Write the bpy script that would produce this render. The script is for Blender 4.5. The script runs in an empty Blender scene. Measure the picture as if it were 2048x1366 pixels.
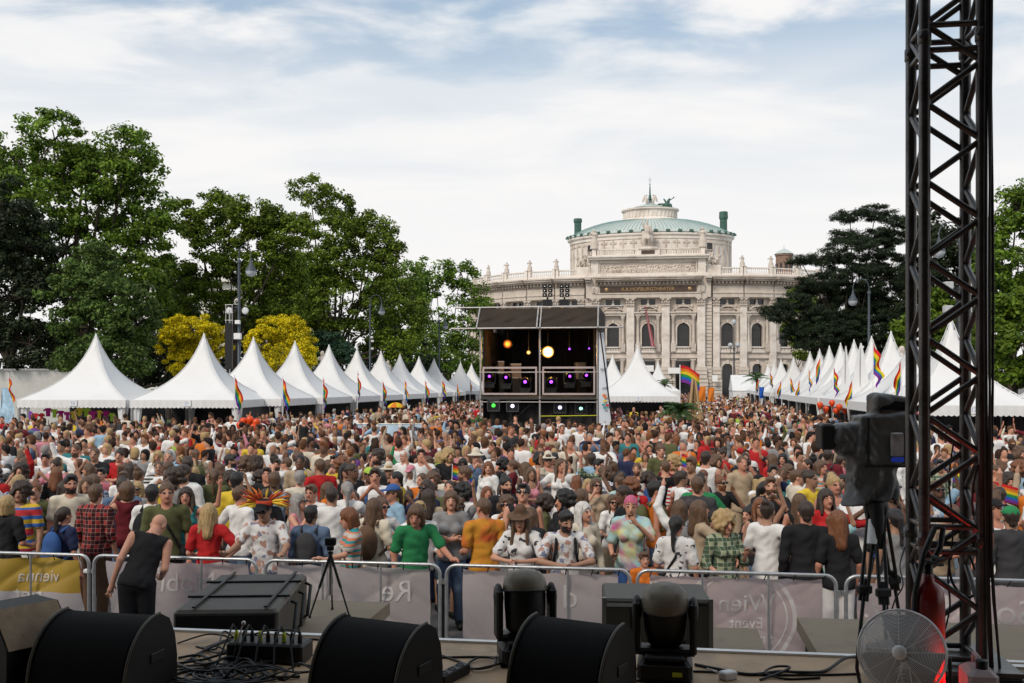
import bpy, math, random
import numpy as np
from mathutils import Vector, Matrix, Euler
R = math.radians
PI = math.pi
random.seed(11)
rng = np.random.default_rng(11)
SC = bpy.context.scene
COL = SC.collection

# ------------------------------------------------------------------ camera, sky, sun, exposure
FPX, CX, HY, CAMZ = 1991.0, 1024.0, 768.0, 3.1
cam = bpy.data.objects.new('camera', bpy.data.cameras.new('camera'))
COL.objects.link(cam)
cam.data.sensor_width = 36.0
cam.data.lens = 36.0 * FPX / 2048.0
cam.data.shift_y = (HY - 683.0) / 2048.0
cam.data.clip_start = 0.1
cam.data.clip_end = 3000
cam.location = (0, 0, CAMZ)
cam.rotation_euler = (R(90), 0, 0)
SC.camera = cam

SUN_EL, SUN_AZ = 42.0, 215.0          # azimuth clockwise from +Y: behind the camera, to its left
world = bpy.data.worlds.new('World')
SC.world = world
world.use_nodes = True
nt = world.node_tree
nt.nodes.clear()
def wn(t, **kw):
    n = nt.nodes.new(t)
    for k, v in kw.items():
        setattr(n, k, v)
    return n
w_out = wn('ShaderNodeOutputWorld')
w_bg = wn('ShaderNodeBackground')
w_bg.inputs['Strength'].default_value = 0.1
sky = wn('ShaderNodeTexSky', sky_type='NISHITA', sun_disc=False)
sky.sun_elevation = R(SUN_EL)
sky.sun_rotation = R(SUN_AZ)
tc = wn('ShaderNodeTexCoord')
sep = wn('ShaderNodeSeparateXYZ')
nt.links.new(tc.outputs['Generated'], sep.inputs[0])
def wmath(op, a, b=None, clamp=False):
    n = wn('ShaderNodeMath', operation=op, use_clamp=clamp)
    for i, v in enumerate((a, b)):
        if v is None: continue
        if hasattr(v, 'is_linked'): nt.links.new(v, n.inputs[i])
        else: n.inputs[i].default_value = v
    return n.outputs[0]
zc = wmath('MAXIMUM', sep.outputs['Z'], 0.0)
zd = wmath('ADD', zc, 0.16)
u = wmath('DIVIDE', sep.outputs['X'], zd)
v = wmath('DIVIDE', sep.outputs['Y'], zd)
comb = wn('ShaderNodeCombineXYZ')
nt.links.new(u, comb.inputs[0]); nt.links.new(v, comb.inputs[1])
def wnoise(sx, sy, scale, detail, dist, seed):
    m = wn('ShaderNodeMapping')
    m.inputs['Scale'].default_value = (sx, sy, 1)
    m.inputs['Location'].default_value = (seed, seed * 0.7, 0)
    nt.links.new(comb.outputs[0], m.inputs['Vector'])
    n = wn('ShaderNodeTexNoise')
    n.inputs['Scale'].default_value = scale
    n.inputs['Detail'].default_value = detail
    n.inputs['Roughness'].default_value = 0.52
    n.inputs['Distortion'].default_value = dist
    nt.links.new(m.outputs[0], n.inputs['Vector'])
    return n.outputs['Fac']
def wramp(fac, lo, hi):
    n = wn('ShaderNodeMapRange', interpolation_type='SMOOTHSTEP')
    nt.links.new(fac, n.inputs['Value'])
    n.inputs['From Min'].default_value = lo
    n.inputs['From Max'].default_value = hi
    return n.outputs['Result']
n1 = wnoise(0.9, 1.3, 2.9, 7.0, 0.4, 12.4)
n2 = wnoise(0.5, 1.0, 2.6, 7.0, 0.5, 8.2)
gap = wmath('MULTIPLY', wramp(n1, 0.40, 0.60), wramp(zc, 0.235, 0.35))      # bluish gaps, none near the horizon
grey = wmath('MULTIPLY', wramp(n2, 0.36, 0.62), wramp(zc, 0.10, 0.34))
def wmix(fac, a, b):
    n = wn('ShaderNodeMix', data_type='RGBA')
    if hasattr(fac, 'is_linked'): nt.links.new(fac, n.inputs[0])
    else: n.inputs[0].default_value = fac
    for i, c in ((6, a), (7, b)):
        if hasattr(c, 'is_linked'): nt.links.new(c, n.inputs[i])
        else: n.inputs[i].default_value = (*c, 1)
    return n.outputs[2]
cl = wmix(grey, (7.25, 7.15, 7.1), (5.5, 5.95, 6.4))
bl = wmix(0.5, sky.outputs['Color'], (2.9, 4.3, 5.5))
wc = wmix(wmath('MULTIPLY', gap, 0.8), cl, bl)
nt.links.new(wc, w_bg.inputs['Color'])
nt.links.new(w_bg.outputs[0], w_out.inputs[0])

sun_d = bpy.data.lights.new('sun', 'SUN')
sun_d.energy = 1.7
sun_d.angle = R(14)
sun_d.color = (1.0, 0.90, 0.77)
sun = bpy.data.objects.new('sun', sun_d)
COL.objects.link(sun)
sd = Vector((math.sin(R(SUN_AZ)) * math.cos(R(SUN_EL)), math.cos(R(SUN_AZ)) * math.cos(R(SUN_EL)), math.sin(R(SUN_EL))))
sun.rotation_euler = (-sd).to_track_quat('-Z', 'Y').to_euler()
sun.location = sd * 60
SC.view_settings.view_transform = 'Standard'
SC.view_settings.look = 'None'
SC.view_settings.exposure = 0.4
SC.view_settings.gamma = 1.0
SC.view_settings.use_curve_mapping = False
SC.cycles.max_bounces = 6
SC.cycles.diffuse_bounces = 3
SC.cycles.use_denoising = True
SC.cycles.sample_clamp_indirect = 6

# ------------------------------------------------------------------ helpers
def P(px, py, d):
    return Vector(((px - CX) * d / FPX, d, CAMZ - (py - HY) * d / FPX))
TH = R(8.5)                                  # the plaza's axis, from stage to theatre, runs a little to the right
AX = Vector((math.sin(TH), math.cos(TH), 0))
BX = Vector((math.cos(TH), -math.sin(TH), 0))
def on_v(px, vv):
    k = (px - CX) / FPX
    y = vv / (k * math.sin(TH) + math.cos(TH))
    return Vector((k * y, y, 0))

class MB:
    def __init__(s):
        s.v, s.f, s.m, s.sm = [], [], [], []
    def add(s, verts, faces, mi=0, smooth=False):
        o = len(s.v)
        s.v.extend([tuple(p) for p in verts])
        for f in faces:
            s.f.append([i + o for i in f]); s.m.append(mi); s.sm.append(smooth)
        return s
    def box(s, c, size, rz=0.0, mi=0, M=None, taper=1.0, bev=0.0):
        x, y, z = size[0] / 2, size[1] / 2, size[2] / 2
        if M is None: M = Matrix.Rotation(rz, 3, 'Z') if rz else None
        c = Vector(c)
        if bev > 0:
            pr = []
            for zz, k in ((-z, 1), (-z + bev, 0), (z - bev, 0), (z, 1)):
                b = bev * k
                X, Y = x - b, y - b
                q = bev * 0.7
                pr.append([(-X + q, -Y, zz), (X - q, -Y, zz), (X, -Y + q, zz), (X, Y - q, zz), (X - q, Y, zz), (-X + q, Y, zz), (-X, Y - q, zz), (-X, -Y + q, zz)])
            vs = [Vector(p) for r in pr for p in r]
            fs = [list(range(7, -1, -1)), list(range(24, 32))]
            for k in range(3):
                for i in range(8):
                    j = (i + 1) % 8
                    fs.append([k * 8 + i, k * 8 + j, k * 8 + 8 + j, k * 8 + 8 + i])
        else:
            t = taper
            vs = [Vector(p) for p in ((-x, -y, -z), (x, -y, -z), (x, y, -z), (-x, y, -z), (-x * t, -y * t, z), (x * t, -y * t, z), (x * t, y * t, z), (-x * t, y * t, z))]
            fs = [(0, 3, 2, 1), (4, 5, 6, 7), (0, 1, 5, 4), (1, 2, 6, 5), (2, 3, 7, 6), (3, 0, 4, 7)]
        s.add([(M @ p if M else p) + c for p in vs], fs, mi)
        return s
    def tube(s, pts, r, n=8, mi=0, cap=True, closed=False):
        pts = [Vector(p) for p in pts]
        rs = r if hasattr(r, '__len__') else [r] * len(pts)
        up = Vector((0.13, 0.31, 0.94))
        rings, N = [], len(pts)
        prev = None
        for i, p in enumerate(pts):
            a = pts[(i - 1) % N] if (i > 0 or closed) else p
            b = pts[(i + 1) % N] if (i < N - 1 or closed) else p
            t = (b - a)
            t = t.normalized() if t.length > 1e-9 else Vector((0, 0, 1))
            if prev is None:
                x = t.cross(up)
                if x.length < 0.05: x = t.cross(Vector((1, 0, 0)))
            else:
                x = prev - t * prev.dot(t)
                if x.length < 1e-6: x = t.cross(up)
            x.normalize(); prev = x
            y = t.cross(x)
            rings.append([p + (x * math.cos(2 * PI * k / n) + y * math.sin(2 * PI * k / n)) * rs[i] for k in range(n)])
        vs = [q for rg in rings for q in rg]
        fs = []
        for i in range(N if closed else N - 1):
            i2 = (i + 1) % N
            for k in range(n):
                k2 = (k + 1) % n
                fs.append([i * n + k, i * n + k2, i2 * n + k2, i2 * n + k])
        s.add(vs, fs, mi, True)
        if cap and not closed:
            s.add(rings[0], [list(range(n - 1, -1, -1))], mi); s.add(rings[-1], [list(range(n))], mi)
        return s
    def lathe(s, prof, c=(0, 0, 0), n=16, mi=0, smooth=True, M=None, arc=None):
        c = Vector(c)
        a0, a1 = arc or (0, 2 * PI)
        full = arc is None
        k = n if full else n + 1
        vs = []
        for r_, z in prof:
            for i in range(k):
                a = a0 + (a1 - a0) * i / n
                p = Vector((r_ * math.cos(a), r_ * math.sin(a), z))
                vs.append((M @ p if M else p) + c)
        fs = []
        for j in range(len(prof) - 1):
            for i in range(n):
                i2 = (i + 1) % k
                fs.append([j * k + i, j * k + i2, j * k + k + i2, j * k + k + i])
        s.add(vs, fs, mi, smooth)
        return s
    def ball(s, c, r, n=12, mi=0, M=None):
        rr = r if hasattr(r, '__len__') else (r, r, r)
        m = max(4, n // 2)
        vs, fs = [], []
        for j in range(m + 1):
            t = PI * j / m
            for i in range(n):
                a = 2 * PI * i / n
                p = Vector((rr[0] * math.sin(t) * math.cos(a), rr[1] * math.sin(t) * math.sin(a), rr[2] * math.cos(t)))
                vs.append((M @ p if M else p) + Vector(c))
        for j in range(m):
            for i in range(n):
                i2 = (i + 1) % n
                fs.append([j * n + i, (j + 1) * n + i, (j + 1) * n + i2, j * n + i2])
        s.add(vs, fs, mi, True)
        return s
    def prism(s, poly, axis, a, b, mi=0, M=None, c=(0, 0, 0)):
        """poly: 2-D outline, pushed along axis ('x': poly is (y,z); 'y': (x,z); 'z': (x,y)) from a to b"""
        def mk(p, t):
            q = Vector((t, p[0], p[1])) if axis == 'x' else Vector((p[0], t, p[1])) if axis == 'y' else Vector((p[0], p[1], t))
            return (M @ q if M else q) + Vector(c)
        n = len(poly)
        vs = [mk(p, a) for p in poly] + [mk(p, b) for p in poly]
        fs = [list(range(n))[::-1], list(range(n, 2 * n))]
        for i in range(n):
            j = (i + 1) % n
            fs.append([i, j, n + j, n + i])
        s.add(vs, fs, mi)
        return s
    def grid(s, fn, nu, nv, mi=0, smooth=True, mfn=None):
        o = len(s.v)
        for j in range(nv + 1):
            for i in range(nu + 1):
                s.v.append(tuple(fn(i / nu, j / nv)))
        for j in range(nv):
            for i in range(nu):
                a = o + j * (nu + 1) + i
                s.f.append([a, a + 1, a + nu + 2, a + nu + 1])
                s.m.append(mfn(i, j) if mfn else mi); s.sm.append(smooth)
        return s
    def mesh(s, name, mats):
        me = bpy.data.meshes.new(name)
        me.from_pydata(s.v, [], s.f)
        for m in (mats if isinstance(mats, (list, tuple)) else [mats]):
            me.materials.append(m)
        me.polygons.foreach_set('material_index', s.m)
        me.polygons.foreach_set('use_smooth', s.sm)
        me.update()
        return me
    def build(s, name, mats, parent=None, loc=None, rz=None):
        o = bpy.data.objects.new(name, s.mesh(name, mats))
        COL.objects.link(o)
        if parent: o.parent = parent
        if loc is not None: o.location = loc
        if rz is not None: o.rotation_euler = (0, 0, rz)
        return o

def fast_mesh(name, V, F, mats, mi=None, smooth=True, colors=None):
    """numpy verts (n,3) and quads (m,4) to a mesh"""
    me = bpy.data.meshes.new(name)
    V = np.asarray(V, dtype=np.float32); F = np.asarray(F, dtype=np.int32)
    k = F.shape[1]
    me.vertices.add(len(V)); me.vertices.foreach_set('co', V.ravel())
    me.loops.add(F.size); me.loops.foreach_set('vertex_index', F.ravel())
    me.polygons.add(len(F))
    me.polygons.foreach_set('loop_start', np.arange(0, F.size, k, dtype=np.int32))
    for m in (mats if isinstance(mats, (list, tuple)) else [mats]):
        me.materials.append(m)
    if mi is not None: me.polygons.foreach_set('material_index', np.asarray(mi, dtype=np.int32))
    me.polygons.foreach_set('use_smooth', np.full(len(F), smooth, dtype=bool))
    if colors is not None:
        at = me.attributes.new('tint', 'FLOAT_COLOR', 'POINT')
        c4 = np.ones((len(V), 4), dtype=np.float32); c4[:, :3] = colors
        at.data.foreach_set('color', c4.ravel())
    me.update(calc_edges=True)
    return me
def link(name, me, parent=None):
    o = bpy.data.objects.new(name, me)
    COL.objects.link(o)
    if parent: o.parent = parent
    return o
def tag(o, label, cat, group=None):
    o['label'] = label; o['category'] = cat
    if group: o['group'] = group
    return o
def thing(name, label, cat, loc=(0, 0, 0), rz=0.0, group=None, sc=1.0):
    o = bpy.data.objects.new(name, None)
    COL.objects.link(o)
    o.empty_display_size = 0.2
    o.location = loc; o.rotation_euler = (0, 0, rz); o.scale = (sc, sc, sc)
    return tag(o, label, cat, group)
def struct(o):
    o['kind'] = 'structure'; return o
def stuff(o):
    o['kind'] = 'stuff'; return o
def dup(root, loc, rz, label, sc=None):
    r = root.copy(); COL.objects.link(r)
    r.location = loc; r.rotation_euler = (0, 0, rz); r['label'] = label
    if sc: r.scale = (sc, sc, sc)
    for ch in list(root.children):
        c = ch.copy(); COL.objects.link(c); c.parent = r
        for g in list(ch.children):
            d = g.copy(); COL.objects.link(d); d.parent = c
    return r
def part(parent, name, me, loc=(0, 0, 0), rot=(0, 0, 0), sc=None):
    o = link(name, me, parent)
    o.location = loc; o.rotation_euler = rot
    if sc: o.scale = sc
    return o
def text_mesh(body, size, name, m, extrude=0.004, mirror=False, font_shear=0.0):
    cu = bpy.data.curves.new(name, 'FONT')
    cu.body = body; cu.size = size; cu.extrude = extrude; cu.align_x = 'CENTER'; cu.align_y = 'CENTER'; cu.shear = font_shear
    cu.resolution_u = 3
    o = bpy.data.objects.new('tmp_text', cu); COL.objects.link(o)
    dg = bpy.context.evaluated_depsgraph_get()
    me = bpy.data.meshes.new_from_object(o.evaluated_get(dg))
    bpy.data.objects.remove(o); bpy.data.curves.remove(cu)
    if mirror:
        for q in me.vertices: q.co.x = -q.co.x
        me.flip_normals()
    me.materials.clear(); me.materials.append(m)
    me.name = name
    return me

# ------------------------------------------------------------------ materials
MATS = {}
def mat(name, col, rough=0.7, metal=0.0, var=0.12, scale=6.0, bump=0.0, bscale=40.0, spec=0.4, trans=0.0, emit=None, estr=0.0, coords='Object', dirt=None, dscale=1.3, stretch=None):
    if name in MATS: return MATS[name]
    m = bpy.data.materials.new(name)
    m.use_nodes = True
    t = m.node_tree
    b = t.nodes['Principled BSDF']
    b.inputs['Roughness'].default_value = rough
    b.inputs['Metallic'].default_value = metal
    b.inputs['Specular IOR Level'].default_value = spec
    c = t.nodes.new('ShaderNodeTexCoord')
    src = c.outputs[coords]
    if stretch:
        mp = t.nodes.new('ShaderNodeMapping'); mp.inputs['Scale'].default_value = stretch
        t.links.new(src, mp.inputs['Vector']); src = mp.outputs[0]
    n = t.nodes.new('ShaderNodeTexNoise')
    n.inputs['Scale'].default_value = scale
    n.inputs['Detail'].default_value = 5
    t.links.new(src, n.inputs['Vector'])
    mr = t.nodes.new('ShaderNodeMapRange')
    t.links.new(n.outputs['Fac'], mr.inputs['Value'])
    mr.inputs['From Min'].default_value = 0.3; mr.inputs['From Max'].default_value = 0.7
    mr.inputs['To Min'].default_value = 1 - var; mr.inputs['To Max'].default_value = 1 + var
    mx = t.nodes.new('ShaderNodeVectorMath'); mx.operation = 'SCALE'
    mx.inputs[0].default_value = col
    t.links.new(mr.outputs['Result'], mx.inputs['Scale'])
    outc = mx.outputs['Vector']
    if dirt:
        n3 = t.nodes.new('ShaderNodeTexNoise'); n3.inputs['Scale'].default_value = dscale; n3.inputs['Detail'].default_value = 8
        n3.inputs['Roughness'].default_value = 0.62
        t.links.new(src, n3.inputs['Vector'])
        r3 = t.nodes.new('ShaderNodeMapRange'); r3.interpolation_type = 'SMOOTHSTEP'
        t.links.new(n3.outputs['Fac'], r3.inputs['Value'])
        r3.inputs['From Min'].default_value = 0.48; r3.inputs['From Max'].default_value = 0.72
        r3.inputs['To Max'].default_value = 0.75
        mm = t.nodes.new('ShaderNodeMix'); mm.data_type = 'RGBA'
        t.links.new(r3.outputs['Result'], mm.inputs[0]); t.links.new(outc, mm.inputs[6]); mm.inputs[7].default_value = (*dirt, 1)
        outc = mm.outputs[2]
    t.links.new(outc, b.inputs['Base Color'])
    if bump:
        n2 = t.nodes.new('ShaderNodeTexNoise'); n2.inputs['Scale'].default_value = bscale; n2.inputs['Detail'].default_value = 4
        t.links.new(src, n2.inputs['Vector'])
        bp = t.nodes.new('ShaderNodeBump'); bp.inputs['Strength'].default_value = bump; bp.inputs['Distance'].default_value = 0.02
        t.links.new(n2.outputs['Fac'], bp.inputs['Height']); t.links.new(bp.outputs['Normal'], b.inputs['Normal'])
    if trans:
        tr = t.nodes.new('ShaderNodeBsdfTranslucent'); t.links.new(outc, tr.inputs['Color'])
        ms = t.nodes.new('ShaderNodeMixShader'); ms.inputs[0].default_value = trans
        o = t.nodes['Material Output']
        t.links.new(b.outputs[0], ms.inputs[1]); t.links.new(tr.outputs[0], ms.inputs[2]); t.links.new(ms.outputs[0], o.inputs['Surface'])
    if emit:
        b.inputs['Emission Color'].default_value = (*emit, 1); b.inputs['Emission Strength'].default_value = estr
    MATS[name] = m
    return m
def leaf_mat(name, dark, light, trans=0.3):
    m = bpy.data.materials.new(name); m.use_nodes = True
    t = m.node_tree; b = t.nodes['Principled BSDF']
    g = t.nodes.new('ShaderNodeNewGeometry')
    r = t.nodes.new('ShaderNodeValToRGB')
    e = r.color_ramp.elements
    e[0].color = (*dark, 1); e[1].color = (*light, 1); e[1].position = 0.9
    t.links.new(g.outputs['Random Per Island'], r.inputs['Fac'])
    c = t.nodes.new('ShaderNodeTexCoord'); n = t.nodes.new('ShaderNodeTexNoise'); n.inputs['Scale'].default_value = 0.5
    t.links.new(c.outputs['Object'], n.inputs['Vector'])
    mr = t.nodes.new('ShaderNodeMapRange'); t.links.new(n.outputs['Fac'], mr.inputs['Value'])
    mr.inputs['From Min'].default_value = 0.35; mr.inputs['From Max'].default_value = 0.65; mr.inputs['To Min'].default_value = 0.72; mr.inputs['To Max'].default_value = 1.3
    vm = t.nodes.new('ShaderNodeVectorMath'); vm.operation = 'SCALE'
    t.links.new(r.outputs['Color'], vm.inputs[0]); t.links.new(mr.outputs['Result'], vm.inputs['Scale'])
    t.links.new(vm.outputs['Vector'], b.inputs['Base Color'])
    b.inputs['Roughness'].default_value = 0.6; b.inputs['Specular IOR Level'].default_value = 0.25
    tr = t.nodes.new('ShaderNodeBsdfTranslucent'); t.links.new(vm.outputs['Vector'], tr.inputs['Color'])
    ms = t.nodes.new('ShaderNodeMixShader'); ms.inputs[0].default_value = trans
    t.links.new(b.outputs[0], ms.inputs[1]); t.links.new(tr.outputs[0], ms.inputs[2]); t.links.new(ms.outputs[0], t.nodes['Material Output'].inputs['Surface'])
    return m
def tint_mat(name, rough=0.8):
    m = bpy.data.materials.new(name); m.use_nodes = True
    t = m.node_tree; b = t.nodes['Principled BSDF']
    a = t.nodes.new('ShaderNodeAttribute'); a.attribute_name = 'tint'
    t.links.new(a.outputs['Color'], b.inputs['Base Color']); b.inputs['Roughness'].default_value = rough
    b.inputs['Specular IOR Level'].default_value = 0.25
    return m

STONE = mat('limestone', (0.585, 0.515, 0.45), 0.85, var=0.10, scale=0.6, bump=0.25, bscale=3.0, dirt=(0.30, 0.235, 0.19), dscale=0.22)
STONE_L = mat('limestone_pale', (0.74, 0.68, 0.62), 0.85, var=0.08, scale=0.8, bump=0.2, bscale=3.0, dirt=(0.42, 0.34, 0.28), dscale=0.25)
STONE_D = mat('limestone_dark', (0.34, 0.27, 0.22), 0.9, var=0.2, scale=1.2, bump=0.3, bscale=4.0)  # darker tone, used for the band behind the dentils
COPPER = mat('copper_green', (0.47, 0.525, 0.505), 0.6, var=0.10, scale=0.4, dirt=(0.38, 0.44, 0.42), dscale=0.3)
COPPER_D = mat('copper_dark', (0.045, 0.11, 0.085), 0.6, var=0.3, scale=1.5)
GLASS_D = mat('window_glass', (0.014, 0.014, 0.016), 0.08, var=0.4, scale=0.6, spec=0.6)
BROWN = mat('brown_marble', (0.07, 0.042, 0.03), 0.5, var=0.2, scale=1.0)
GOLD = mat('gilt_letters', (0.42, 0.27, 0.12), 0.45, metal=0.4)
BRICK = mat('brick_red', (0.27, 0.12, 0.08), 0.9, var=0.25, scale=2.0)
TENT = mat('tent_canvas', (0.80, 0.80, 0.80), 0.55, var=0.03, scale=0.7, bump=0.06, bscale=1.2, trans=0.12, dirt=(0.72, 0.72, 0.71), dscale=0.5)
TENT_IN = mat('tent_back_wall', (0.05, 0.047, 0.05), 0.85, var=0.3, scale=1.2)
ALU = mat('aluminium', (0.50, 0.49, 0.48), 0.33, metal=0.85, var=0.1, scale=9)
GALV = mat('galvanised_steel', (0.46, 0.47, 0.48), 0.38, metal=0.7, var=0.14, scale=14, bump=0.06, bscale=60)
BLACKM = mat('black_metal', (0.010, 0.010, 0.010), 0.45, var=0.2, scale=12)
BLACKP = mat('black_plastic', (0.008, 0.008, 0.008), 0.5, var=0.2, scale=10, bump=0.08, bscale=120)
TRUSS = mat('truss_tube', (0.105, 0.10, 0.098), 0.34, metal=0.7, var=0.3, scale=8, bump=0.08, bscale=50, dirt=(0.035, 0.032, 0.03), dscale=6)
LAMPGREY = mat('lamp_post_paint', (0.05, 0.065, 0.08), 0.5, var=0.12)
BARK = mat('bark', (0.055, 0.042, 0.032), 0.95, var=0.35, scale=3.0, bump=0.6, bscale=9)
WHITE = mat('white_paint', (0.78, 0.78, 0.77), 0.5, var=0.04)
RAIN = [mat('flag_' + n, c, 0.75, var=0.08, trans=0.25) for n, c in (('red', (0.65, 0.02, 0.02)), ('orange', (0.8, 0.22, 0.02)), ('yellow', (0.82, 0.6, 0.02)), ('green', (0.02, 0.3, 0.07)), ('blue', (0.02, 0.12, 0.55)), ('violet', (0.22, 0.03, 0.3)))]
# ------------------------------------------------------------------ people: one smooth surface grown from limbs, sampled on a grid
class Field:
    def __init__(s, lo, hi, h):
        s.h = h; s.lo = np.array(lo, float)
        n = np.ceil((np.array(hi) - s.lo) / h).astype(int) + 1
        s.ax = [s.lo[i] + h * np.arange(n[i]) for i in range(3)]
        s.D = np.full(n, 1.0)
    def _blk(s, lo, hi):
        sl = []
        for i in range(3):
            a = max(0, int((lo[i] - s.lo[i]) / s.h)); b = min(len(s.ax[i]), int((hi[i] - s.lo[i]) / s.h) + 2)
            if b <= a: return None, None
            sl.append(slice(a, b))
        g = np.meshgrid(*[s.ax[i][sl[i]] for i in range(3)], indexing='ij')
        return tuple(sl), g
    def _put(s, sl, d, k, sub):
        a = s.D[sl]
        if sub:
            s.D[sl] = np.maximum(a, -d)
        elif k <= 0:
            s.D[sl] = np.minimum(a, d)
        else:
            h = np.clip(0.5 + 0.5 * (a - d) / k, 0, 1)
            s.D[sl] = a * (1 - h) + d * h - k * h * (1 - h)
    def cone(s, a, b, ra, rb, k=0.03, sub=False, sq=None):
        a = np.array(a, float); b = np.array(b, float)
        m = max(ra, rb) + k + 2 * s.h
        sl, g = s._blk(np.minimum(a, b) - m, np.maximum(a, b) + m)
        if sl is None: return
        ba = b - a; L = max(ba @ ba, 1e-9)
        p = [g[i] - a[i] for i in range(3)]
        t = np.clip((p[0] * ba[0] + p[1] * ba[1] + p[2] * ba[2]) / L, 0, 1)
        d = np.sqrt(sum((p[i] - ba[i] * t) ** 2 for i in range(3))) - (ra + (rb - ra) * t)
        s._put(sl, d, k, sub)
    def ell(s, c, r, M=None, k=0.03, sub=False):
        c = np.array(c, float); r = np.array(r, float)
        m = r.max() + k + 2 * s.h
        sl, g = s._blk(c - m, c + m)
        if sl is None: return
        p = [g[i] - c[i] for i in range(3)]
        if M is not None:
            p = [M[0][i] * p[0] + M[1][i] * p[1] + M[2][i] * p[2] for i in range(3)]
        k0 = np.sqrt(sum((p[i] / r[i]) ** 2 for i in range(3)))
        k1 = np.sqrt(sum((p[i] / r[i] ** 2) ** 2 for i in range(3))) + 1e-9
        s._put(sl, k0 * (k0 - 1) / k1, k, sub)
    def rbox(s, c, hs, r, k=0.02, rx=0.0):
        g = np.meshgrid(*s.ax, indexing='ij')
        p = [g[i] - c[i] for i in range(3)]
        if rx: p = [p[0] * math.cos(rx) + p[2] * math.sin(rx), p[1], p[2] * math.cos(rx) - p[0] * math.sin(rx)]
        q = [np.abs(p[i]) - (hs[i] - r) for i in range(3)]
        d = np.sqrt(sum(np.maximum(v, 0) ** 2 for v in q)) + np.minimum(np.maximum(q[0], np.maximum(q[1], q[2])), 0) - r
        s._put((slice(None),) * 3, d, k, False)
    def clip(s, axis, val, keep_above):
        sh = [1, 1, 1]; sh[axis] = -1
        q = s.ax[axis].reshape(sh)
        s.D = np.maximum(s.D, (val - q) if keep_above else (q - val))
    def mesh(s):
        D = s.D; n = D.shape
        S = D < 0
        c = np.zeros(tuple(k - 1 for k in n), dtype=np.int8)
        for dx in (0, 1):
            for dy in (0, 1):
                for dz in (0, 1):
                    c += S[dx:n[0] - 1 + dx, dy:n[1] - 1 + dy, dz:n[2] - 1 + dz]
        act = (c > 0) & (c < 8)
        ids = np.full(act.shape, -1, dtype=np.int64)
        I, J, K = np.nonzero(act)
        ids[I, J, K] = np.arange(len(I))
        acc = np.zeros((len(I), 3)); cnt = np.zeros(len(I))
        cs = [(a, b, d) for a in (0, 1) for b in (0, 1) for d in (0, 1)]
        for p in cs:
            for ax in range(3):
                if p[ax]: continue
                q = list(p); q[ax] = 1
                v0 = D[I + p[0], J + p[1], K + p[2]]; v1 = D[I + q[0], J + q[1], K + q[2]]
                m = (v0 < 0) != (v1 < 0)
                t = np.where(m, v0 / np.where(m, v0 - v1, 1), 0)
                for i in range(3):
                    acc[:, i] += np.where(m, p[i] + (t if i == ax else 0), 0)
                cnt += m
        V = np.stack([I, J, K], 1) + acc / cnt[:, None]
        V = V * s.h + s.lo
        F = []
        for ax in range(3):
            o1, o2 = [(1, 2), (2, 0), (0, 1)][ax]
            sl0 = [slice(None)] * 3; sl1 = [slice(None)] * 3
            sl0[ax] = slice(0, n[ax] - 1); sl1[ax] = slice(1, n[ax])
            A, B = S[tuple(sl0)], S[tuple(sl1)]
            X = np.array(np.nonzero(A != B))
            flip = A[tuple(X)]
            ok = (X[o1] > 0) & (X[o2] > 0) & (X[o1] < n[o1] - 1) & (X[o2] < n[o2] - 1)
            X = X[:, ok]; flip = flip[ok]
            def at(d1, d2):
                Y = X.copy(); Y[o1] -= d1; Y[o2] -= d2
                return ids[Y[0], Y[1], Y[2]]
            q = np.stack([at(1, 1), at(0, 1), at(0, 0), at(1, 0)], 1)
            q = np.where(flip[:, None], q, q[:, ::-1])
            F.append(q)
        F = np.concatenate(F) if F else np.zeros((0, 4), int)
        return V, F

def rotx(a): return np.array([[1, 0, 0], [0, math.cos(a), -math.sin(a)], [0, math.sin(a), math.cos(a)]])
def roty(a): return np.array([[math.cos(a), 0, math.sin(a)], [0, 1, 0], [-math.sin(a), 0, math.cos(a)]])
def rotz(a): return np.array([[math.cos(a), -math.sin(a), 0], [math.sin(a), math.cos(a), 0], [0, 0, 1]])

# arm poses in the upper body's own frame: (elbow, wrist, fist) for x > 0; facing -Y
ARM = {
    'down': ((0.235, 0.035, 1.13), (0.25, -0.05, 0.89), (0.25, -0.075, 0.81)),
    'bent': ((0.24, 0.03, 1.13), (0.21, -0.20, 1.06), (0.19, -0.27, 1.07)),
    'cross': ((0.235, -0.06, 1.13), (0.02, -0.19, 1.15), (-0.07, -0.185, 1.165)),
    'phone': ((0.23, -0.07, 1.14), (0.10, -0.30, 1.25), (0.085, -0.345, 1.32)),
    'hip': ((0.37, 0.07, 1.19), (0.19, -0.03, 1.02), (0.15, -0.07, 0.98)),
    'clap': ((0.25, -0.22, 1.26), (0.08, -0.36, 1.44), (0.03, -0.38, 1.51)),
    'up': ((0.29, -0.06, 1.62), (0.23, -0.10, 1.87), (0.22, -0.12, 1.95)),
    'drink': ((0.27, -0.20, 1.26), (0.09, -0.22, 1.48), (0.05, -0.215, 1.555)),
    'rail': ((0.30, -0.13, 1.17), (0.34, -0.37, 1.10), (0.35, -0.44, 1.11)),
    'fold': ((0.30, -0.17, 1.13), (0.09, -0.36, 1.08), (0.03, -0.40, 1.085)),
    'wave': ((0.42, -0.04, 1.50), (0.46, -0.10, 1.75), (0.47, -0.12, 1.83)),
    'side': ((0.42, 0.0, 1.30), (0.66, -0.06, 1.33), (0.74, -0.07, 1.34)),
}
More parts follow.
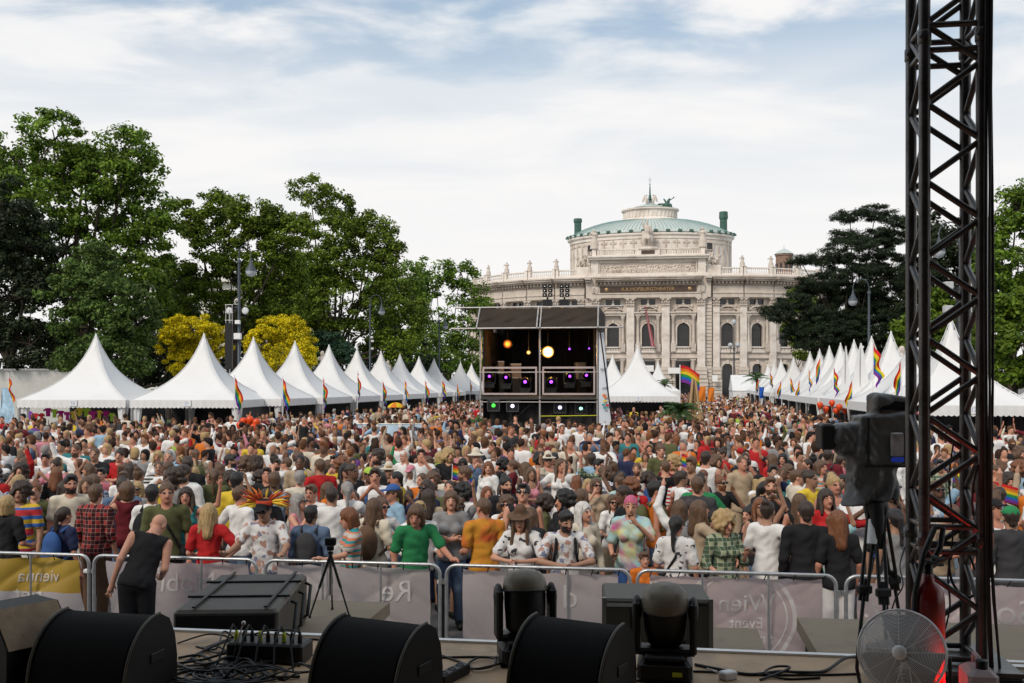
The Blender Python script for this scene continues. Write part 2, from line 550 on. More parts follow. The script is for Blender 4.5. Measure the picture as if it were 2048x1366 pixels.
class Figure:
    def __init__(s, female=False, arms=('down', 'down'), yaw=0.0, pitch=0.0, lean=0.0, twist=0.0, tilt=0.0, step=0.0, stout=1.0, crouch=0.0):
        s.f, s.arms, s.stout = female, arms, stout
        s.hipz = 0.93 - crouch
        s.piv = np.array([0, 0, s.hipz])
        s.U = rotz(twist) @ roty(tilt) @ rotx(lean)
        s.Hd = s.U @ rotz(yaw) @ rotx(pitch)
        s.neck = s.up((0, 0.012, 1.475))
        s.head = s.neck + s.Hd @ np.array([0, -0.022, 0.145])
        s.sw = 0.165 if female else 0.19
        s.step, s.crouch = step, crouch
        s.reach = 0.95
    def up(s, p):
        return s.piv + s.U @ (np.array(p, float) - np.array([0, 0, 0.93]))
    def hd(s, p):
        return s.head + s.Hd @ np.array(p, float)
    def field(s, h, zlo=-0.03, wide=0.0):
        pts = [s.up((0, 0, 1.3)), s.head]
        for sx, a in ((1, s.arms[0]), (-1, s.arms[1])):
            for p in ARM[a]: pts.append(s.up((sx * p[0], p[1], p[2])))
        pts = np.array(pts)
        lo = np.minimum(pts.min(0) - 0.22, [-0.36 - wide, -0.3 - wide, zlo]); hi = np.maximum(pts.max(0) + 0.22, [0.36 + wide, 0.33 + wide, s.head[2] + 0.22])
        lo[2] = zlo
        return Field(lo, hi, h)
    def torso(s, F, g=0.0, k=0.05, belly=0.0):
        w = s.stout; f = s.f
        F.ell(s.up((0, 0.0, 1.29)), (0.150 * w + g - (0.012 if f else 0), 0.098 * w + g, 0.20 + g), s.U, k)
        F.ell(s.up((0, 0.0, 1.09)), (0.132 * w + g - (0.018 if f else 0) + belly, 0.098 * w + g + belly, 0.17 + g), s.U, k)
        F.ell(s.up((0, 0.012, 0.94)), (0.160 * w + g, 0.115 * w + g, 0.135 + g), s.U, k)
        sw = s.sw - 0.03
        F.cone(s.up((-sw, 0.012, 1.41)), s.up((sw, 0.012, 1.41)), 0.056 + g, 0.056 + g, k)
        F.cone(s.up((0, 0.015, 1.39)), s.up((0, 0.015, 1.475)), 0.085 + g, 0.05 + g * 0.5, k)
        if f:
            for sx in (-1, 1): F.ell(s.up((sx * 0.072, -0.085, 1.265)), (0.062 + g, 0.058 + g, 0.062 + g), s.U, 0.03)
    def arm_pts(s, i):
        sx = 1 if i == 0 else -1
        sh = s.up((sx * s.sw, 0.012, 1.41))
        e, w, hnd = [s.up((sx * q[0], q[1], q[2])) for q in ARM[s.arms[i]]]
        return sh, e, w, hnd
    def legs(s, F, g=0.0, k=0.04, zmin=None, loose=0.0):
        for sx in (-1, 1):
            dy = -s.step * sx
            hip = np.array([sx * 0.09, 0.01, s.hipz - 0.02]); kn = np.array([sx * 0.10, -0.02 + dy * 0.5 - s.crouch * 0.8, 0.50 - s.crouch * 0.25]); an = np.array([sx * 0.105, 0.03 + dy, 0.09])
            F.cone(hip, kn, 0.086 * s.stout + g, 0.056 + g + loose, k)
            F.cone(kn, an, 0.054 + g + loose, 0.038 + g + loose, k)
    def body(s, h, zlo=-0.03, fingers=False, features=True):
        F = s.field(h, zlo)
        s.torso(F, -0.004)
        f = s.f
        F.cone(s.up((0, 0.018, 1.42)), s.head + s.Hd @ np.array([0, 0.01, -0.06]), 0.054 if f else 0.062, 0.052 if f else 0.06, 0.02)
        F.ell(s.hd((0, 0.012, 0.025)), (0.076, 0.096, 0.092), s.Hd, 0.01)
        F.ell(s.hd((0, -0.028, -0.045)), (0.058 if f else 0.063, 0.066, 0.072), s.Hd, 0.03)
        if features:
            F.cone(s.hd((0, -0.088, 0.012)), s.hd((0, -0.112, -0.028)), 0.010, 0.016, 0.012)
            F.ell(s.hd((0, -0.075, -0.098)), (0.024, 0.02, 0.018), s.Hd, 0.02)
            for sx in (-1, 1):
                F.ell(s.hd((sx * 0.079, 0.012, -0.012)), (0.012, 0.022, 0.034), s.Hd, 0.006)
                F.ell(s.hd((sx * 0.032, -0.094, 0.012)), (0.017, 0.012, 0.011), s.Hd, 0.0, sub=True)
                F.ell(s.hd((sx * 0.032, -0.078, 0.012)), (0.015, 0.014, 0.013), s.Hd, 0.0)
        r = 0.86 if f else 1.0
        for i in (0, 1):
            sx = 1 if i == 0 else -1
            sh, e, w, hd = s.arm_pts(i)
            F.cone(sh, e, 0.052 * r, 0.04 * r, 0.03)
            F.cone(e, w, 0.041 * r, 0.027 * r, 0.015)
            dr = (hd - w); L = np.linalg.norm(dr); dr = dr / L
            F.cone(w, hd, 0.026 * r, 0.034 * r, 0.012)
            # fingers and thumb, each its own chain
            sd = s.U @ np.array([1.0, 0, 0]); sd = sd - dr * (sd @ dr)
            if np.linalg.norm(sd) < 0.3: sd = s.U @ np.array([0, 0, 1.0]); sd = sd - dr * (sd @ dr)
            sd /= np.linalg.norm(sd); nn = np.cross(dr, sd)
            if fingers:
                for q, (o, ln) in enumerate(((-0.030, 0.062), (-0.010, 0.072), (0.010, 0.068), (0.029, 0.052))):
                    b0 = hd + sd * o + dr * 0.015
                    b1 = b0 + dr * ln * 0.55 - nn * 0.006 * sx; b2 = b1 + dr * ln * 0.4 - nn * 0.026 * sx
                    F.cone(b0, b1, 0.0095, 0.009, 0.004); F.cone(b1, b2, 0.009, 0.0075, 0.003)
                t0 = w + dr * 0.03 - sd * 0.02 * sx; t1 = t0 - sd * 0.032 * sx + dr * 0.03; t2 = t1 + dr * 0.03 - nn * 0.012 * sx
                F.cone(t0, t1, 0.013, 0.011, 0.006); F.cone(t1, t2, 0.0105, 0.0085, 0.003)
            else:
                F.cone(hd, hd + dr * 0.06 - nn * 0.02 * sx, 0.028 * r, 0.016, 0.012)
                F.cone(w + dr * 0.03, w + dr * 0.075 - sd * 0.045 * sx, 0.013, 0.010, 0.01)
        if zlo < 0.4:
            s.legs(F)
            for sx in (-1, 1):
                dy = -s.step * sx
                F.cone((sx * 0.105, 0.05 + dy, 0.045), (sx * 0.12, -0.14 + dy, 0.035), 0.042, 0.034, 0.02)
        V, Q = F.mesh()
        mi = np.zeros(len(Q), int)
        if features:
            C = V[Q].mean(1)
            L = (C - s.head) @ s.Hd          # head-local coordinates
            front = L[:, 1] < -0.055
            for sx in (-1, 1):
                e = ((L[:, 0] - sx * 0.032) / 0.0155) ** 2 + ((L[:, 2] - 0.012) / (0.009 if h < 0.017 else 0.010)) ** 2 < 1
                mi[e & front] = 1
                br = (np.abs(L[:, 0] - sx * 0.034) < 0.021) & (np.abs(L[:, 2] - 0.036 + abs(sx) * 0.12 * np.maximum(0, np.abs(L[:, 0]) - 0.034)) < 0.0055) & (h < 0.017)
                mi[br & front] = 3
            lip = ((L[:, 0]) / 0.024) ** 2 + ((L[:, 2] + 0.060 - 9 * L[:, 0] ** 2) / 0.008) ** 2 < 1
            mi[lip & front] = 2
            bd = (np.abs(L[:, 0]) < 0.075) & (L[:, 2] < -0.035) & (L[:, 2] > -0.125) & (L[:, 1] < -0.005) & ~(lip & front)
            bd &= ~((np.abs(L[:, 0]) < 0.02) & (L[:, 2] > -0.045))
            mi[bd & (mi == 0)] = 4
        return V, Q, mi
    def top(s, h, kind='tee', hem=0.86, zlo=None):
        F = s.field(h, 0.4 if kind == 'dress' else (zlo if zlo is not None else max(0.3, hem - 0.12)), wide=0.12 if kind == 'dress' else 0)
        g = 0.014
        s.torso(F, g, 0.05, belly=0.012 if kind != 'tank' else 0.002)
        if kind == 'dress':
            F.cone(s.up((0, 0.01, 0.98)), (0, 0.01, 0.52), 0.13, 0.25, 0.06)
            hem = 0.50
        else:
            F.cone(s.up((-0.06, 0.01, 0.9)), s.up((0.06, 0.01, 0.9)), 0.125, 0.125, 0.05)
        for i in (0, 1):
            sh, e, w, hd = s.arm_pts(i)
            if kind in ('tee', 'dress'):
                m = sh + (e - sh) * 0.72
                F.cone(sh, m, 0.066, 0.064, 0.025)
            elif kind == 'long':
                F.cone(sh, e, 0.066, 0.056, 0.025); F.cone(e, w, 0.056, 0.042, 0.015)
            elif kind == 'rolled':
                F.cone(sh, e, 0.066, 0.056, 0.025); F.cone(e, e + (w - e) * 0.3, 0.056, 0.052, 0.015)
        # folds of the cloth
        x, y, z = np.meshgrid(*F.ax, indexing='ij')
        F.D += 0.0045 * np.sin(31 * z + 17 * x + 3.0 * np.sin(13 * x + 9 * y)) * np.sin(23 * x - 11 * z + 2 * np.sin(19 * z)) + 0.003 * np.sin(47 * z + 29 * x + 21 * y)
        # neckline
        nk = 0.062 if kind in ('tee', 'long', 'rolled') else 0.10
        F.cone(s.up((0, -0.02 if kind != 'tank' else -0.05, 1.475 if kind != 'tank' else 1.44)), s.up((0, 0.0, 1.62)), nk, nk + 0.05, 0, sub=True)
        if kind == 'tank':
            for sx in (-1, 1): F.ell(s.up((sx * (s.sw + 0.045), 0.0, 1.36)), (0.085, 0.16, 0.12), s.U, 0, sub=True)
        n = s.U @ np.array([0, 0, 1.0])
        if kind == 'dress': F.clip(2, hem, True)
        else:
            q = s.up((0, 0, hem + (0.93 - 0.93)))
            g3 = np.meshgrid(*F.ax, indexing='ij')
            F.D = np.maximum(F.D, -((g3[0] - q[0]) * n[0] + (g3[1] - q[1]) * n[1] + (g3[2] - q[2]) * n[2]))
        return F.mesh()
    def bottom(s, h, zend=0.07, zlo=-0.03):
        F = s.field(h, zlo)
        F.ell(s.up((0, 0.012, 0.93)), (0.166 * s.stout, 0.122 * s.stout, 0.13), s.U, 0.03)
        s.legs(F, 0.014, 0.035, loose=0.012)
        F.clip(2, zend, True); F.clip(2, s.hipz + 0.07, False)
        return F.mesh()
    def shoes(s, h):
        F = Field((-0.3, -0.55, -0.02), (0.3, 0.55, 0.18), h)
        for sx in (-1, 1):
            dy = -s.step * sx
            F.cone((sx * 0.105, 0.055 + dy, 0.05), (sx * 0.12, -0.15 + dy, 0.04), 0.052, 0.044, 0.02)
            F.cone((sx * 0.105, 0.04 + dy, 0.06), (sx * 0.105, 0.035 + dy, 0.11), 0.05, 0.047, 0.02)
        F.clip(2, 0.0, True); F.clip(2, 0.11, False)
        return F.mesh()
    def hair(s, h, kind='short'):
        c = s.head
        lo = c - np.array([0.26, 0.26, 0.58]); hi = c + np.array([0.26, 0.26, 0.26])
        F = Field(lo, hi, h)
        hd = s.hd
        face = lambda zf=-0.03, rx=0.066, rz=0.082, y=-0.115: F.ell(hd((0, y, zf)), (rx, 0.085, rz), s.Hd, 0, sub=True)
        def cut_below(z):
            n = s.Hd @ np.array([0, 0, 1.0]); q = hd((0, 0, z))
            g3 = np.meshgrid(*F.ax, indexing='ij')
            F.D = np.maximum(F.D, -((g3[0] - q[0]) * n[0] + (g3[1] - q[1]) * n[1] + (g3[2] - q[2]) * n[2]))
        if kind == 'short':
            F.ell(hd((0, 0.018, 0.036)), (0.086, 0.104, 0.098), s.Hd, 0); F.cone(hd((0, 0.05, 0.03)), hd((0, 0.07, -0.06)), 0.07, 0.045, 0.02)
            F.ell(hd((0, -0.07, 0.098)), (0.06, 0.036, 0.026), s.Hd, 0.02)
            face(-0.028, 0.074, 0.09); cut_below(-0.085)
            for sx in (-1, 1): F.ell(hd((sx * 0.088, 0.0, -0.05)), (0.04, 0.05, 0.05), s.Hd, 0, sub=True)
        elif kind == 'crop':
            F.ell(hd((0, 0.016, 0.032)), (0.081, 0.100, 0.0935), s.Hd, 0); F.cone(hd((0, 0.05, 0.02)), hd((0, 0.065, -0.05)), 0.066, 0.04, 0.02)
            face(-0.02, 0.08, 0.09); cut_below(-0.06)
            for sx in (-1, 1): F.ell(hd((sx * 0.088, -0.01, -0.05)), (0.04, 0.05, 0.055), s.Hd, 0, sub=True)
        elif kind in ('long', 'verylong'):
            F.ell(hd((0, 0.016, 0.036)), (0.091, 0.107, 0.098), s.Hd, 0)
            L = -0.26 if kind == 'long' else -0.42
            top = hd((0, 0.05, 0.0)); end = hd((0, 0.02, 0)) + s.U @ np.array([0, 0.075, L])
            F.cone(top, end, 0.085, 0.07, 0.03)
            for sx in (-1, 1):
                e2 = hd((sx * 0.07, 0, 0)) + s.U @ np.array([sx * 0.03, 0.045, L * 0.86])
                F.cone(hd((sx * 0.072, 0.01, 0.0)), e2, 0.038, 0.035, 0.03)
                e3 = hd((sx * 0.07, 0, 0)) + s.U @ np.array([sx * 0.025, -0.07, L * 0.7])
                F.cone(hd((sx * 0.078, -0.01, 0.0)), e3, 0.026, 0.02, 0.02)
            face(-0.03, 0.066, 0.09)
        elif kind == 'bun':
            F.ell(hd((0, 0.016, 0.034)), (0.085, 0.103, 0.097), s.Hd, 0); F.ell(hd((0, 0.075, 0.115)), (0.05, 0.05, 0.046), s.Hd, 0.015)
            F.cone(hd((0, 0.05, 0.03)), hd((0, 0.06, -0.04)), 0.068, 0.045, 0.02)
            face(-0.028, 0.076, 0.09); cut_below(-0.07)
        elif kind == 'pony':
            F.ell(hd((0, 0.016, 0.034)), (0.085, 0.103, 0.097), s.Hd, 0)
            F.cone(hd((0, 0.05, 0.03)), hd((0, 0.06, -0.03)), 0.068, 0.05, 0.02)
            m = hd((0, 0.125, 0.02)); e = hd((0, 0.09, 0)) + s.U @ np.array([0, 0.07, -0.27])
            F.cone(hd((0, 0.09, 0.05)), m, 0.03, 0.036, 0.01); F.cone(m, e, 0.038, 0.018, 0.01)
            face(-0.028, 0.076, 0.09); cut_below(-0.5)
        elif kind == 'curly':
            r0 = np.random.default_rng(5)
            F.ell(hd((0, 0.03, 0.03)), (0.115, 0.12, 0.12), s.Hd, 0)
            for q in range(46):
                t, z = r0.uniform(0, 2 * PI), r0.uniform(-0.9, 1)
                rr = math.sqrt(max(0.02, 1 - z * z))
                F.ell(hd((0.125 * rr * math.cos(t), 0.035 + 0.125 * rr * math.sin(t), 0.01 + 0.13 * z)), (0.035,) * 3, None, 0.012)
            face(-0.035, 0.07, 0.095, -0.125)
        elif kind == 'bob':
            F.ell(hd((0, 0.016, 0.036)), (0.092, 0.108, 0.098), s.Hd, 0)
            F.cone(hd((0, 0.045, 0.0)), hd((0, 0.05, -0.10)), 0.09, 0.075, 0.03)
            for sx in (-1, 1): F.cone(hd((sx * 0.07, 0.01, 0)), hd((sx * 0.075, -0.01, -0.11)), 0.036, 0.03, 0.03)
            face(-0.03, 0.066, 0.088); cut_below(-0.13)
        x, y, z = np.meshgrid(*F.ax, indexing='ij')
        a = np.arctan2(x - c[0], y - c[1])
        F.D += 0.0042 * np.sin(17 * a + 9 * z + 2.2 * np.sin(24 * z + 3 * a)) + 0.0025 * np.sin(41 * a - 14 * z)
        return F.mesh()
    def cap(s, h):
        c = s.head
        F = Field(c - 0.26, c + 0.26, h)
        F.ell(s.hd((0, 0.012, 0.045)), (0.092, 0.112, 0.092), s.Hd, 0)
        n = s.Hd @ np.array([0, 0, 1.0]); q = s.hd((0, 0, 0.045))
        g3 = np.meshgrid(*F.ax, indexing='ij')
        F.D = np.maximum(F.D, -((g3[0] - q[0]) * n[0] + (g3[1] - q[1]) * n[1] + (g3[2] - q[2]) * n[2]))
        F.ell(s.hd((0, -0.125, 0.052)), (0.075, 0.085, 0.012), s.Hd, 0.008)
        return F.mesh()
    def brim(s, h, wide=0.17):
        c = s.head
        F = Field(c - 0.3, c + 0.3, h)
        F.cone(s.hd((0, 0.012, 0.06)), s.hd((0, 0.012, 0.12)), 0.092, 0.075, 0)
        F.ell(s.hd((0, 0.012, 0.055)), (wide, wide * 1.08, 0.016), s.Hd, 0.02)
        return F.mesh()
    def glasses(s, h=0.009):
        c = s.head
        F = Field(c - 0.15, c + 0.15, h)
        for sx in (-1, 1):
            F.ell(s.hd((sx * 0.034, -0.108, 0.010)), (0.031, 0.014, 0.024), s.Hd, 0.004)
            F.cone(s.hd((sx * 0.062, -0.1, 0.016)), s.hd((sx * 0.086, 0.01, 0.012)), 0.009, 0.009, 0.004)
        return F.mesh()
    def pack(s, h):
        F = s.field(h, 0.7, wide=0.05)
        F.ell(s.up((0, 0.20, 1.2)), (0.15, 0.10, 0.23), s.U, 0.0)
        F.ell(s.up((0, 0.27, 1.12)), (0.11, 0.06, 0.11), s.U, 0.02)
        for sx in (-1, 1):
            pts = [s.up((sx * 0.09, 0.12, 1.42)), s.up((sx * 0.105, 0.02, 1.478)), s.up((sx * 0.11, -0.085, 1.40)), s.up((sx * 0.12, -0.118, 1.26)), s.up((sx * 0.155, -0.06, 1.1)), s.up((sx * 0.14, 0.12, 1.05))]
            for a, b in zip(pts, pts[1:]): F.cone(a, b, 0.021, 0.021, 0.004)
        return F.mesh()
    def strap(s, h):
        F = s.field(h, 0.7)
        for a, b in (((-0.10, 0.0, 1.478), (0.02, -0.128, 1.24)), ((0.02, -0.128, 1.24), (0.165, -0.06, 0.98)), ((-0.10, 0.0, 1.478), (0.0, 0.125, 1.24)), ((0.0, 0.125, 1.24), (0.165, 0.06, 0.98))):
            F.cone(s.up(a), s.up(b), 0.019, 0.019, 0.004)
        F.ell(s.up((0.19, 0.0, 0.94)), (0.05, 0.11, 0.09), s.U, 0)
        return F.mesh()
# ------------------------------------------------------------------ ground
GROUND = mat('plaza_asphalt', (0.16, 0.15, 0.145), 0.9, var=0.18, scale=0.5, bump=0.3, bscale=12, dirt=(0.24, 0.22, 0.2), dscale=0.08)
struct(MB().add([(-1500, -60, 0), (1500, -60, 0), (1500, 2200, 0), (-1500, 2200, 0)], [(0, 1, 2, 3)]).build('ground', GROUND))
GRASSM = mat('park_grass', (0.05, 0.085, 0.02), 0.95, var=0.3, scale=1.5, bump=0.5, bscale=14)
def strip(u0, u1, v0, v1, z):
    return [tuple(BX * a + AX * b + Vector((0, 0, z))) for a, b in ((u0, v0), (u1, v0), (u1, v1), (u0, v1))]
struct(MB().add(strip(-120, -27, 44, 190, 0.03), [(0, 1, 2, 3)]).build('lawn', GRASSM))
struct(MB().add(strip(16, 120, 44, 190, 0.03), [(0, 1, 2, 3)]).build('lawn', GRASSM))

# ------------------------------------------------------------------ theatre
TD = 226.0
def zt(y, d=TD): return CAMZ + (HY - y) * d / FPX
theatre = thing('theatre_building', 'pale stone theatre with curved wings, columns and a green copper dome', 'theatre', (P(1296, 0, TD).x, TD, 0), -TH)
def arch_panel(mb, x0, x1, z0, z1, ow, oz0, spring, y=0.0, deep=0.6, n=10, mi=0, flat=False, cx=0.0):
    """wall piece with an arched (or flat-headed) opening of width ow from oz0; front at y, reveals run back deep"""
    a, b = cx - ow / 2, cx + ow / 2
    r = ow / 2
    arc = [(b, spring), (a, spring)] if flat else [(cx + r * math.cos(PI * k / n), spring + r * math.sin(PI * k / n)) for k in range(n + 1)]
    q = lambda *ps: mb.add([(p[0], y, p[1]) for p in ps], [list(range(len(ps)))], mi)
    q((x0, z0), (a, z0), (a, z1), (x0, z1)); q((b, z0), (x1, z0), (x1, z1), (b, z1))
    if oz0 > z0 + 0.01: q((a, z0), (b, z0), (b, oz0), (a, oz0))
    for k in range(len(arc) - 1):
        q(arc[k + 1], arc[k], (arc[k][0], z1), (arc[k + 1][0], z1))
    loop = [(a, oz0), (b, oz0)] + arc
    for k in range(len(loop)):
        p, s2 = loop[k], loop[(k + 1) % len(loop)]
        mb.add([(p[0], y, p[1]), (p[0], y + deep, p[1]), (s2[0], y + deep, s2[1]), (s2[0], y, s2[1])], [(0, 1, 2, 3)], mi)
def arch_ring(mb, ow, z0, spring, wdt, y, dep, n=10, mi=0, cx=0.0):
    r0, r1 = ow / 2, ow / 2 + wdt
    pts = [(-1, z0)] + [None] * 0
    inn = [(cx + r0, z0)] + [(cx + r0 * math.cos(PI * k / n), spring + r0 * math.sin(PI * k / n)) for k in range(n + 1)] + [(cx - r0, z0)]
    out = [(cx + r1, z0)] + [(cx + r1 * math.cos(PI * k / n), spring + r1 * math.sin(PI * k / n)) for k in range(n + 1)] + [(cx - r1, z0)]
    m = len(inn)
    vs = [(p[0], y, p[1]) for p in inn] + [(p[0], y, p[1]) for p in out] + [(p[0], y - dep, p[1]) for p in inn] + [(p[0], y - dep, p[1]) for p in out]
    fs = []
    for k in range(m - 1):
        fs += [(2 * m + k, 2 * m + k + 1, 3 * m + k + 1, 3 * m + k), (m + k, m + k + 1, 3 * m + k + 1, 3 * m + k), (k, k + 1, 2 * m + k + 1, 2 * m + k)]
    mb.add(vs, fs, mi)
def arch_poly(ow, z0, spring, n=10, cx=0.0):
    r = ow / 2
    return [(cx - r, z0), (cx + r, z0)] + [(cx + r * math.cos(PI * k / n), spring + r * math.sin(PI * k / n)) for k in range(n + 1)]

def baluster_row(mb, w, z0, z1, y, step=0.62, cx=0.0, mi=0):
    n = max(2, int(w / step))
    mb.box((cx, y, z0 + 0.12), (w, 0.5, 0.24), mi=mi); mb.box((cx, y, z1 - 0.12), (w, 0.56, 0.24), mi=mi)
    h = z1 - z0 - 0.48
    for i in range(n):
        x = cx - w / 2 + w * (i + 0.5) / n
        mb.lathe([(0.1, 0), (0.17, h * 0.3), (0.08, h * 0.6), (0.13, h)], (x, y, z0 + 0.24), 6, mi)

ZS1, ZS2 = 8.9, 10.4          # string course over the ground floor
ZCAP0, ZCAP1, ZARC, ZFR, ZDEN, ZCOR = 20.4, 22.6, 23.7, 25.3, 26.2, 27.3
def rustic(mb, x0, x1, z0, z1, y, dep, h=0.78, mi=0):
    n = int(round((z1 - z0) / h)); h = (z1 - z0) / n
    for k in range(n):
        mb.box(((x0 + x1) / 2, y - dep / 2, z0 + h * (k + 0.5)), (x1 - x0, dep, h * 0.86), mi=mi)
def bay_meshes(w, arched_ground):
    out = {}
    b = MB()                                   # the wall of one bay
    if arched_ground: arch_panel(b, -w / 2, w / 2, 0, ZS1, 2.3, 0.0, 6.6, 0, 0.7)
    else: arch_panel(b, -w / 2, w / 2, 0, ZS1, 3.3, 0.0, 8.3, 0, 0.9, flat=True)
    b.box((0, -0.1, (ZS1 + ZS2) / 2), (w, 0.7, ZS2 - ZS1)); b.box((0, -0.25, ZS2 - 0.15), (w, 1.0, 0.3)); b.box((0, -0.2, ZS1 + 0.15), (w, 0.8, 0.3))
    arch_panel(b, -w / 2, w / 2, ZS2, 20.6, 2.75, 11.6, 15.5, 0, 0.8)
    arch_panel(b, -w / 2, w / 2, 20.6, ZCAP1, 3.3, 21.05, 22.35, 0, 0.7, flat=True)
    out['wall'] = b.mesh('bay_wall', [STONE])
    g = MB(); g.prism(arch_poly(2.75, 11.6, 15.5), 'y', 0.6, 0.68)
    out['window'] = g.mesh('main_window', [GLASS_D])
    f = MB()
    for x in (-0.62, 0.0, 0.62): f.box((x, 0.56, 13.6), (0.07, 0.06, 4.0))
    for z in (13.3, 15.5): f.box((0, 0.55, z), (2.7, 0.06, 0.12))
    arch_ring(f, 2.35, 11.7, 15.5, 0.18, 0.58, 0.06)
    out['frame'] = f.mesh('window_frame', [mat('window_wood', (0.05, 0.04, 0.035), 0.6)])
    g = MB(); g.box((0, 0.56, 21.7), (3.3, 0.06, 1.35))
    out['attic'] = g.mesh('attic_window', [GLASS_D])
    f = MB(); f.lathe([(0.3, 0), (0.34, 0.3), (0.16, 0.55), (0.22, 0.7), (0.26, 0.95), (0.1, 1.2), (0, 1.22)], (0, 0.15, 21.06), 8)
    f.box((0, 0.15, 21.1), (0.8, 0.5, 0.1))
    out['bust'] = f.mesh('bust', [STONE_L])
    g = MB()
    if arched_ground: g.prism(arch_poly(2.3, 0.0, 6.6), 'y', 0.5, 0.58)
    else: g.box((0, 0.7, 4.15), (3.3, 0.08, 8.3))
    out['door'] = g.mesh('ground_opening', [GLASS_D])
    a = MB()                                   # aedicule: little columns, entablature, scrolled pediment
    for sx in (-1, 1):
        a.lathe([(0.5, 12.2), (0.5, 12.5), (0.36, 12.7), (0.34, 15), (0.29, 17.6), (0.42, 17.9), (0.5, 18.4)], (sx * 2.25, -0.55, 0), 10)
        a.box((sx * 2.25, -0.5, 11.3), (1.15, 1.1, 1.8)); a.box((sx * 2.25, -0.5, 18.5), (1.05, 1.0, 0.2))
    a.box((0, -0.5, 18.85), (5.7, 1.1, 0.5)); a.box((0, -0.62, 19.25), (6.1, 1.35, 0.28))
    a.box((0, -0.35, 19.65), (3.4, 0.7, 0.5)); a.box((0, -0.5, 19.98), (3.9, 1.0, 0.16))
    nn = 9
    for k in range(nn):
        t0, t1 = PI * (0.2 + 0.6 * k / nn), PI * (0.2 + 0.6 * (k + 1) / nn)
        p0, p1 = (2.6 * math.cos(t0), 18.4 + 2.15 * math.sin(t0)), (2.6 * math.cos(t1), 18.4 + 2.15 * math.sin(t1))
        a.prism([p0, p1, (p1[0], p1[1] + 0.28), (p0[0], p0[1] + 0.28)], 'y', -0.95, 0.0)
    r0 = random.Random(4)
    for k in range(26):
        a.ball((r0.uniform(-2.4, 2.4), -0.15, r0.uniform(20.05, 20.9)), (0.22, 0.18, 0.2), 6)
    arch_ring(a, 2.75, 11.6, 15.5, 0.42, 0.0, 0.28)
    a.box((0, -0.25, 17.3), (0.5, 0.5, 0.7))
    for k in range(14):
        t = PI * (k + 0.5) / 14
        a.ball((1.85 * math.cos(t), -0.12, 15.5 + 1.95 * math.sin(t)), (0.2, 0.16, 0.2), 6)
    out['aedicule'] = a.mesh('aedicule', [STONE])
    a = MB(); baluster_row(a, 3.3, 10.4, 11.55, -0.45, 0.36)
    out['sill'] = a.mesh('window_balustrade', [STONE_L])
    a = MB()
    if arched_ground:
        arch_ring(a, 2.3, 0, 6.6, 0.6, 0.0, 0.3); a.box((0, -0.3, 8.1), (0.7, 0.5, 0.9))
        rustic(a, -w / 2 + 0.02, -1.9, 0.4, 8.6, 0.0, 0.18); rustic(a, 1.9, w / 2 - 0.02, 0.4, 8.6, 0.0, 0.18)
    else:
        for sx in (-1, 1):
            a.lathe([(0.6, 0), (0.6, 1.2), (0.45, 1.4), (0.42, 5), (0.38, 7.6), (0.55, 8.3), (0.6, 8.5)], (sx * 2.15, -0.55, 0), 10)
            a.box((sx * 2.15, -0.5, 8.6), (1.3, 1.2, 0.25))
        rustic(a, -w / 2 + 0.02, -2.5, 0.4, 8.6, 0.0, 0.14); rustic(a, 2.5, w / 2 - 0.02, 0.4, 8.6, 0.0, 0.14)
    out['stones'] = a.mesh('stone_courses', [STONE])
    a = MB()                                   # entablature of the bay
    a.box((0, -0.7, (ZCAP1 + ZARC) / 2), (w, 1.6, ZARC - ZCAP1)); a.box((0, -0.78, ZARC - 0.12), (w, 1.8, 0.22))
    a.box((0, -0.6, (ZARC + ZFR) / 2), (w, 1.5, ZFR - ZARC))
    a.box((0, -0.75, (ZFR + ZDEN) / 2), (w, 1.8, ZDEN - ZFR), mi=1)
    n = int(w / 0.8)
    for k in range(n): a.box((-w / 2 + w * (k + 0.5) / n, -1.85, ZDEN - 0.3), (0.42, 0.5, 0.5))
    a.box((0, -1.2, ZDEN + 0.2), (w, 2.8, 0.4)); a.box((0, -1.45, ZDEN + 0.62), (w, 3.3, 0.45)); a.box((0, -1.55, ZCOR - 0.16), (w, 3.6, 0.3))
    out['entablature'] = a.mesh('entablature', [STONE, STONE_D])
    a = MB()
    a.box((0, -0.5, ZCOR + 0.25), (w, 1.2, 0.5))
    baluster_row(a, w - 1.2, ZCOR + 0.5, ZCOR + 2.1, -0.5, 0.5)
    for sx in (-1, 1): a.box((sx * (w / 2 - 0.32), -0.5, ZCOR + 1.15), (0.62, 0.9, 2.3)); a.box((sx * (w / 2 - 0.32), -0.5, ZCOR + 2.3), (0.62, 1.1, 0.2))
    out['parapet'] = a.mesh('parapet', [STONE_L])
    return out
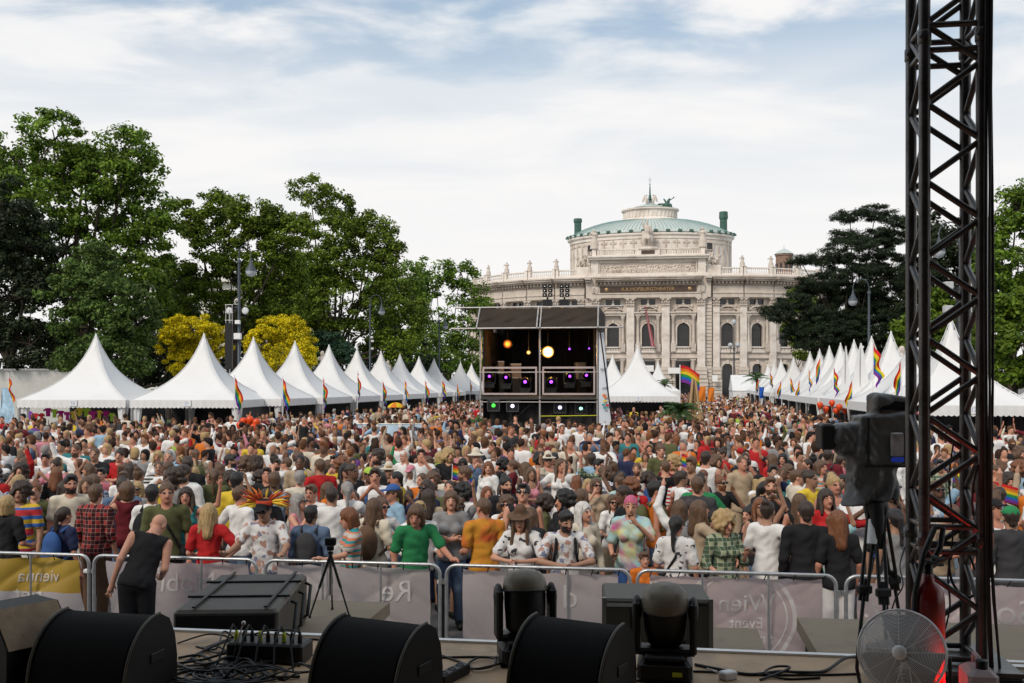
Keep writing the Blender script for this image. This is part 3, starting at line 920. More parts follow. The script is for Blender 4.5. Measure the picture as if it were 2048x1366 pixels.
def column_mesh(wd, base=6.8, ped=True):
    c = MB()
    if ped: rustic(c, -wd * 0.85, wd * 0.85, 0.0, 4.2, -0.3, 1.15, 0.82); rustic(c, -wd * 0.72, wd * 0.72, 4.25, base - 0.7, -0.3, 0.98, 0.85)
    c.box((0, -0.75, base - 0.45), (wd * 1.5, 1.3, 0.5)); c.box((0, -0.75, base), (wd * 1.25, 1.15, 0.5))
    c.box((0, -0.72, (base + ZCAP0) / 2), (wd, 1.0, ZCAP0 - base), mi=1)
    for k in range(3): c.box((wd * 0.28 * (k - 1), -1.24, (base + ZCAP0) / 2), (wd * 0.17, 0.05, ZCAP0 - base - 1.0), mi=1)
    me = c.mesh('giant_column', [STONE, STONE_L])
    k = MB()
    k.box((0, -0.72, ZCAP0 + 0.12), (wd * 1.12, 1.1, 0.22)); k.box((0, -0.75, (ZCAP0 + ZCAP1) / 2), (wd * 0.98, 1.0, ZCAP1 - ZCAP0 - 0.3))
    r0 = random.Random(2)
    for row, (z, n, sp) in enumerate(((ZCAP0 + 0.5, 5, 1.1), (ZCAP0 + 1.1, 4, 1.2), (ZCAP0 + 1.7, 2, 1.3))):
        for i in range(n):
            x = (i - (n - 1) / 2) * wd * sp / n
            k.ball((x, -1.3 - row * 0.08, z), (wd * 0.14 if row < 2 else wd * 0.24, 0.18, 0.3), 6)
    k.box((0, -0.8, ZCAP1 - 0.15), (wd * 1.45, 1.5, 0.26))
    return me, k.mesh('capital', [STONE])

CB, WB = bay_meshes(7.9, False), bay_meshes(6.8, True)
COLM, CAPM = column_mesh(1.75)
COLW, CAPW = column_mesh(1.5)
def put_bay(B, loc, rz, centre):
    rot = (0, 0, rz)
    part(theatre, 'wall', B['wall'], loc, rot)
    w_ = part(theatre, 'window', B['window'], loc, rot); part(w_, 'window_frame', B['frame'])
    a_ = part(theatre, 'attic_window', B['attic'], loc, rot); part(a_, 'bust', B['bust'])
    part(theatre, 'doorway', B['door'], loc, rot)
    part(theatre, 'aedicule', B['aedicule'], loc, rot)
    stuff(part(theatre, 'balustrade', B['sill'], loc, rot))
    stuff(part(theatre, 'stone_courses', B['stones'], loc, rot))
    part(theatre, 'entablature', B['entablature'], loc, rot)
    if not centre: stuff(part(theatre, 'parapet', B['parapet'], loc, rot))
for i in (-1, 0, 1): put_bay(CB, (i * 7.9, 0, 0), 0, True)
for x in (-11.85, -3.95, 3.95, 11.85):
    part(theatre, 'column', COLM, (x, 0, 0)); part(theatre, 'capital', CAPM, (x, 0, 0))
# rusticated edges of the centre block
e = MB()
for sx in (-1, 1):
    rustic(e, sx * 13.5 - 0.7, sx * 13.5 + 0.7, 0.0, ZCAP1 - 0.05, 0.0, 0.5, 0.8)
    e.box((sx * 13.5, 0.55, ZCAP1 / 2), (1.38, 1.0, ZCAP1)); e.box((sx * 12.93, 0.0, (ZCAP1 + ZCOR) / 2), (2.1, 2.4, ZCOR - ZCAP1 - 0.02)); e.box((sx * 12.95, 1.15, 13.6), (3.1, 0.9, 27.2))
    e.box((sx * 13.45, -1.0, ZCOR - 0.3), (1.4, 3.6, 0.56)); e.box((sx * 13.45, -0.8, ZDEN + 0.2), (1.2, 2.6, 0.38))
stuff(e.build('stone_courses', [STONE], theatre))
# wings: arcs that curve away
RW, SX0, SY0 = 34.0, 14.3, 1.3
for sx in (-1, 1):
    for k in range(5):
        s_ = 3.4 + 6.8 * k
        a = s_ / RW
        put_bay(WB, (sx * (SX0 + RW * math.sin(a)), SY0 + RW * (1 - math.cos(a)), 0), sx * a, False)
        for j in ((0, 1) if k == 0 else (1,)):
            a2 = (6.8 * (k + j)) / RW
            off = 0.9 if (k == 0 and j == 0) else 0
            x_, y_ = sx * (SX0 + off + RW * math.sin(a2)), SY0 + RW * (1 - math.cos(a2))
            part(theatre, 'column', COLW, (x_, y_, 0), (0, 0, sx * a2)); part(theatre, 'capital', CAPW, (x_, y_, 0), (0, 0, sx * a2))
# inscription
b = MB().box((0, -1.42, 24.52), (21.6, 0.16, 1.36)).build('inscription_panel', [BROWN], theatre)
tm = text_mesh('K.K.HOFBURGTHEATER', 1.12, 'lettering', GOLD, 0.05)
o = part(b, 'lettering', tm, (0, -1.54, 24.5), (R(90), 0, 0), (1.0, 1.0, 1.0))
for sx in (-1, 1):
    MB().lathe([(0.42, 0), (0.2, 0.12), (0, 0.12)], (0, 0, 0), 8, M=Matrix.Rotation(R(90), 3, 'X')).build('rosette', [GOLD], b, (sx * 9.3, -1.5, 24.5))
for sx in (-1, 1):
    m = MB().box((sx * 11.9, -1.45, 24.5), (1.5, 0.2, 1.4))
    r0 = random.Random(8)
    for k in range(12): m.ball((sx * 11.9 + r0.uniform(-0.5, 0.5), -1.58, 24.5 + r0.uniform(-0.5, 0.5)), (0.16, 0.12, 0.16), 6)
    m.build('carved_block', [STONE], theatre)
# attic storey with its relief
at = MB()
at.box((0, 0.3, 27.75), (27.6, 3.2, 0.9)); at.box((0, 0.6, 29.6), (25.6, 2.6, 3.6)); at.box((0, -0.05, 31.55), (26.6, 3.9, 0.45)); at.box((0, -0.2, 31.9), (27.2, 4.3, 0.3))
for sx in (-1, 1):
    at.box((sx * 12.0, -0.85, 29.6), (1.7, 0.5, 3.4)); at.box((sx * 14.6, 1.0, 28.6), (3.2, 1.8, 2.6))
for k in range(9): at.ball((-12 + 3 * k, -1.65, ZCOR + 0.15), (0.3, 0.25, 0.3), 6)
at.build('attic', [STONE_L], theatre)
r0 = np.random.default_rng(6)
NX, NZ = 210, 22
gx, gz = np.meshgrid(np.linspace(-10.6, 10.6, NX), np.linspace(28.1, 30.6, NZ), indexing='ij')
hgt = np.zeros_like(gx)
for k in range(70):                                  # a frieze of dancing figures: torso, head, limbs
    cx_, cz_, ln = -10.4 + 20.8 * (k + r0.uniform(0, 1)) / 70, 28.9 + r0.uniform(-0.2, 0.4), r0.uniform(-0.9, 0.9)
    for (ox, oz, rx, rz, hh) in ((0, 0, 0.22, 0.5, 0.4), (ln * 0.3, 0.75, 0.17, 0.2, 0.42), (ln * 0.5, 0.3, 0.4, 0.1, 0.3), (-ln * 0.4, -0.55, 0.16, 0.45, 0.3), (ln * 0.35, -0.6, 0.16, 0.4, 0.3)):
        d2 = ((gx - cx_ - ox) / rx) ** 2 + ((gz - cz_ - oz) / rz) ** 2
        hgt = np.maximum(hgt, hh * np.sqrt(np.clip(1 - d2, 0, 1)))
V = np.stack([gx, -0.74 - hgt, gz], -1).reshape(-1, 3)
ii, jj = np.meshgrid(np.arange(NX - 1), np.arange(NZ - 1), indexing='ij')
q0 = (ii * NZ + jj).ravel()
F = np.stack([q0, q0 + NZ, q0 + NZ + 1, q0 + 1], 1)
link('relief', fast_mesh('relief', V, F, [STONE]), theatre)
m = MB()
for z in (27.98, 30.75): m.box((0, -0.85, z), (21.8, 0.3, 0.16))
for x in (-10.85, 10.85): m.box((x, -0.85, 29.36), (0.16, 0.3, 2.6))
m.build('relief_frame', [STONE_L], theatre)
m = MB(); m.box((0, 0.2, 32.2), (25.4, 1.0, 0.35))
for cx_ in (-7.2, 7.2): baluster_row(m, 9.4, 32.35, 33.9, 0.2, 0.55, cx_)
for x in (-12.2, -2.2, 2.2, 12.2): m.box((x, 0.2, 33.1), (0.9, 1.2, 1.7))
stuff(m.build('balustrade', [STONE_L], theatre))
m = MB().box((0, 0.2, 33.0), (3.5, 1.3, 1.5)); m.box((0, 0.2, 33.9), (4.4, 1.8, 0.35)); m.box((0, 0.2, 34.15), (3.4, 1.6, 0.25))
m.build('pedestal', [STONE_L], theatre)
MB().box((0, -0.5, 33.0), (3.0, 0.14, 0.85)).build('plaque', [BROWN], theatre)
# statues
def fig_mesh(fig, h, mats, gown=True, wings=False):
    vs, fs, o = [], [], 0
    for V, Q in ([fig.body(h, 0.0 if not gown else 0.3, features=False)[:2], fig.top(h, 'dress'), fig.hair(h, 'bob')] if gown else [fig.body(h, features=False)[:2], fig.top(h, 'tee'), fig.bottom(h, 0.4)]):
        vs.append(V); fs.append(Q + o); o += len(V)
    V = np.concatenate(vs); Q = np.concatenate(fs)
    return V, Q
sv, sq = fig_mesh(Figure(True, ('bent', 'hip'), yaw=0.3), 0.05, None)
bs = MB(); bs.lathe([(0.30, 0.0), (0.28, 0.1), (0.25, 0.6)], (0, 0, 0), 10)
sv2 = np.concatenate([sv, np.array(bs.v)]); sq2 = np.concatenate([sq, np.array(bs.f) + len(sv)])
STAT = fast_mesh('standing_statue', sv2, sq2, [STONE])
sit = Figure(False, ('bent', 'up'), yaw=0.15, crouch=0.38)
v1, q1 = sit.body(0.045, features=False)[:2]; v2, q2 = sit.top(0.045, 'tee'); v3, q3 = sit.bottom(0.045, 0.1); v4, q4 = sit.hair(0.045, 'short')
seat = MB().box((0, 0.22, 0.3), (0.62, 0.5, 0.6)).box((0, 0.42, 0.55), (0.6, 0.12, 0.6))
vv, qq, o_ = [], [], 0
for a_, b_ in ((v1, q1), (v2, q2), (v3, q3), (v4, q4), (np.array(seat.v), np.array([f for f in seat.f]))):
    vv.append(a_); qq.append(b_ + o_); o_ += len(a_)
SITM = fast_mesh('seated_statue', np.concatenate(vv), np.concatenate(qq), [STONE])
part(theatre, 'statue', SITM, (-0.2, 0.2, 34.25), (0, 0, 0), (3.9, 3.4, 4.5))
for x in (-12.2, 12.2): part(theatre, 'statue', STAT, (x, 0.2, 33.95), (0, 0, 0.4 if x < 0 else -0.3), (3.5, 3.2, 2.6))
for sx, k in ((-1, 1), (-1, 2), (-1, 3), (-1, 4), (1, 1), (1, 2), (1, 3)):
    a = 6.8 * k / RW
    part(theatre, 'statue', STAT, (sx * (SX0 + RW * math.sin(a)), SY0 + RW * (1 - math.cos(a)) - 0.5, ZCOR + 2.3), (0, 0, sx * a + 0.5 * (k % 2)), (2.2, 2.0, 1.45))
for sx in (-1, 1):                                   # trophies at the attic's feet
    m = MB(); r0 = random.Random(3)
    for k in range(30): m.ball((sx * (14.6 + r0.gauss(0, 0.75)), 0.4 + r0.gauss(0, 0.3), 30.2 + abs(r0.gauss(0, 1.1))), (0.35, 0.3, 0.45), 6)
    m.build('trophy', [STONE], theatre)
# wing roofs, then drum and dome
m = MB()
for sx in (-1, 1):
    m.add([(sx * 13, 3, 28.2), (sx * (SX0 + RW * 0.45), 7, 28.0), (sx * (SX0 + RW * 0.84), 20, 28.0), (sx * (SX0 + RW * 0.84), 60, 28.0), (sx * 13, 60, 30.0)], [(0, 1, 2, 3, 4)])
m.build('wing_roof', [COPPER], theatre)
EL = Matrix(((1, 0, 0), (0, 0.55, 0), (0, 0, 1)))
DC = (0.3, 14.0, 0)
DR = 19.0
MB().lathe([(DR, 27), (DR, 36.6), (DR + 0.35, 36.7), (DR + 0.35, 37.2), (DR + 0.9, 37.6), (DR + 0.9, 38.0), (DR + 0.2, 38.1)], DC, 96, M=EL, smooth=False).build('drum', [STONE_L], theatre)
m = MB()
for k in range(24):                                  # panels, pilasters and dark windows round the drum
    a = PI + PI * (k + 0.5) / 24
    q = Vector((DR * math.cos(a), DR * 0.55 * math.sin(a), 0)); n = Vector((math.cos(a) * 0.55, math.sin(a), 0)).normalized()
    rz = math.atan2(n.y, n.x) + PI / 2
    m.box(Vector(DC) + q + n * 0.08 + Vector((0, 0, 33.0)), (0.35, 0.3, 7.0), rz)
    m.box(Vector(DC) + q + Vector((0, 0, 35.9)), (1.6, 0.34, 0.5), rz)
stuff(m.build('drum_panelling', [STONE], theatre))
for px_ in (-13.6, 13.6):
    a = math.acos(px_ / DR); a = -a
    q = Vector((DR * math.cos(a), DR * 0.55 * math.sin(a), 0)); n = Vector((math.cos(a) * 0.55, math.sin(a), 0)).normalized()
    w_ = MB().box((0, -0.15, 0), (1.5, 0.2, 1.5)).build('drum_window', [GLASS_D], theatre, Vector(DC) + q + Vector((0, 0, 35.0)), math.atan2(n.y, n.x) + PI / 2)
    f_ = MB().box((0, -0.28, 0.85), (2.1, 0.3, 0.22)).box((0, -0.28, -0.85), (2.1, 0.3, 0.22)).box((0.9, -0.28, 0), (0.25, 0.3, 1.5)).box((-0.9, -0.28, 0), (0.25, 0.3, 1.5)).build('window_frame', [STONE], w_)
prof = [(DR + 0.9, 38.15), (DR + 0.9, 38.5), (DR + 0.3, 38.75)] + [(DR + 0.3 - (DR + 0.3 - 6.9) * t, 38.75 + 3.5 * math.sin(t * PI / 2) ** 0.86) for t in (0.12, 0.25, 0.4, 0.55, 0.7, 0.85, 1.0)]
rf = MB().lathe(prof, DC, 96, M=EL).build('dome_roof', [COPPER], theatre)
m = MB()
for k in range(64):
    a = PI + PI * (k + 0.5) / 64
    m.tube([Vector(DC) + EL @ Vector((r_ * math.cos(a), r_ * math.sin(a), z + 0.03)) for r_, z in prof[2:]], 0.07, 4)
stuff(m.build('roof_seams', [mat('copper_seam', (0.22, 0.33, 0.32), 0.6)], rf))
m = MB()
for k in range(22):
    a = PI + PI * (k + 0.5) / 22
    m.box(Vector(DC) + EL @ Vector(((DR + 0.9) * math.cos(a), (DR + 0.9) * math.sin(a), 38.45)), (0.9, 0.4, 0.5))
stuff(m.build('roof_cresting', [COPPER_D], rf))
EL2 = Matrix(((1, 0, 0), (0, 0.75, 0), (0, 0, 1)))
m = MB().lathe([(7.5, 43.0), (7.2, 43.9), (6.5, 44.2), (6.3, 44.4), (6.3, 46.0), (6.9, 46.25), (6.9, 46.6), (6.2, 46.7), (4.6, 46.9)], DC, 48, M=EL2, smooth=False)
for k in range(20):
    a = PI + PI * (k + 0.5) / 20
    m.box(Vector(DC) + EL2 @ Vector((6.35 * math.cos(a), 6.35 * math.sin(a), 45.2)), (0.3, 0.3, 1.4), a)
m.build('lantern', [STONE_L], theatre, (0, 0, -1.65))
MB().lathe([(4.3, 46.7), (4.5, 47.0), (3.8, 47.35), (2.2, 47.8), (1.0, 48.1), (0.8, 49.2), (0, 49.3)], DC, 32, M=EL2).build('lantern_cap', [COPPER], theatre, (0, 0, -1.65))
MB().lathe([(4.05, 46.9), (4.15, 46.5), (4.7, 46.98), (4.5, 47.05)], DC, 32, M=EL2).build('cap_rim', [COPPER_D], theatre, (0, 0, -1.65))
m = MB().lathe([(0.42, 49.0), (0.3, 50.0), (0.2, 50.2), (0.13, 52.0), (0.07, 52.4), (0.03, 54.4)], (0.3, 13, 0), 8); m.box((0.3, 13, 53.7), (0.9, 0.06, 0.06)); m.ball((0.3, 13, 52.6), 0.16, 6)
m.build('finial', [COPPER_D], theatre, (0, 0, -1.65))
m = MB()
for sx in (-1, 1):                                   # winged stone figures flanking the finial
    m.ball((0.3 + sx * 0.95, 12, 50.0), (0.4, 0.4, 1.1), 8); m.ball((0.3 + sx * 0.95, 12, 51.4), (0.25, 0.25, 0.28), 8); m.ball((0.3 + sx * 1.7, 12.2, 50.5), (0.32, 0.15, 1.15), 8, M=Matrix.Rotation(-sx * 0.3, 3, 'Y'))
m.v = [(0.3 + (x - 0.3) * 0.85, y, 47.7 + (z - 48.9) * 0.85) for x, y, z in m.v]
m.build('winged_figure', [STONE], theatre, (0, 0, -1.65))
m = MB()
m.ball((4.6, 12, 49.1), (1.5, 0.8, 1.0), 10); m.ball((5.2, 12, 50.4), (0.6, 0.5, 0.95), 8); m.ball((5.6, 12, 51.4), (0.3, 0.3, 0.32), 8)
m.ball((4.0, 12, 50.6), (0.35, 0.5, 1.25), 8, M=Matrix.Rotation(-0.6, 3, 'Y')); m.tube([(5.6, 12, 50.9), (6.5, 12, 51.3), (7.1, 12, 51.8)], [0.22, 0.16, 0.12], 6); m.ball((7.2, 12, 51.9), 0.3, 6)
m.ball((6.0, 12, 48.4), (0.7, 0.8, 1.3), 8); m.tube([(1.2, 12, 49.3), (2.6, 12, 49.5), (3.6, 12, 49.2)], [0.4, 0.28, 0.5], 6); m.box((3.3, 12, 48.4), (4.0, 1.0, 0.5))
m.v = [(4.3 + (x - 4.6) * 0.62, y, 46.5 + (z - 47.6) * 0.62) for x, y, z in m.v]
m.build('roof_sculpture', [COPPER_D], theatre, (0, 0, -1.65))
for px_, zt_ in ((-17.2, 42.9), (17.2, 43.7)):
    MB().lathe([(1.2, 38.6), (1.05, 38.9), (0.85, 39.4), (0.85, 41.8), (1.05, 42.2), (0.98, zt_), (0, zt_)], (0.3 + px_, 11.5, 0), 8, smooth=False).build('chimney', [COPPER_D], theatre)
# theatre flag on its pole
m = MB().tube([(-0.9, -1.0, 18.9), (0.6, -4.6, 20.5)], 0.07, 6)
th_flag = MB().grid(lambda a, b_: (-0.8 + 3.4 * b_ * 0.3 + 0.9 * a * (0.35 + 0.65 * b_) + 0.5 * b_, -3.0 + 0.25 * math.sin(a * 9), 20.6 - 9.2 * b_), 8, 12, mfn=lambda i, j: (0, 1, 0, 0)[i // 2] if True else 0).build('theatre_flag', [mat('red_cloth', (0.42, 0.10, 0.10), 0.85), mat('grey_violet_cloth', (0.42, 0.33, 0.42), 0.85)])
th_flag.parent = theatre; th_flag.name = 'flag'
m.build('flag_pole', [BLACKM], theatre)
# notices on the ground floor
for x, z, w_, h_ in ((6.6, 6.1, 4.2, 1.3), (14.8, 4.4, 1.2, 1.4), (9.6, 7.0, 0, 0), (-0.2, 6.6, 3.0, 1.4)):
    if w_: MB().box((x, -1.9, z), (w_, 0.1, h_)).build('notice_board', [WHITE], theatre)

# ------------------------------------------------------------------ other buildings seen in gaps
br = thing('brick_tower', 'round red brick tower with a small grey cap beyond the theatre', 'tower', (P(1568, 0, 300).x, 300, 0))
MB().lathe([(2.5, 0), (2.5, 41.6), (2.75, 41.7), (2.75, 42.2)], (0, 0, 0), 10, smooth=False).build('shaft', [mat('tower_brick', (0.25, 0.16, 0.12), 0.9, var=0.25, scale=1.0)], br)
MB().lathe([(2.95, 42.2), (1.4, 43.3), (0.1, 43.9), (0.05, 45)], (0, 0, 0), 10, smooth=False).build('cap', [COPPER], br)
for k in range(10):
    a = 2 * PI * (k + 0.5) / 10
    part(br, 'window', (MB().prism(arch_poly(0.7, 0, 2.2, 6), 'y', -0.15, 0.2)).mesh('tower_window', [GLASS_D]) if k == 0 else bpy.data.meshes['tower_window'], (2.4 * math.cos(a), 2.4 * math.sin(a), 36.8), (0, 0, a + PI / 2))
m = MB().box((0, -2.8, 36.5), (5.4, 0.6, 0.5)).box((0, -1, 35), (4.4, 4.4, 3.0), taper=0.6)
m.build('tiled_roof', [BRICK], br)
dm = thing('domed_pavilion', 'small grey domed roof beside the left end of the theatre', 'building', (P(980, 0, 250).x, 250, 0))
MB().box((0, 4, 11), (11, 10, 22)).box((0, 4, 22.3), (11.8, 10.8, 0.6)).build('wall', [STONE], dm)
MB().lathe([(4.6, 22.5), (4.5, 24.5), (3.6, 26.6), (2.0, 28.0), (0.5, 28.6), (0.4, 29.3), (0.06, 29.5), (0.05, 31.5)], (0, 4, 0), 20).build('dome', [mat('slate_grey', (0.33, 0.33, 0.33), 0.7)], dm)
pal = thing('palace_building', 'white facade with tall dark windows showing through the trees behind the yellow shrub', 'building', (P(428, 0, 135).x, 135, 0), -TH)
MB().box((0, 5, 8.5), (26, 10, 17)).box((0, -0.2, 17.2), (27, 1.4, 0.7)).box((0, -0.1, 8.2), (26, 0.6, 0.5)).build('wall', [mat('white_render', (0.72, 0.69, 0.65), 0.85, var=0.06)], pal)
for k in range(9):
    for z in (4.5, 12.0):
        w_ = MB().box((-11 + 2.75 * k, -0.06, z), (1.3, 0.12, 3.6)).build('window', [GLASS_D], pal)
        MB().box((-11 + 2.75 * k, -0.14, z + 1.95), (1.9, 0.3, 0.25)).box((-11 + 2.75 * k, -0.14, z - 1.95), (1.9, 0.3, 0.2)).box((-11 + 2.75 * k, -0.13, z), (0.1, 0.05, 3.6)).build('window_frame', [WHITE], w_)

# ------------------------------------------------------------------ trees
LM = {
    'plane': leaf_mat('plane_leaves', (0.026, 0.066, 0.008), (0.20, 0.315, 0.034), 0.32),
    'willow': leaf_mat('willow_leaves', (0.024, 0.052, 0.012), (0.125, 0.20, 0.040), 0.25),
    'sophora': leaf_mat('sophora_leaves', (0.034, 0.066, 0.006), (0.185, 0.255, 0.022), 0.3),
    'dark': leaf_mat('yew_leaves', (0.010, 0.017, 0.008), (0.034, 0.048, 0.018), 0.12),
    'yellow': leaf_mat('golden_rain_leaves', (0.15, 0.17, 0.008), (0.95, 0.76, 0.012), 0.25),
    'blue': leaf_mat('blue_green_leaves', (0.018, 0.045, 0.022), (0.045, 0.10, 0.05), 0.2),
    'pine': leaf_mat('pine_needles', (0.008, 0.017, 0.009), (0.034, 0.052, 0.022), 0.1),
    'maple': leaf_mat('maple_leaves', (0.05, 0.10, 0.010), (0.155, 0.23, 0.02), 0.35),
    'palm': leaf_mat('palm_fronds', (0.03, 0.07, 0.02), (0.08, 0.15, 0.04), 0.2),
}
def leaf_quads(C, N, L, W, rg):
    """diamond leaves at C with normals N"""
    n = len(C)
    t = rg.normal(size=(n, 3)); t -= N * (t * N).sum(1)[:, None]; t /= np.linalg.norm(t, axis=1)[:, None] + 1e-9
    b = np.cross(N, t)
    l = (L * rg.uniform(0.65, 1.25, n))[:, None]; w = (W * rg.uniform(0.7, 1.2, n))[:, None]
    V = np.stack([C - t * l, C + b * w + N * l * 0.12, C + t * l, C - b * w + N * l * 0.12], 1).reshape(-1, 3)
    return V, np.arange(4 * n).reshape(n, 4)
def tree(name, label, kind, d, lobes, base, dens=1.0, leaf=0.17, clump=0.55, group=None, flat=1.0, fill=1.0, limbs=True, cat='tree', seed=1, trunk_r=0.4, slim=0.6, jit=0.35):
    rg = np.random.default_rng(seed)
    root_p = P(base, 0, d); root_p.z = 0
    root = thing(name, label, cat, root_p, 0, group)
    lm = LM[kind]
    B = [] ; tops = []
    s = d / FPX
    for (px, py, rx, ry) in lobes:
        dd = d + rg.uniform(-1, 1) * jit * rx * s * 2
        c = P(px, py, dd) - root_p
        r = np.array([rx * s, max(rx, ry) * s * 0.9, ry * s])
        tops.append((c, r))
        ncl = max(9, int(dens * 3.0 * r[0] * r[2] / (clump ** 2) * fill + 7))
        q = rg.normal(size=(ncl, 3)); q /= np.linalg.norm(q, axis=1)[:, None]
        rad = rg.uniform(0.35, 1.0, ncl) ** 0.55
        cc = np.array(c) + q * rad[:, None] * r * rg.uniform(0.88, 1.08, (ncl, 1))
        B.append(cc)
    CC = np.concatenate(B)
    leaf *= 0.74; nl = int(66 * (0.17 / leaf) ** 1.25)
    k = np.repeat(np.arange(len(CC)), nl)
    off = rg.normal(size=(len(k), 3)); off /= np.linalg.norm(off, axis=1)[:, None]
    cs = clump * rg.uniform(0.6, 1.25, len(CC))
    off *= (rg.uniform(0, 1, len(k)) ** 0.5 * cs[k])[:, None]
    off[:, 2] *= 0.62 * flat
    C = CC[k] + off
    N = off / (np.linalg.norm(off, axis=1)[:, None] + 1e-6) * 0.7 + rg.normal(size=C.shape) * 0.5 + np.array([0, 0, 0.55])
    N /= np.linalg.norm(N, axis=1)[:, None]
    V, F = leaf_quads(C, N, leaf, leaf * slim, rg)
    link('crown', fast_mesh(name + '_crown', V, F, [lm], smooth=False), root)
    t = MB()
    zs = min(float(c.z - r[2]) for c, r in tops)
    cent = sum((c for c, r in tops), Vector()) / len(tops)
    fork = Vector((cent.x * 0.25, cent.y * 0.25, max(1.6, min(zs + 0.6, cent.z * 0.5))))
    t.tube([(0, 0, 0), (0.05, 0.02, fork.z * 0.5), fork], [trunk_r * 1.2, trunk_r, trunk_r * 0.8], 8)
    for c, r in tops:
        w = Vector((rg.normal(), rg.normal(), 0)) * 0.35
        mid = fork.lerp(c, 0.55) + w + Vector((0, 0, -0.06 * (c - fork).length))
        end = c + Vector((0, 0, float(r[2]) * 0.35))
        t.tube([fork, fork.lerp(mid, 0.5) + w * 0.4, mid, end], [trunk_r * 0.36, trunk_r * 0.27, trunk_r * 0.18, trunk_r * 0.06], 6)
    for j in rg.choice(len(CC), min(len(CC), 70), replace=False):
        p = Vector(CC[j]); c = min(tops, key=lambda a: (a[0] - p).length)[0]
        t.tube([c, c.lerp(p, 0.6) + Vector((0, 0, 0.15)), p], [trunk_r * 0.13, trunk_r * 0.08, 0.02], 4)
    t.build('trunk', [BARK], root)
    return root
tree('plane_tree', 'tallest broad green tree, on the far left behind the tents', 'plane', 62, [(105, 285, 72, 72), (40, 335, 60, 65), (-30, 350, 60, 90), (175, 300, 58, 60), (258, 312, 52, 58), (285, 345, 42, 55), (336, 432, 22, 36), (210, 350, 60, 60), (60, 420, 90, 80), (170, 400, 90, 80), (262, 420, 62, 75), (300, 490, 45, 65), (130, 500, 110, 80), (235, 520, 75, 70), (295, 590, 45, 50), (190, 600, 80, 60)], 150, dens=1.15, leaf=0.185, clump=0.7, group='trees on the left side of the square', seed=2, trunk_r=0.6)
tree('yew_tree', 'near black conifer at the far left edge behind the white trailer', 'dark', 56, [(5, 430, 60, 75), (50, 500, 75, 70), (25, 600, 95, 80), (60, 690, 90, 60), (-40, 540, 80, 120)], 20, dens=1.3, leaf=0.17, clump=0.6, group='trees on the left side of the square', seed=3, trunk_r=0.45)
tree('willow_tree', 'grey green feathery tree behind the peak of the first left tent', 'willow', 54, [(190, 525, 50, 45), (150, 585, 60, 55), (238, 600, 72, 55), (180, 655, 95, 55), (275, 650, 55, 50), (205, 715, 105, 45)], 200, dens=1.3, leaf=0.15, clump=0.5, group='trees on the left side of the square', seed=4, trunk_r=0.3)
tree('pagoda_tree', 'olive green tree with a gap of sky at its left, above the left lamp post', 'sophora', 68, [(385, 430, 42, 48), (440, 418, 48, 35), (500, 435, 48, 42), (430, 495, 48, 45), (520, 500, 60, 60), (570, 545, 55, 60), (460, 560, 70, 50), (355, 575, 40, 55), (480, 620, 80, 50), (360, 650, 50, 50), (398, 470, 30, 30), (540, 470, 40, 40), (548, 442, 34, 30), (588, 462, 34, 34), (410, 540, 50, 40), (560, 610, 55, 55)], 470, dens=1.2, leaf=0.16, clump=0.6, group='trees on the left side of the square', seed=5, trunk_r=0.4)
tree('pagoda_tree', 'olive tree with one tall tuft and bare dark limbs, behind the fourth left tent', 'sophora', 88, [(620, 380, 48, 30), (672, 410, 42, 28), (600, 438, 28, 20), (665, 460, 55, 36), (722, 470, 48, 40), (762, 505, 42, 48), (640, 525, 65, 45), (740, 555, 70, 60), (655, 605, 90, 60), (782, 605, 52, 70), (590, 600, 50, 60), (700, 665, 100, 50), (790, 690, 45, 50), (690, 530, 60, 50), (742, 452, 40, 26), (785, 488, 34, 30), (690, 440, 50, 30), (610, 540, 40, 40), (575, 640, 50, 50), (830, 640, 25, 50)], 655, dens=1.1, leaf=0.2, clump=0.78, group='trees on the left side of the square', seed=6, trunk_r=0.42)
tree('plane_tree', 'leafy green tree just left of the lighting tower', 'plane', 124, [(870, 550, 42, 40), (922, 545, 42, 36), (948, 590, 32, 38), (860, 620, 50, 50), (930, 645, 50, 50), (880, 690, 60, 45), (940, 712, 40, 40), (972, 622, 16, 24), (838, 560, 22, 38), (950, 760, 40, 40)], 900, dens=1.3, leaf=0.27, clump=1.0, group='trees on the left side of the square', seed=7, trunk_r=0.4)
tree('golden_rain_tree', 'yellow flowering shrub behind the second left tent', 'yellow', 62, [(385, 660, 52, 34), (348, 682, 36, 30), (420, 692, 40, 42), (370, 728, 42, 28), (335, 655, 18, 16)], 390, dens=1.5, leaf=0.11, clump=0.36, group='yellow flowering shrubs', cat='shrub', seed=8, trunk_r=0.12, slim=0.4)
tree('golden_rain_tree', 'yellow flowering shrub behind the third and fourth left tents', 'yellow', 62, [(560, 658, 50, 32), (598, 690, 30, 42), (522, 690, 32, 40), (560, 720, 52, 32), (612, 720, 18, 24)], 560, dens=1.5, leaf=0.11, clump=0.36, group='yellow flowering shrubs', cat='shrub', seed=9, trunk_r=0.12, slim=0.4)
tree('small_tree', 'small blue green tree above the fifth left tent', 'blue', 70, [(664, 685, 40, 26), (650, 705, 35, 25), (685, 705, 30, 25)], 664, dens=1.2, leaf=0.12, clump=0.4, seed=10, trunk_r=0.12)
tree('undergrowth_tree', 'dark undergrowth tree behind the first two left tents', 'dark', 72, [(110, 700, 110, 60), (260, 720, 90, 60), (330, 720, 80, 60), (440, 720, 80, 50)], 250, dens=1.2, leaf=0.22, clump=0.8, seed=11, group='dark undergrowth trees')
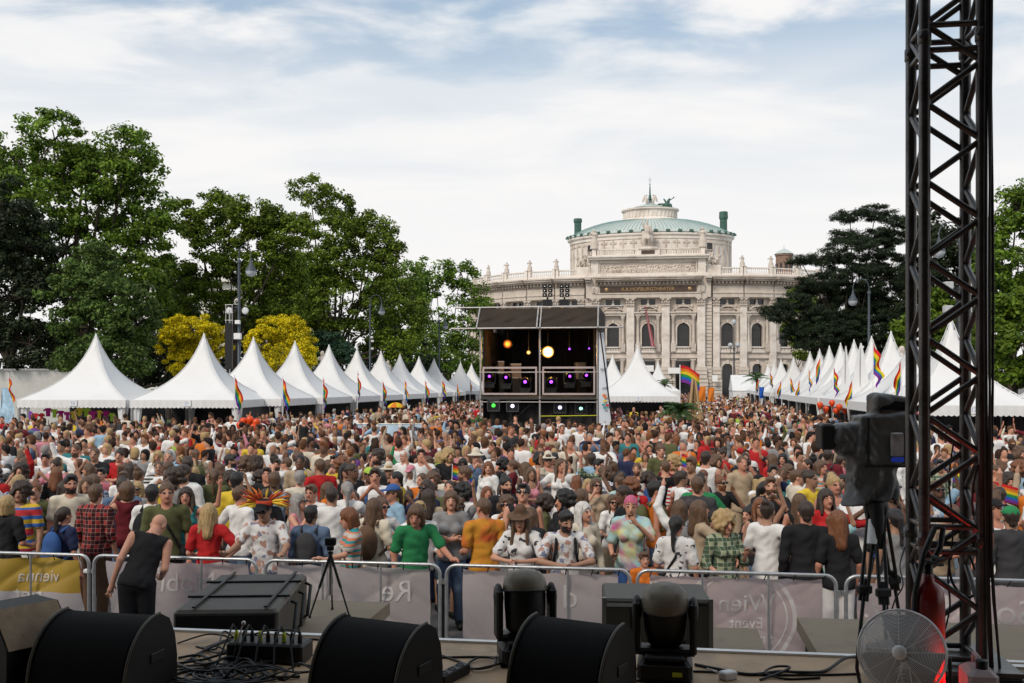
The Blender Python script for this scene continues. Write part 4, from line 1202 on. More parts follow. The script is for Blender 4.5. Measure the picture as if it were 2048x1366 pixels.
tree('undergrowth_tree', 'dark undergrowth tree behind the middle of the left tents', 'dark', 98, [(600, 720, 100, 45), (700, 715, 80, 50), (800, 735, 80, 45), (530, 640, 50, 50), (640, 640, 60, 40), (760, 650, 60, 60)], 700, dens=1.2, leaf=0.28, clump=1.05, seed=12, group='dark undergrowth trees')
tree('undergrowth_tree', 'dark undergrowth tree between the last left tents and the tower', 'dark', 135, [(890, 745, 60, 35), (945, 755, 30, 30), (840, 740, 40, 35)], 890, dens=1.2, leaf=0.34, clump=1.2, seed=13, group='dark undergrowth trees')
tree('black_pine', 'large dark layered pine in front of the right end of the theatre', 'pine', 75, [(1700, 432, 40, 13), (1752, 425, 45, 16), (1690, 470, 32, 11), (1745, 480, 58, 20), (1640, 517, 48, 12), (1600, 522, 24, 7), (1700, 530, 58, 18), (1790, 462, 40, 34), (1780, 540, 60, 35), (1645, 562, 48, 22), (1705, 592, 70, 34), (1592, 602, 42, 16), (1560, 632, 32, 12), (1640, 640, 60, 30), (1720, 655, 70, 40), (1795, 620, 50, 50), (1670, 700, 55, 32), (1540, 622, 20, 10), (1760, 705, 50, 40), (1720, 500, 80, 26), (1740, 560, 85, 34), (1690, 620, 90, 40), (1650, 672, 70, 36), (1600, 668, 40, 30), (1760, 650, 60, 60), (1810, 690, 50, 50), (1830, 560, 40, 60), (1575, 612, 26, 10), (1620, 578, 50, 16)], 1700, dens=2.3, leaf=0.18, clump=0.5, seed=14, trunk_r=0.4, slim=0.22, flat=0.7, group='trees on the right side of the square')
tree('yew_tree', 'dark tree seen through the lattice of the truss tower', 'dark', 70, [(1850, 450, 35, 40), (1870, 500, 50, 60), (1905, 560, 60, 60), (1860, 610, 60, 60), (1932, 480, 40, 60), (1905, 660, 60, 50), (1960, 560, 40, 60), (1860, 690, 70, 50), (1960, 680, 60, 60)], 1890, dens=1.2, leaf=0.2, clump=0.65, seed=15, group='trees on the right side of the square')
tree('lime_tree', 'tall dark green tree cut by the right edge of the view', 'plane', 60, [(2035, 425, 45, 45), (2000, 470, 45, 40), (1985, 525, 40, 50), (2040, 520, 60, 60), (2000, 600, 60, 50), (2070, 430, 40, 70)], 2020, dens=1.1, leaf=0.18, clump=0.65, seed=16, group='trees on the right side of the square')
tree('maple_tree', 'bright green low tree right of the truss tower', 'maple', 48, [(2010, 622, 50, 38), (2052, 610, 50, 42), (1992, 672, 40, 40), (2042, 690, 60, 50), (2022, 742, 60, 34)], 2030, dens=1.2, leaf=0.19, clump=0.5, seed=17, trunk_r=0.2, group='trees on the right side of the square')
tree('maple_tree', 'bright green low tree behind the truss tower', 'maple', 60, [(1822, 655, 35, 28), (1888, 602, 32, 22), (1870, 652, 40, 34), (1930, 645, 38, 40), (1900, 695, 50, 30), (1805, 690, 30, 22)], 1880, dens=1.2, leaf=0.19, clump=0.5, seed=18, trunk_r=0.2, group='trees on the right side of the square')
tree('street_tree', 'thin green tree in front of the right wing of the theatre', 'sophora', 100, [(1600, 590, 30, 20), (1618, 640, 26, 40), (1610, 690, 30, 36), (1580, 660, 16, 30)], 1592, dens=0.9, leaf=0.2, clump=0.6, seed=19, trunk_r=0.14)

tree('lime_tree', 'green tree filling the gap between the bare limbed tree and the tower tree', 'plane', 112, [(825, 600, 35, 45), (822, 555, 32, 40), (800, 660, 45, 50), (850, 690, 40, 45), (760, 600, 50, 50), (885, 730, 45, 30), (815, 715, 45, 35)], 820, dens=1.2, leaf=0.27, clump=1.0, group='trees on the left side of the square', seed=41)
tree('lime_tree', 'green tree filling the gap behind the left lamp post', 'sophora', 92, [(560, 560, 50, 50), (600, 610, 50, 45), (545, 640, 45, 45), (590, 520, 40, 40), (640, 560, 40, 40)], 575, dens=1.2, leaf=0.22, clump=0.8, group='trees on the left side of the square', seed=42)
tree('lime_tree', 'dark green tree between the tallest tree and the tree with the sky gap', 'willow', 86, [(335, 560, 35, 45), (345, 620, 40, 50), (320, 680, 50, 50), (375, 600, 25, 35)], 335, dens=1.2, leaf=0.2, clump=0.75, group='trees on the left side of the square', seed=43)
# ------------------------------------------------------------------ pagoda tents
ORD = ['first', 'second', 'third', 'fourth', 'fifth', 'sixth', 'seventh', 'eighth', 'ninth', 'tenth', 'eleventh', 'twelfth', 'thirteenth', 'fourteenth', 'fifteenth', 'sixteenth', 'seventeenth', 'eighteenth']
ZE, ZPK, TW = 2.38, 5.42, 4.9
def tent_z(x, y):
    t = 1 - min(1, max(abs(x), abs(y)) / (TW / 2))
    return ZE + (ZPK - ZE) * (0.40 * t + 0.20 * t ** 2 + 0.40 * t ** 5)
def canopy_fn(a, b):
    x, y = (a - 0.5) * TW, (b - 0.5) * TW
    z = tent_z(x, y)
    m = max(abs(x), abs(y)) / (TW / 2); n = min(abs(x), abs(y)) / max(1e-6, max(abs(x), abs(y)))
    z -= 0.07 * math.sin(PI * (1 - m)) * (1 - n ** 2)             # cloth sags between the ridges
    return (x, y, z)
def canopy_mesh():
    mb = MB(); mb.grid(canopy_fn, 36, 36)
    mb.lathe([(0.05, ZPK - 0.25), (0.035, ZPK + 0.02), (0, ZPK + 0.05)], n=8)
    for sx, sy in ((1, 1), (1, -1), (-1, 1), (-1, -1)):
        pts = []
        for k in range(13):
            q = TW / 2 * (1 - k / 12.0)
            pts.append((sx * q, sy * q, tent_z(q, q) + 0.012))
        mb.tube(pts, 0.018, 5)
    return mb.mesh('tent_canopy', [TENT])
def valance_mesh():
    mb = MB()
    n = 26
    for side in range(4):
        Mr = Matrix.Rotation(side * PI / 2, 3, 'Z')
        vs, fs = [], []
        for i in range(n * 4 + 1):
            x = -TW / 2 + TW * i / (n * 4)
            drop = 0.30 + 0.045 * abs(math.sin(PI * i / 4.0))
            w = 0.012 * math.sin(i * 0.9)
            for yy, z in ((-TW / 2 - 0.012, ZE + 0.02), (-TW / 2 - 0.02 + w, ZE - drop)):
                vs.append(Mr @ Vector((x, yy, z)))
        for i in range(n * 4):
            fs.append((2 * i, 2 * i + 1, 2 * i + 3, 2 * i + 2))
        mb.add(vs, fs, 0, True)
    return mb.mesh('valance', [TENT])
def pole_mesh(): return MB().tube([(0, 0, 0), (0, 0, ZE)], 0.045, 8).box((0, 0, 0.02), (0.25, 0.25, 0.04)).mesh('tent_pole', [ALU])
def curtain_mesh():
    mb = MB()
    def fn(a, b):
        z = 0.02 + (ZE - 0.25) * b
        pinch = 0.35 + 0.65 * abs(b - 0.45) ** 0.8 * 1.6
        r = (0.24 + 0.035 * math.sin(a * 2 * PI * 7)) * pinch
        return (r * math.cos(a * 2 * PI), r * 0.6 * math.sin(a * 2 * PI), z)
    mb.grid(fn, 42, 10)
    return mb.mesh('gathered_curtain', [TENT])
T_CAN, T_VAL, T_POLE, T_CUR = canopy_mesh(), valance_mesh(), pole_mesh(), curtain_mesh()
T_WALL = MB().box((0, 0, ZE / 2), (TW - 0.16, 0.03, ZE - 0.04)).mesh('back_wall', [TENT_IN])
T_CNT = MB().box((0, 0, 0.5), (TW - 1.2, 0.6, 1.0)).box((0, -0.02, 1.02), (TW - 1.0, 0.75, 0.05)).mesh('counter', [mat('counter_cloth', (0.12, 0.11, 0.12), 0.8, var=0.3, scale=2)])
NUMM = mat('number_print', (0.35, 0.45, 0.75), 0.7)
T_SIGN = MB().box((0, 0, 0), (0.36, 0.02, 0.28)).mesh('number_sign', [WHITE])
def tent(label, px, d, rz, sw=1.0, num=None, group='white pagoda tents round the square', face=0, near=True):
    p = P(px, 0, d); p.z = 0
    t = thing('pagoda_tent', label, 'tent', p, rz, group)
    t.scale = (sw, sw, 1)
    part(t, 'canopy', T_CAN); part(t, 'valance', T_VAL)
    for sx in (-1, 1):
        for sy in (-1, 1):
            part(t, 'pole', T_POLE, (sx * (TW / 2 - 0.06), sy * (TW / 2 - 0.06), 0))
    q = TW / 2 - 0.1
    walls = {0: [(0, q, 0), (q, 0, PI / 2)], 1: [(q, 0, PI / 2), (0, q, 0)], 2: [(0, q, 0), (-q, 0, PI / 2)]}[face]
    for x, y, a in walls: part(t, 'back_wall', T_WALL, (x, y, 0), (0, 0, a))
    for sx in (-1, 1): part(t, 'curtain', T_CUR, (sx * (TW / 2 - 0.22), -(TW / 2 - 0.2), 0))
    if near: part(t, 'counter', T_CNT, (0, -1.2, 0))
    if num:
        s_ = part(t, 'number_sign', T_SIGN, (0.1, -TW / 2 - 0.05, ZE - 0.12))
        part(s_, 'number', text_mesh(num, 0.2, 'number', NUMM), (0, -0.016, 0), (R(90), 0, 0))
    return t
LROW = [(192, 46.5), (408, 46), (507, 49.8), (590, 54.3), (658, 59.3), (714, 65), (762, 71), (800, 77), (838, 84), (868, 90.5), (921, 104), (943, 113)]
for i, (px, d) in enumerate(LROW):
    tent('white pagoda tent, %s from the left in the row left of the tower' % ORD[i], px, d, -TH if i > 1 else -0.03, 1.0, num={0: '52', 1: '51', 3: '49'}.get(i), face=0 if i < 2 else 2)
RROW = [(2185, 33.0), (1902, 34.8), (1833, 39.2), (1782, 44.2), (1743, 48.7), (1708, 52.6), (1681, 56.8), (1658.6, 61), (1639, 66.5), (1620, 71.5), (1587, 85), (1562, 94), (1548, 103), (1536, 115)]
for i, (px, d) in enumerate(RROW):
    lab = 'white pagoda tent at the right edge, beyond the truss tower' if i == 0 else 'white pagoda tent, %s from the right in the row right of the square' % ORD[i]
    tent(lab, px, d, -TH, 0.9, num={0: '13', 1: '12', 3: '10'}.get(i), face=1)
tent('large white pagoda tent standing alone just right of the lighting tower', 1275, 60, -TH, 1.02, num='8')
tent('small looking white pagoda tent directly beside the tower banner', 1225, 79, -TH, 0.95, near=False)
tent('distant white pagoda tent peeking out behind the lone tent by the tower', 1316, 100, -TH, 0.9, near=False)

# hanging garments in the first stalls
GC = [mat('garment_' + n, c, 0.8, var=0.1) for n, c in (('magenta', (0.5, 0.02, 0.25)), ('lime', (0.35, 0.6, 0.04)), ('orange', (0.7, 0.2, 0.03)), ('red', (0.5, 0.02, 0.03)), ('blue', (0.04, 0.08, 0.4)), ('purple', (0.2, 0.03, 0.35)), ('teal', (0.03, 0.3, 0.3)), ('yellow', (0.7, 0.55, 0.05)))]
GM = [MB().prism([(-0.17, -0.5), (0.17, -0.5), (0.17, 0), (0.34, -0.1), (0.38, 0.05), (0.15, 0.2), (-0.15, 0.2), (-0.38, 0.05), (-0.34, -0.1), (-0.17, 0)], 'y', -0.025, 0.025).mesh('garment', [m]) for m in GC]
GNAME = ['magenta', 'lime green', 'orange', 'red', 'blue', 'purple', 'teal', 'yellow']
rg = random.Random(21)
for i in range(15):
    px = 45 + 12.8 * i
    g = rg.choice([0, 1, 2, 3, 5, 7, 0, 3]) if i % 5 else 1
    o = link('garment', GM[g]); o.location = P(px, 826 + rg.uniform(-6, 8), 45.6); o.rotation_euler = (0, 0, rg.uniform(-0.5, 0.5)); o.scale = (0.55,) * 3
    tag(o, '%s shirt hanging in the first tent, %s from its left end' % (GNAME[g], ORD[i]), 'garment', 'shirts hanging in the first tent')

# white trailer behind the first tent
tr = thing('trailer', 'white box trailer half hidden behind the first tent', 'trailer', (P(50, 0, 53).x, 53, 0), -0.02)
MB().box((0, 1.5, 2.35), (7.0, 2.4, 3.0), bev=0.05).build('body', [mat('trailer_paint', (0.55, 0.54, 0.52), 0.5, var=0.06)], tr)
MB().box((0, 0.28, 3.87), (7.05, 0.06, 0.1)).build('roof_rail', [ALU], tr)
for x in (-2, 2): MB().lathe([(0, -0.15), (0.42, -0.15), (0.42, 0.15), (0, 0.15)], (x, 0.5, 0.42), 14, M=Matrix.Rotation(R(90), 3, 'X')).build('wheel', [BLACKP], tr)
MB().box((0, 1.0, 0.7), (6.4, 0.5, 0.3)).build('chassis', [BLACKM], tr)

# ------------------------------------------------------------------ rainbow flags
def flag_mesh(seed, ln=1.45, ho=0.95):
    rg = random.Random(seed)
    ph = rg.uniform(0, 6); sw = rg.uniform(0.16, 0.34); tw = rg.uniform(-0.5, 0.5)
    mb = MB()
    for k in range(6):
        def fn(a, b, k=k):
            h = (k + b) / 6.0                        # along the hoist, 0 at the top
            x = 0.03 + a * sw * (1.0 - 0.4 * h) + 0.05 * math.sin(a * 7 + ph + h * 4) * a
            y = (0.10 * math.sin(a * 9 + ph + h * 7) + 0.05 * math.sin(h * 15 + ph)) * min(1, a * 3) + tw * 0.2 * a
            z = -h * ho * (1 - 0.25 * a) - a * ln * (0.86 - 0.35 * (1 - a) * (1 - h)) * 0.8
            return (x, y, z)
        mb.grid(fn, 12, 2, k)
    return mb.mesh('flag_cloth', RAIN)
FM = [flag_mesh(s_) for s_ in range(6)]
FPOLE = MB().tube([(0, 0, -2.3), (0, 0, 0.06)], 0.018, 6).ball((0, 0, 0.08), 0.03, 6).mesh('flag_pole', [WHITE])
FL = [(17, 752, 42.5), (469, 755, 42.8), (565, 757, 46.6), (646, 757, 51.1), (715, 745, 56.2), (765, 763, 61.8), (809, 760, 67.8), (850, 762, 73.8), (884, 760, 80.5), (913, 767, 87.5), (940, 759, 101),
      (1518, 758, 91.5), (1540, 745, 82.5), (1563, 762, 69), (1580, 755, 64), (1600, 760, 58.8), (1617, 737, 54.6), (1641, 715, 50.4), (1667, 735, 46.5), (1705, 762, 42), (1746, 685, 37), (1803, 723, 32.6)]
for i, (px, py, d) in enumerate(FL):
    left = px < 1000
    n = i if left else len(FL) - 1 - i
    lab = 'rainbow flag drooping on a pole, %s from the left along the left tents' % ORD[n] if left else 'rainbow flag on a pole by the right tents, %s from the truss tower' % ORD[n]
    t = thing('rainbow_flag', lab, 'flag', P(px, py, d), (rng.uniform(-0.5, 0.5)) + (0 if left else PI * (i % 2) * 0.9), 'rainbow flags on the tents')
    sc = {1746: 1.0}.get(px, 0.95 if left else 0.82)
    part(t, 'cloth', FM[i % 6], (0, 0, 0), (0, 0, 0), (sc, sc, sc)); part(t, 'pole', FPOLE)
# the large waving flag by the palm
t = thing('rainbow_flag', 'large rainbow flag flying straight out above the potted palm', 'flag', P(1360, 731, 56), -0.2)
mb = MB()
for k in range(6):
    mb.grid(lambda a, b, k=k: (0.03 + 1.15 * a - 0.1 * a * a, 0.14 * math.sin(a * 6 + k * 0.2), -((k + b) / 6.0) * 0.95 - 0.45 * a ** 1.3 + 0.05 * math.sin(a * 5)), 14, 2, k)
part(t, 'cloth', mb.mesh('big_flag_cloth', RAIN)); MB().tube([(0, 0, -3.4), (0, 0, 0.05)], 0.03, 6).build('pole', [WHITE], t)
# the tall white feather banners by the right tents
for i, (px, d, top, hh) in enumerate(((1692, 46.5, 692, 3.1), (1722, 44, 686, 3.4))):
    t = thing('feather_banner', ('narrow' if i == 0 else 'wider') + ' white sail shaped banner in front of the right tents', 'banner', P(px, top, d), 0, 'white sail banners')
    w = 0.35 + 0.25 * i
    MB().grid(lambda a, b, w=w, hh=hh: ((a - 0.5) * w * 2 * (0.04 + 0.96 * b ** 0.8), 0.05 * math.sin(b * 5), -hh * b), 6, 12).build('cloth', [TENT], t)
    MB().tube([(-0.02, 0.03, 0), (-0.05, 0.03, -hh - 1.0)], 0.02, 6).build('pole', [ALU], t)

t = thing('feather_banner', 'pale blue and white sail banner at the far left edge before the first tent', 'banner', P(8, 776, 40), 0, 'white sail banners')
MB().grid(lambda a, b: ((a - 0.35) * 0.7 * (0.15 + 0.85 * math.sin(PI * (0.06 + 0.6 * b))), 0.05 * math.sin(b * 6), -1.9 * b), 6, 12).build('cloth', [mat('sky_blue_vinyl', (0.35, 0.52, 0.66), 0.5, var=0.5, scale=2.2)], t)
MB().tube([(-0.1, 0.03, 0), (-0.2, 0.03, -2.9)], 0.02, 6).build('pole', [ALU], t)
t = thing('stall_sign', 'white stall sign with a red field and white letters seen through the truss', 'sign', P(1833, 835, 31), 0)
MB().box((0, 0, 0), (0.55, 0.03, 0.62)).build('board', [WHITE], t); f_ = MB().box((0, -0.02, 0.15), (0.53, 0.012, 0.22)).build('red_field', [mat('sign_red', (0.55, 0.02, 0.02), 0.5)], t)
part(f_, 'lettering', text_mesh('STO', 0.2, 'lettering', WHITE), (0, -0.03, 0.15), (R(90), 0, 0)); MB().tube([(0, 0.03, 0.3), (0, 0.03, -2.0)], 0.02, 6).build('post', [ALU], t)
# ------------------------------------------------------------------ lighting tower
TWD = 44.0
TPX = 1077.0
tower = thing('lighting_tower', 'black two storey scaffold lighting tower with a tarpaulin roof', 'scaffold tower', (P(TPX, 0, TWD).x, TWD, 0), -TH)
def tz(y): return CAMZ + (HY - y) * TWD / FPX
TARP = mat('tarpaulin', (0.036, 0.026, 0.019), 0.7, var=0.12, scale=1.5, bump=0.5, bscale=2.2, spec=0.2)
DRAPE = mat('black_drape', (0.014, 0.013, 0.013), 0.95, var=0.3, scale=5, bump=0.3, bscale=9)
TUBE = mat('scaffold_tube', (0.42, 0.40, 0.385), 0.4, metal=0.6, var=0.15, scale=5)
W2 = 2.6; DEP = 4.4
ZR0, ZR1 = 5.55, 6.45
for x in (-W2, 0.06, W2):
    for y in (0.0, DEP):
        MB().tube([(x, y, 0), (x, y, ZR0 if y == 0 else ZR1 + 0.1)], 0.045, 8).build('post', [TUBE if (y == 0) else BLACKM], tower)
mm = MB()
for x0, x1 in ((-W2 - 0.07, -0.02), (0.10, W2 + 0.07)):
    def fn(a, b, x0=x0, x1=x1):
        fold = 0.06 * math.sin(a * 9 + b * 2.5) * b * (1 - b) * 3 + 0.05 * math.sin((a - 0.8 * b) * 17) * (1 - abs(2 * b - 1)) + 0.03 * math.sin((a + b) * 29) * (1 - abs(2 * a - 1))
        if abs(b - 0.5) < 0.09: fold += 0.03
        return (x0 + (x1 - x0) * a, -0.42 + 0.62 * b - fold, ZR0 + 0.02 + (ZR1 - ZR0) * b - 0.05 * math.sin(PI * a) * (1 - b))
    MB().grid(fn, 24, 12).build('roof_tarp', [TARP], tower)
MB().grid(lambda a, b: (-W2 - 0.07 + (2 * W2 + 0.14) * a, 0.2 + (DEP - 0.1) * b, ZR1 + 0.02 - 0.12 * math.sin(PI * b) * math.sin(PI * a) ** 2), 12, 8).build('roof_tarp', [TARP], tower)
MB().grid(lambda a, b: (W2 + 0.08 + 0.02 * math.sin(a * 14), -0.4 + 0.6 * b + (DEP - 0.2) * a * (1 - 0.0 * b), ZR0 - 0.12 + (ZR1 - ZR0 + 0.12) * b), 10, 6).build('side_tarp', [TARP], tower)
MB().grid(lambda a, b: (-W2 - 0.08, -0.4 + 0.6 * b + (DEP - 0.2) * a, ZR0 + (ZR1 - ZR0) * b), 6, 4).build('side_tarp', [TARP], tower)
for nm, a, b in (('roof_beam', (-W2 - 1.25, -0.46, ZR0), (W2 + 1.15, -0.46, ZR0)), ('roof_beam', (-W2 - 1.2, 0.2, ZR1 + 0.07), (W2 + 1.15, 0.2, ZR1 + 0.07)),
                 ('rafter', (-W2 - 0.1, -0.5, ZR0), (-W2 - 0.05, 0.16, ZR1 + 0.06)), ('rafter', (-0.02, -0.5, ZR0), (-0.02, 0.16, ZR1 + 0.06)), ('rafter', (0.12, -0.5, ZR0), (0.12, 0.16, ZR1 + 0.06)), ('rafter', (W2 + 0.05, -0.5, ZR0), (W2 + 0.03, 0.16, ZR1 + 0.06))):
    MB().tube([a, b], 0.04, 8).build(nm, [TUBE], tower)
MB().box((0, DEP / 2, 2.5), (2 * W2, DEP, 0.10)).build('upper_deck', [mat('deck_plywood', (0.07, 0.06, 0.05), 0.8)], tower)
def drape(w, z0, z1, name, loc, rz):
    MB().grid(lambda a, b: ((a - 0.5) * w, 0.05 * math.sin(a * w * 14) + 0.02 * math.sin(a * 37), z0 + (z1 - z0) * b), int(w * 14), 1).build(name, [DRAPE], tower, loc, rz)
drape(2 * W2 - 0.1, 0.05, ZR1, 'back_drape', (0, DEP - 0.12, 0), 0)
drape(DEP - 0.2, 0.05, ZR0, 'side_drape', (W2 - 0.12, DEP / 2 + 0.05, 0), PI / 2)
drape(DEP - 0.2, 0.05, ZR0, 'side_drape', (-W2 + 0.12, DEP / 2 + 0.05, 0), PI / 2)
drape(2 * W2 - 0.15, 0.05, 2.2, 'front_drape', (0, 0.55, 0), 0)
RAILM = mat('rail_aluminium', (0.52, 0.42, 0.40), 0.4, metal=0.5, var=0.1)
for x0, x1 in ((-W2 + 0.1, -0.06), (0.18, W2 - 0.1)):            # railing panels of the upper storey
    f = MB()
    zb, ztp = 2.66, 3.82
    for z in (zb, ztp): f.box(((x0 + x1) / 2, -0.06, z), (x1 - x0, 0.07, 0.085))
    for x in (x0 + 0.035, x1 - 0.035): f.box((x, -0.06, (zb + ztp) / 2), (0.075, 0.06, ztp - zb - 0.09))
    f.build('railing', [RAILM], tower)
MB().tube([(-W2 - 0.05, -0.06, 3.62), (W2 + 0.06, -0.06, 3.62)], 0.025, 6).build('guard_rail', [TUBE], tower)
for z in (2.30, 2.42): MB().tube([(-W2, -0.03, z), (W2, -0.03, z)], 0.03 if z > 2.4 else 0.025, 6).build('ledger', [TUBE if z < 2.4 else BLACKM], tower)
MB().tube([(-W2 + 2.65, -0.02, 1.68), (W2 - 0.02, -0.02, 1.72)], 0.02, 6).build('warning_tape', [mat('yellow_tape', (0.5, 0.5, 0.02), 0.6)], tower)
for x in (-W2, 0.06): MB().tube([(x, 0.05, 0.2), (x + W2 * 0.9, 0.3, 2.3)], 0.02, 6).build('diagonal_brace', [BLACKM], tower)
MB().tube([(W2 + 0.12, -0.42, ZR0), (W2 + 0.72, -0.2, 0.9)], 0.035, 6).build('side_strut', [BLACKM], tower)
# banner hung down the tower's right edge
bn = thing('side_banner', 'tall white banner with print hung down the right edge of the lighting tower', 'banner', tower.location, -TH)
MB().grid(lambda a, b: (W2 + 0.07 + (0.22 + 0.34 * b) * a, -0.10 + 0.06 * math.sin(b * 8), 5.35 - 4.05 * b), 3, 16).build('cloth', [mat('banner_vinyl', (0.62, 0.66, 0.72), 0.5, var=0.05, scale=2)], bn)
INK = mat('dark_print', (0.03, 0.03, 0.035), 0.6)
part(bn, 'lettering', text_mesh('PRIDE', 0.17, 'lettering', INK), (W2 + 0.28, -0.19, 3.72), (R(90), 0, 0), (0.62, 1, 1))
part(bn, 'lettering', text_mesh('#VIE', 0.17, 'lettering', mat('grey_print', (0.3, 0.32, 0.36), 0.6)), (W2 + 0.33, -0.19, 2.92), (R(90), 0, 0), (0.7, 1, 1))
for z, c, x in ((2.62, 'orange', 0.3), (2.52, 'orange', 0.36), (2.2, 'teal', 0.28), (2.18, 'red', 0.44), (2.05, 'teal', 0.34), (2.36, 'yellow', 0.34)):
    MB().box((W2 + x, -0.19, z), (0.14, 0.012, 0.08)).build('printed_patch', [MATS['garment_' + c]], bn)

# moving-head lights
LENS = mat('dark_lens', (0.02, 0.02, 0.03), 0.05, spec=0.9)
def glow(name, c, s_): return mat(name, c, 0.5, emit=c, estr=s_)
PURP, WARM, ORNG, COOL, GREENL, CYANW = glow('violet_lamp', (0.35, 0.06, 1.0), 2.2), glow('warm_lamp', (1.0, 0.50, 0.06), 9), glow('orange_lamp', (1.0, 0.17, 0.01), 1.6), glow('cool_lamp', (0.7, 0.65, 1.0), 1.6), glow('green_lamp', (0.06, 0.8, 0.06), 1.3), glow('mint_lamp', (0.4, 1.0, 0.75), 1.5)
AMBER = glow('amber_lamp', (1.0, 0.50, 0.12), 4)
MH_BASE = MB().box((0, 0, 0.09), (0.38, 0.34, 0.18), bev=0.03).mesh('mh_base', [BLACKP])
MH_YOKE = MB().box((-0.2, 0, 0.38), (0.06, 0.16, 0.42), bev=0.02).box((0.2, 0, 0.38), (0.06, 0.16, 0.42), bev=0.02).box((0, 0, 0.2), (0.42, 0.18, 0.06)).mesh('mh_yoke', [BLACKP])
MH_HEAD = MB().lathe([(0, -0.24), (0.10, -0.22), (0.15, -0.12), (0.155, 0.05), (0.14, 0.22), (0.12, 0.24)], (0, 0, 0), 16, M=Matrix.Rotation(R(90), 3, 'X')).mesh('mh_head', [BLACKP])
def lens_mesh(m, r=0.115): return MB().lathe([(0, 0.03), (r * 0.7, 0.02), (r, 0)], (0, 0, 0), 16, M=Matrix.Rotation(R(90), 3, 'X')).mesh('lens', [m])
def hot(name, edge, mid, r, s0, s1):
    m = bpy.data.materials.new(name); m.use_nodes = True; t_ = m.node_tree
    c_ = t_.nodes.new('ShaderNodeTexCoord'); l_ = t_.nodes.new('ShaderNodeVectorMath'); l_.operation = 'LENGTH'; t_.links.new(c_.outputs['Object'], l_.inputs[0])
    q_ = t_.nodes.new('ShaderNodeMapRange'); q_.interpolation_type = 'SMOOTHERSTEP'; t_.links.new(l_.outputs['Value'], q_.inputs['Value'])
    q_.inputs['From Min'].default_value = r * 0.25; q_.inputs['From Max'].default_value = r; q_.inputs['To Min'].default_value = 1; q_.inputs['To Max'].default_value = 0
    x_ = t_.nodes.new('ShaderNodeMix'); x_.data_type = 'RGBA'; t_.links.new(q_.outputs['Result'], x_.inputs[0]); x_.inputs[6].default_value = (*[v * s1 for v in edge], 1); x_.inputs[7].default_value = (*[v * s0 for v in mid], 1)
    b_ = t_.nodes['Principled BSDF']; b_.inputs['Base Color'].default_value = (0.02, 0.02, 0.02, 1); b_.inputs['Emission Strength'].default_value = 1; t_.links.new(x_.outputs[2], b_.inputs['Emission Color'])
    return m
WARM = hot('warm_lamp_hot', (1.0, 0.36, 0.02), (1.0, 0.72, 0.25), 0.26, 14, 0.9)
ORNG = hot('orange_lamp_hot', (0.7, 0.07, 0.004), (1.0, 0.33, 0.03), 0.19, 1.6, 0.35)
AMBER = hot('amber_lamp_hot', (1.0, 0.40, 0.05), (1.0, 0.72, 0.3), 0.09, 4, 0.8)
LENSES = {}
def moving_head(px, py, d, label, lamp, tilt=0.3, yaw=0.0, sc=1.0, r=0.115, name='moving_light'):
    p = P(px, py, d)
    t = thing(name, label, 'stage light', p - Vector((0, 0, 0.45 * sc)), yaw, 'lights in the lighting tower', sc)
    part(t, 'base', MH_BASE); part(t, 'yoke', MH_YOKE)
    h = part(t, 'head', MH_HEAD, (0, 0, 0.46), (tilt, 0, 0))
    k = (lamp.name, r)
    if k not in LENSES: LENSES[k] = lens_mesh(lamp, r)
    part(h, 'lens', LENSES[k], (0, -0.235, 0))
    return t
for px, py, lamp, lab, r in ((979, 752, PURP, 'black moving light with violet lamp at the left end of the tower deck', 0.05), (1012, 754, PURP, 'black moving light with violet lamp, second from the left on the deck', 0.05), (1050, 763, PURP, 'black moving light with violet lamp left of the centre post', 0.06), (1102, 763, PURP, 'black moving light with violet lamp right of the centre post', 0.06), (1139, 752, PURP, 'black moving light with violet lamp, second from the right on the deck', 0.05), (1172, 750, PURP, 'black moving light with violet lamp at the right end of the tower deck', 0.05)):
    moving_head(px, py, TWD + 0.75, lab, lamp, 0.1, 0.0, 1.25, r)
for px, py, lamp, lab, r in ((973, 698, PURP, 'small violet light hung high in the left corner of the tower', 0.04), (1015, 688, ORNG, 'glowing orange lamp hung high in the left half of the tower', 0.19), (1057, 705, AMBER, 'small round amber lamp left of the bright yellow lamp', 0.09), (1096, 704, WARM, 'dazzling yellow lamp in the middle of the tower', 0.26), (1139, 698, PURP, 'small violet light hung right of the bright yellow lamp', 0.05), (1178, 697, PURP, 'small violet light hung high in the right corner of the tower', 0.04)):
    t = thing('par_light', lab, 'stage light', P(px, py, TWD + 1.6), 0.0, 'lights in the lighting tower')
    MB().lathe([(0, 0.3), (r * 0.9, 0.28), (r * 1.1, 0.0), (r * 1.15, -0.06), (r * 1.02, -0.06)], (0, 0, 0), 18, M=Matrix.Rotation(R(-90), 3, 'X')).build('housing', [BLACKM], t)
    MB().ball((0, -0.0, 0), (r, 0.06, r), 18).build('lamp', [lamp], t)
    MB().tube([(0, 0.1, r), (0, 0.1, 5.5 - P(px, py, TWD + 1.6).z)], 0.015, 6).build('hanger', [BLACKM], t)
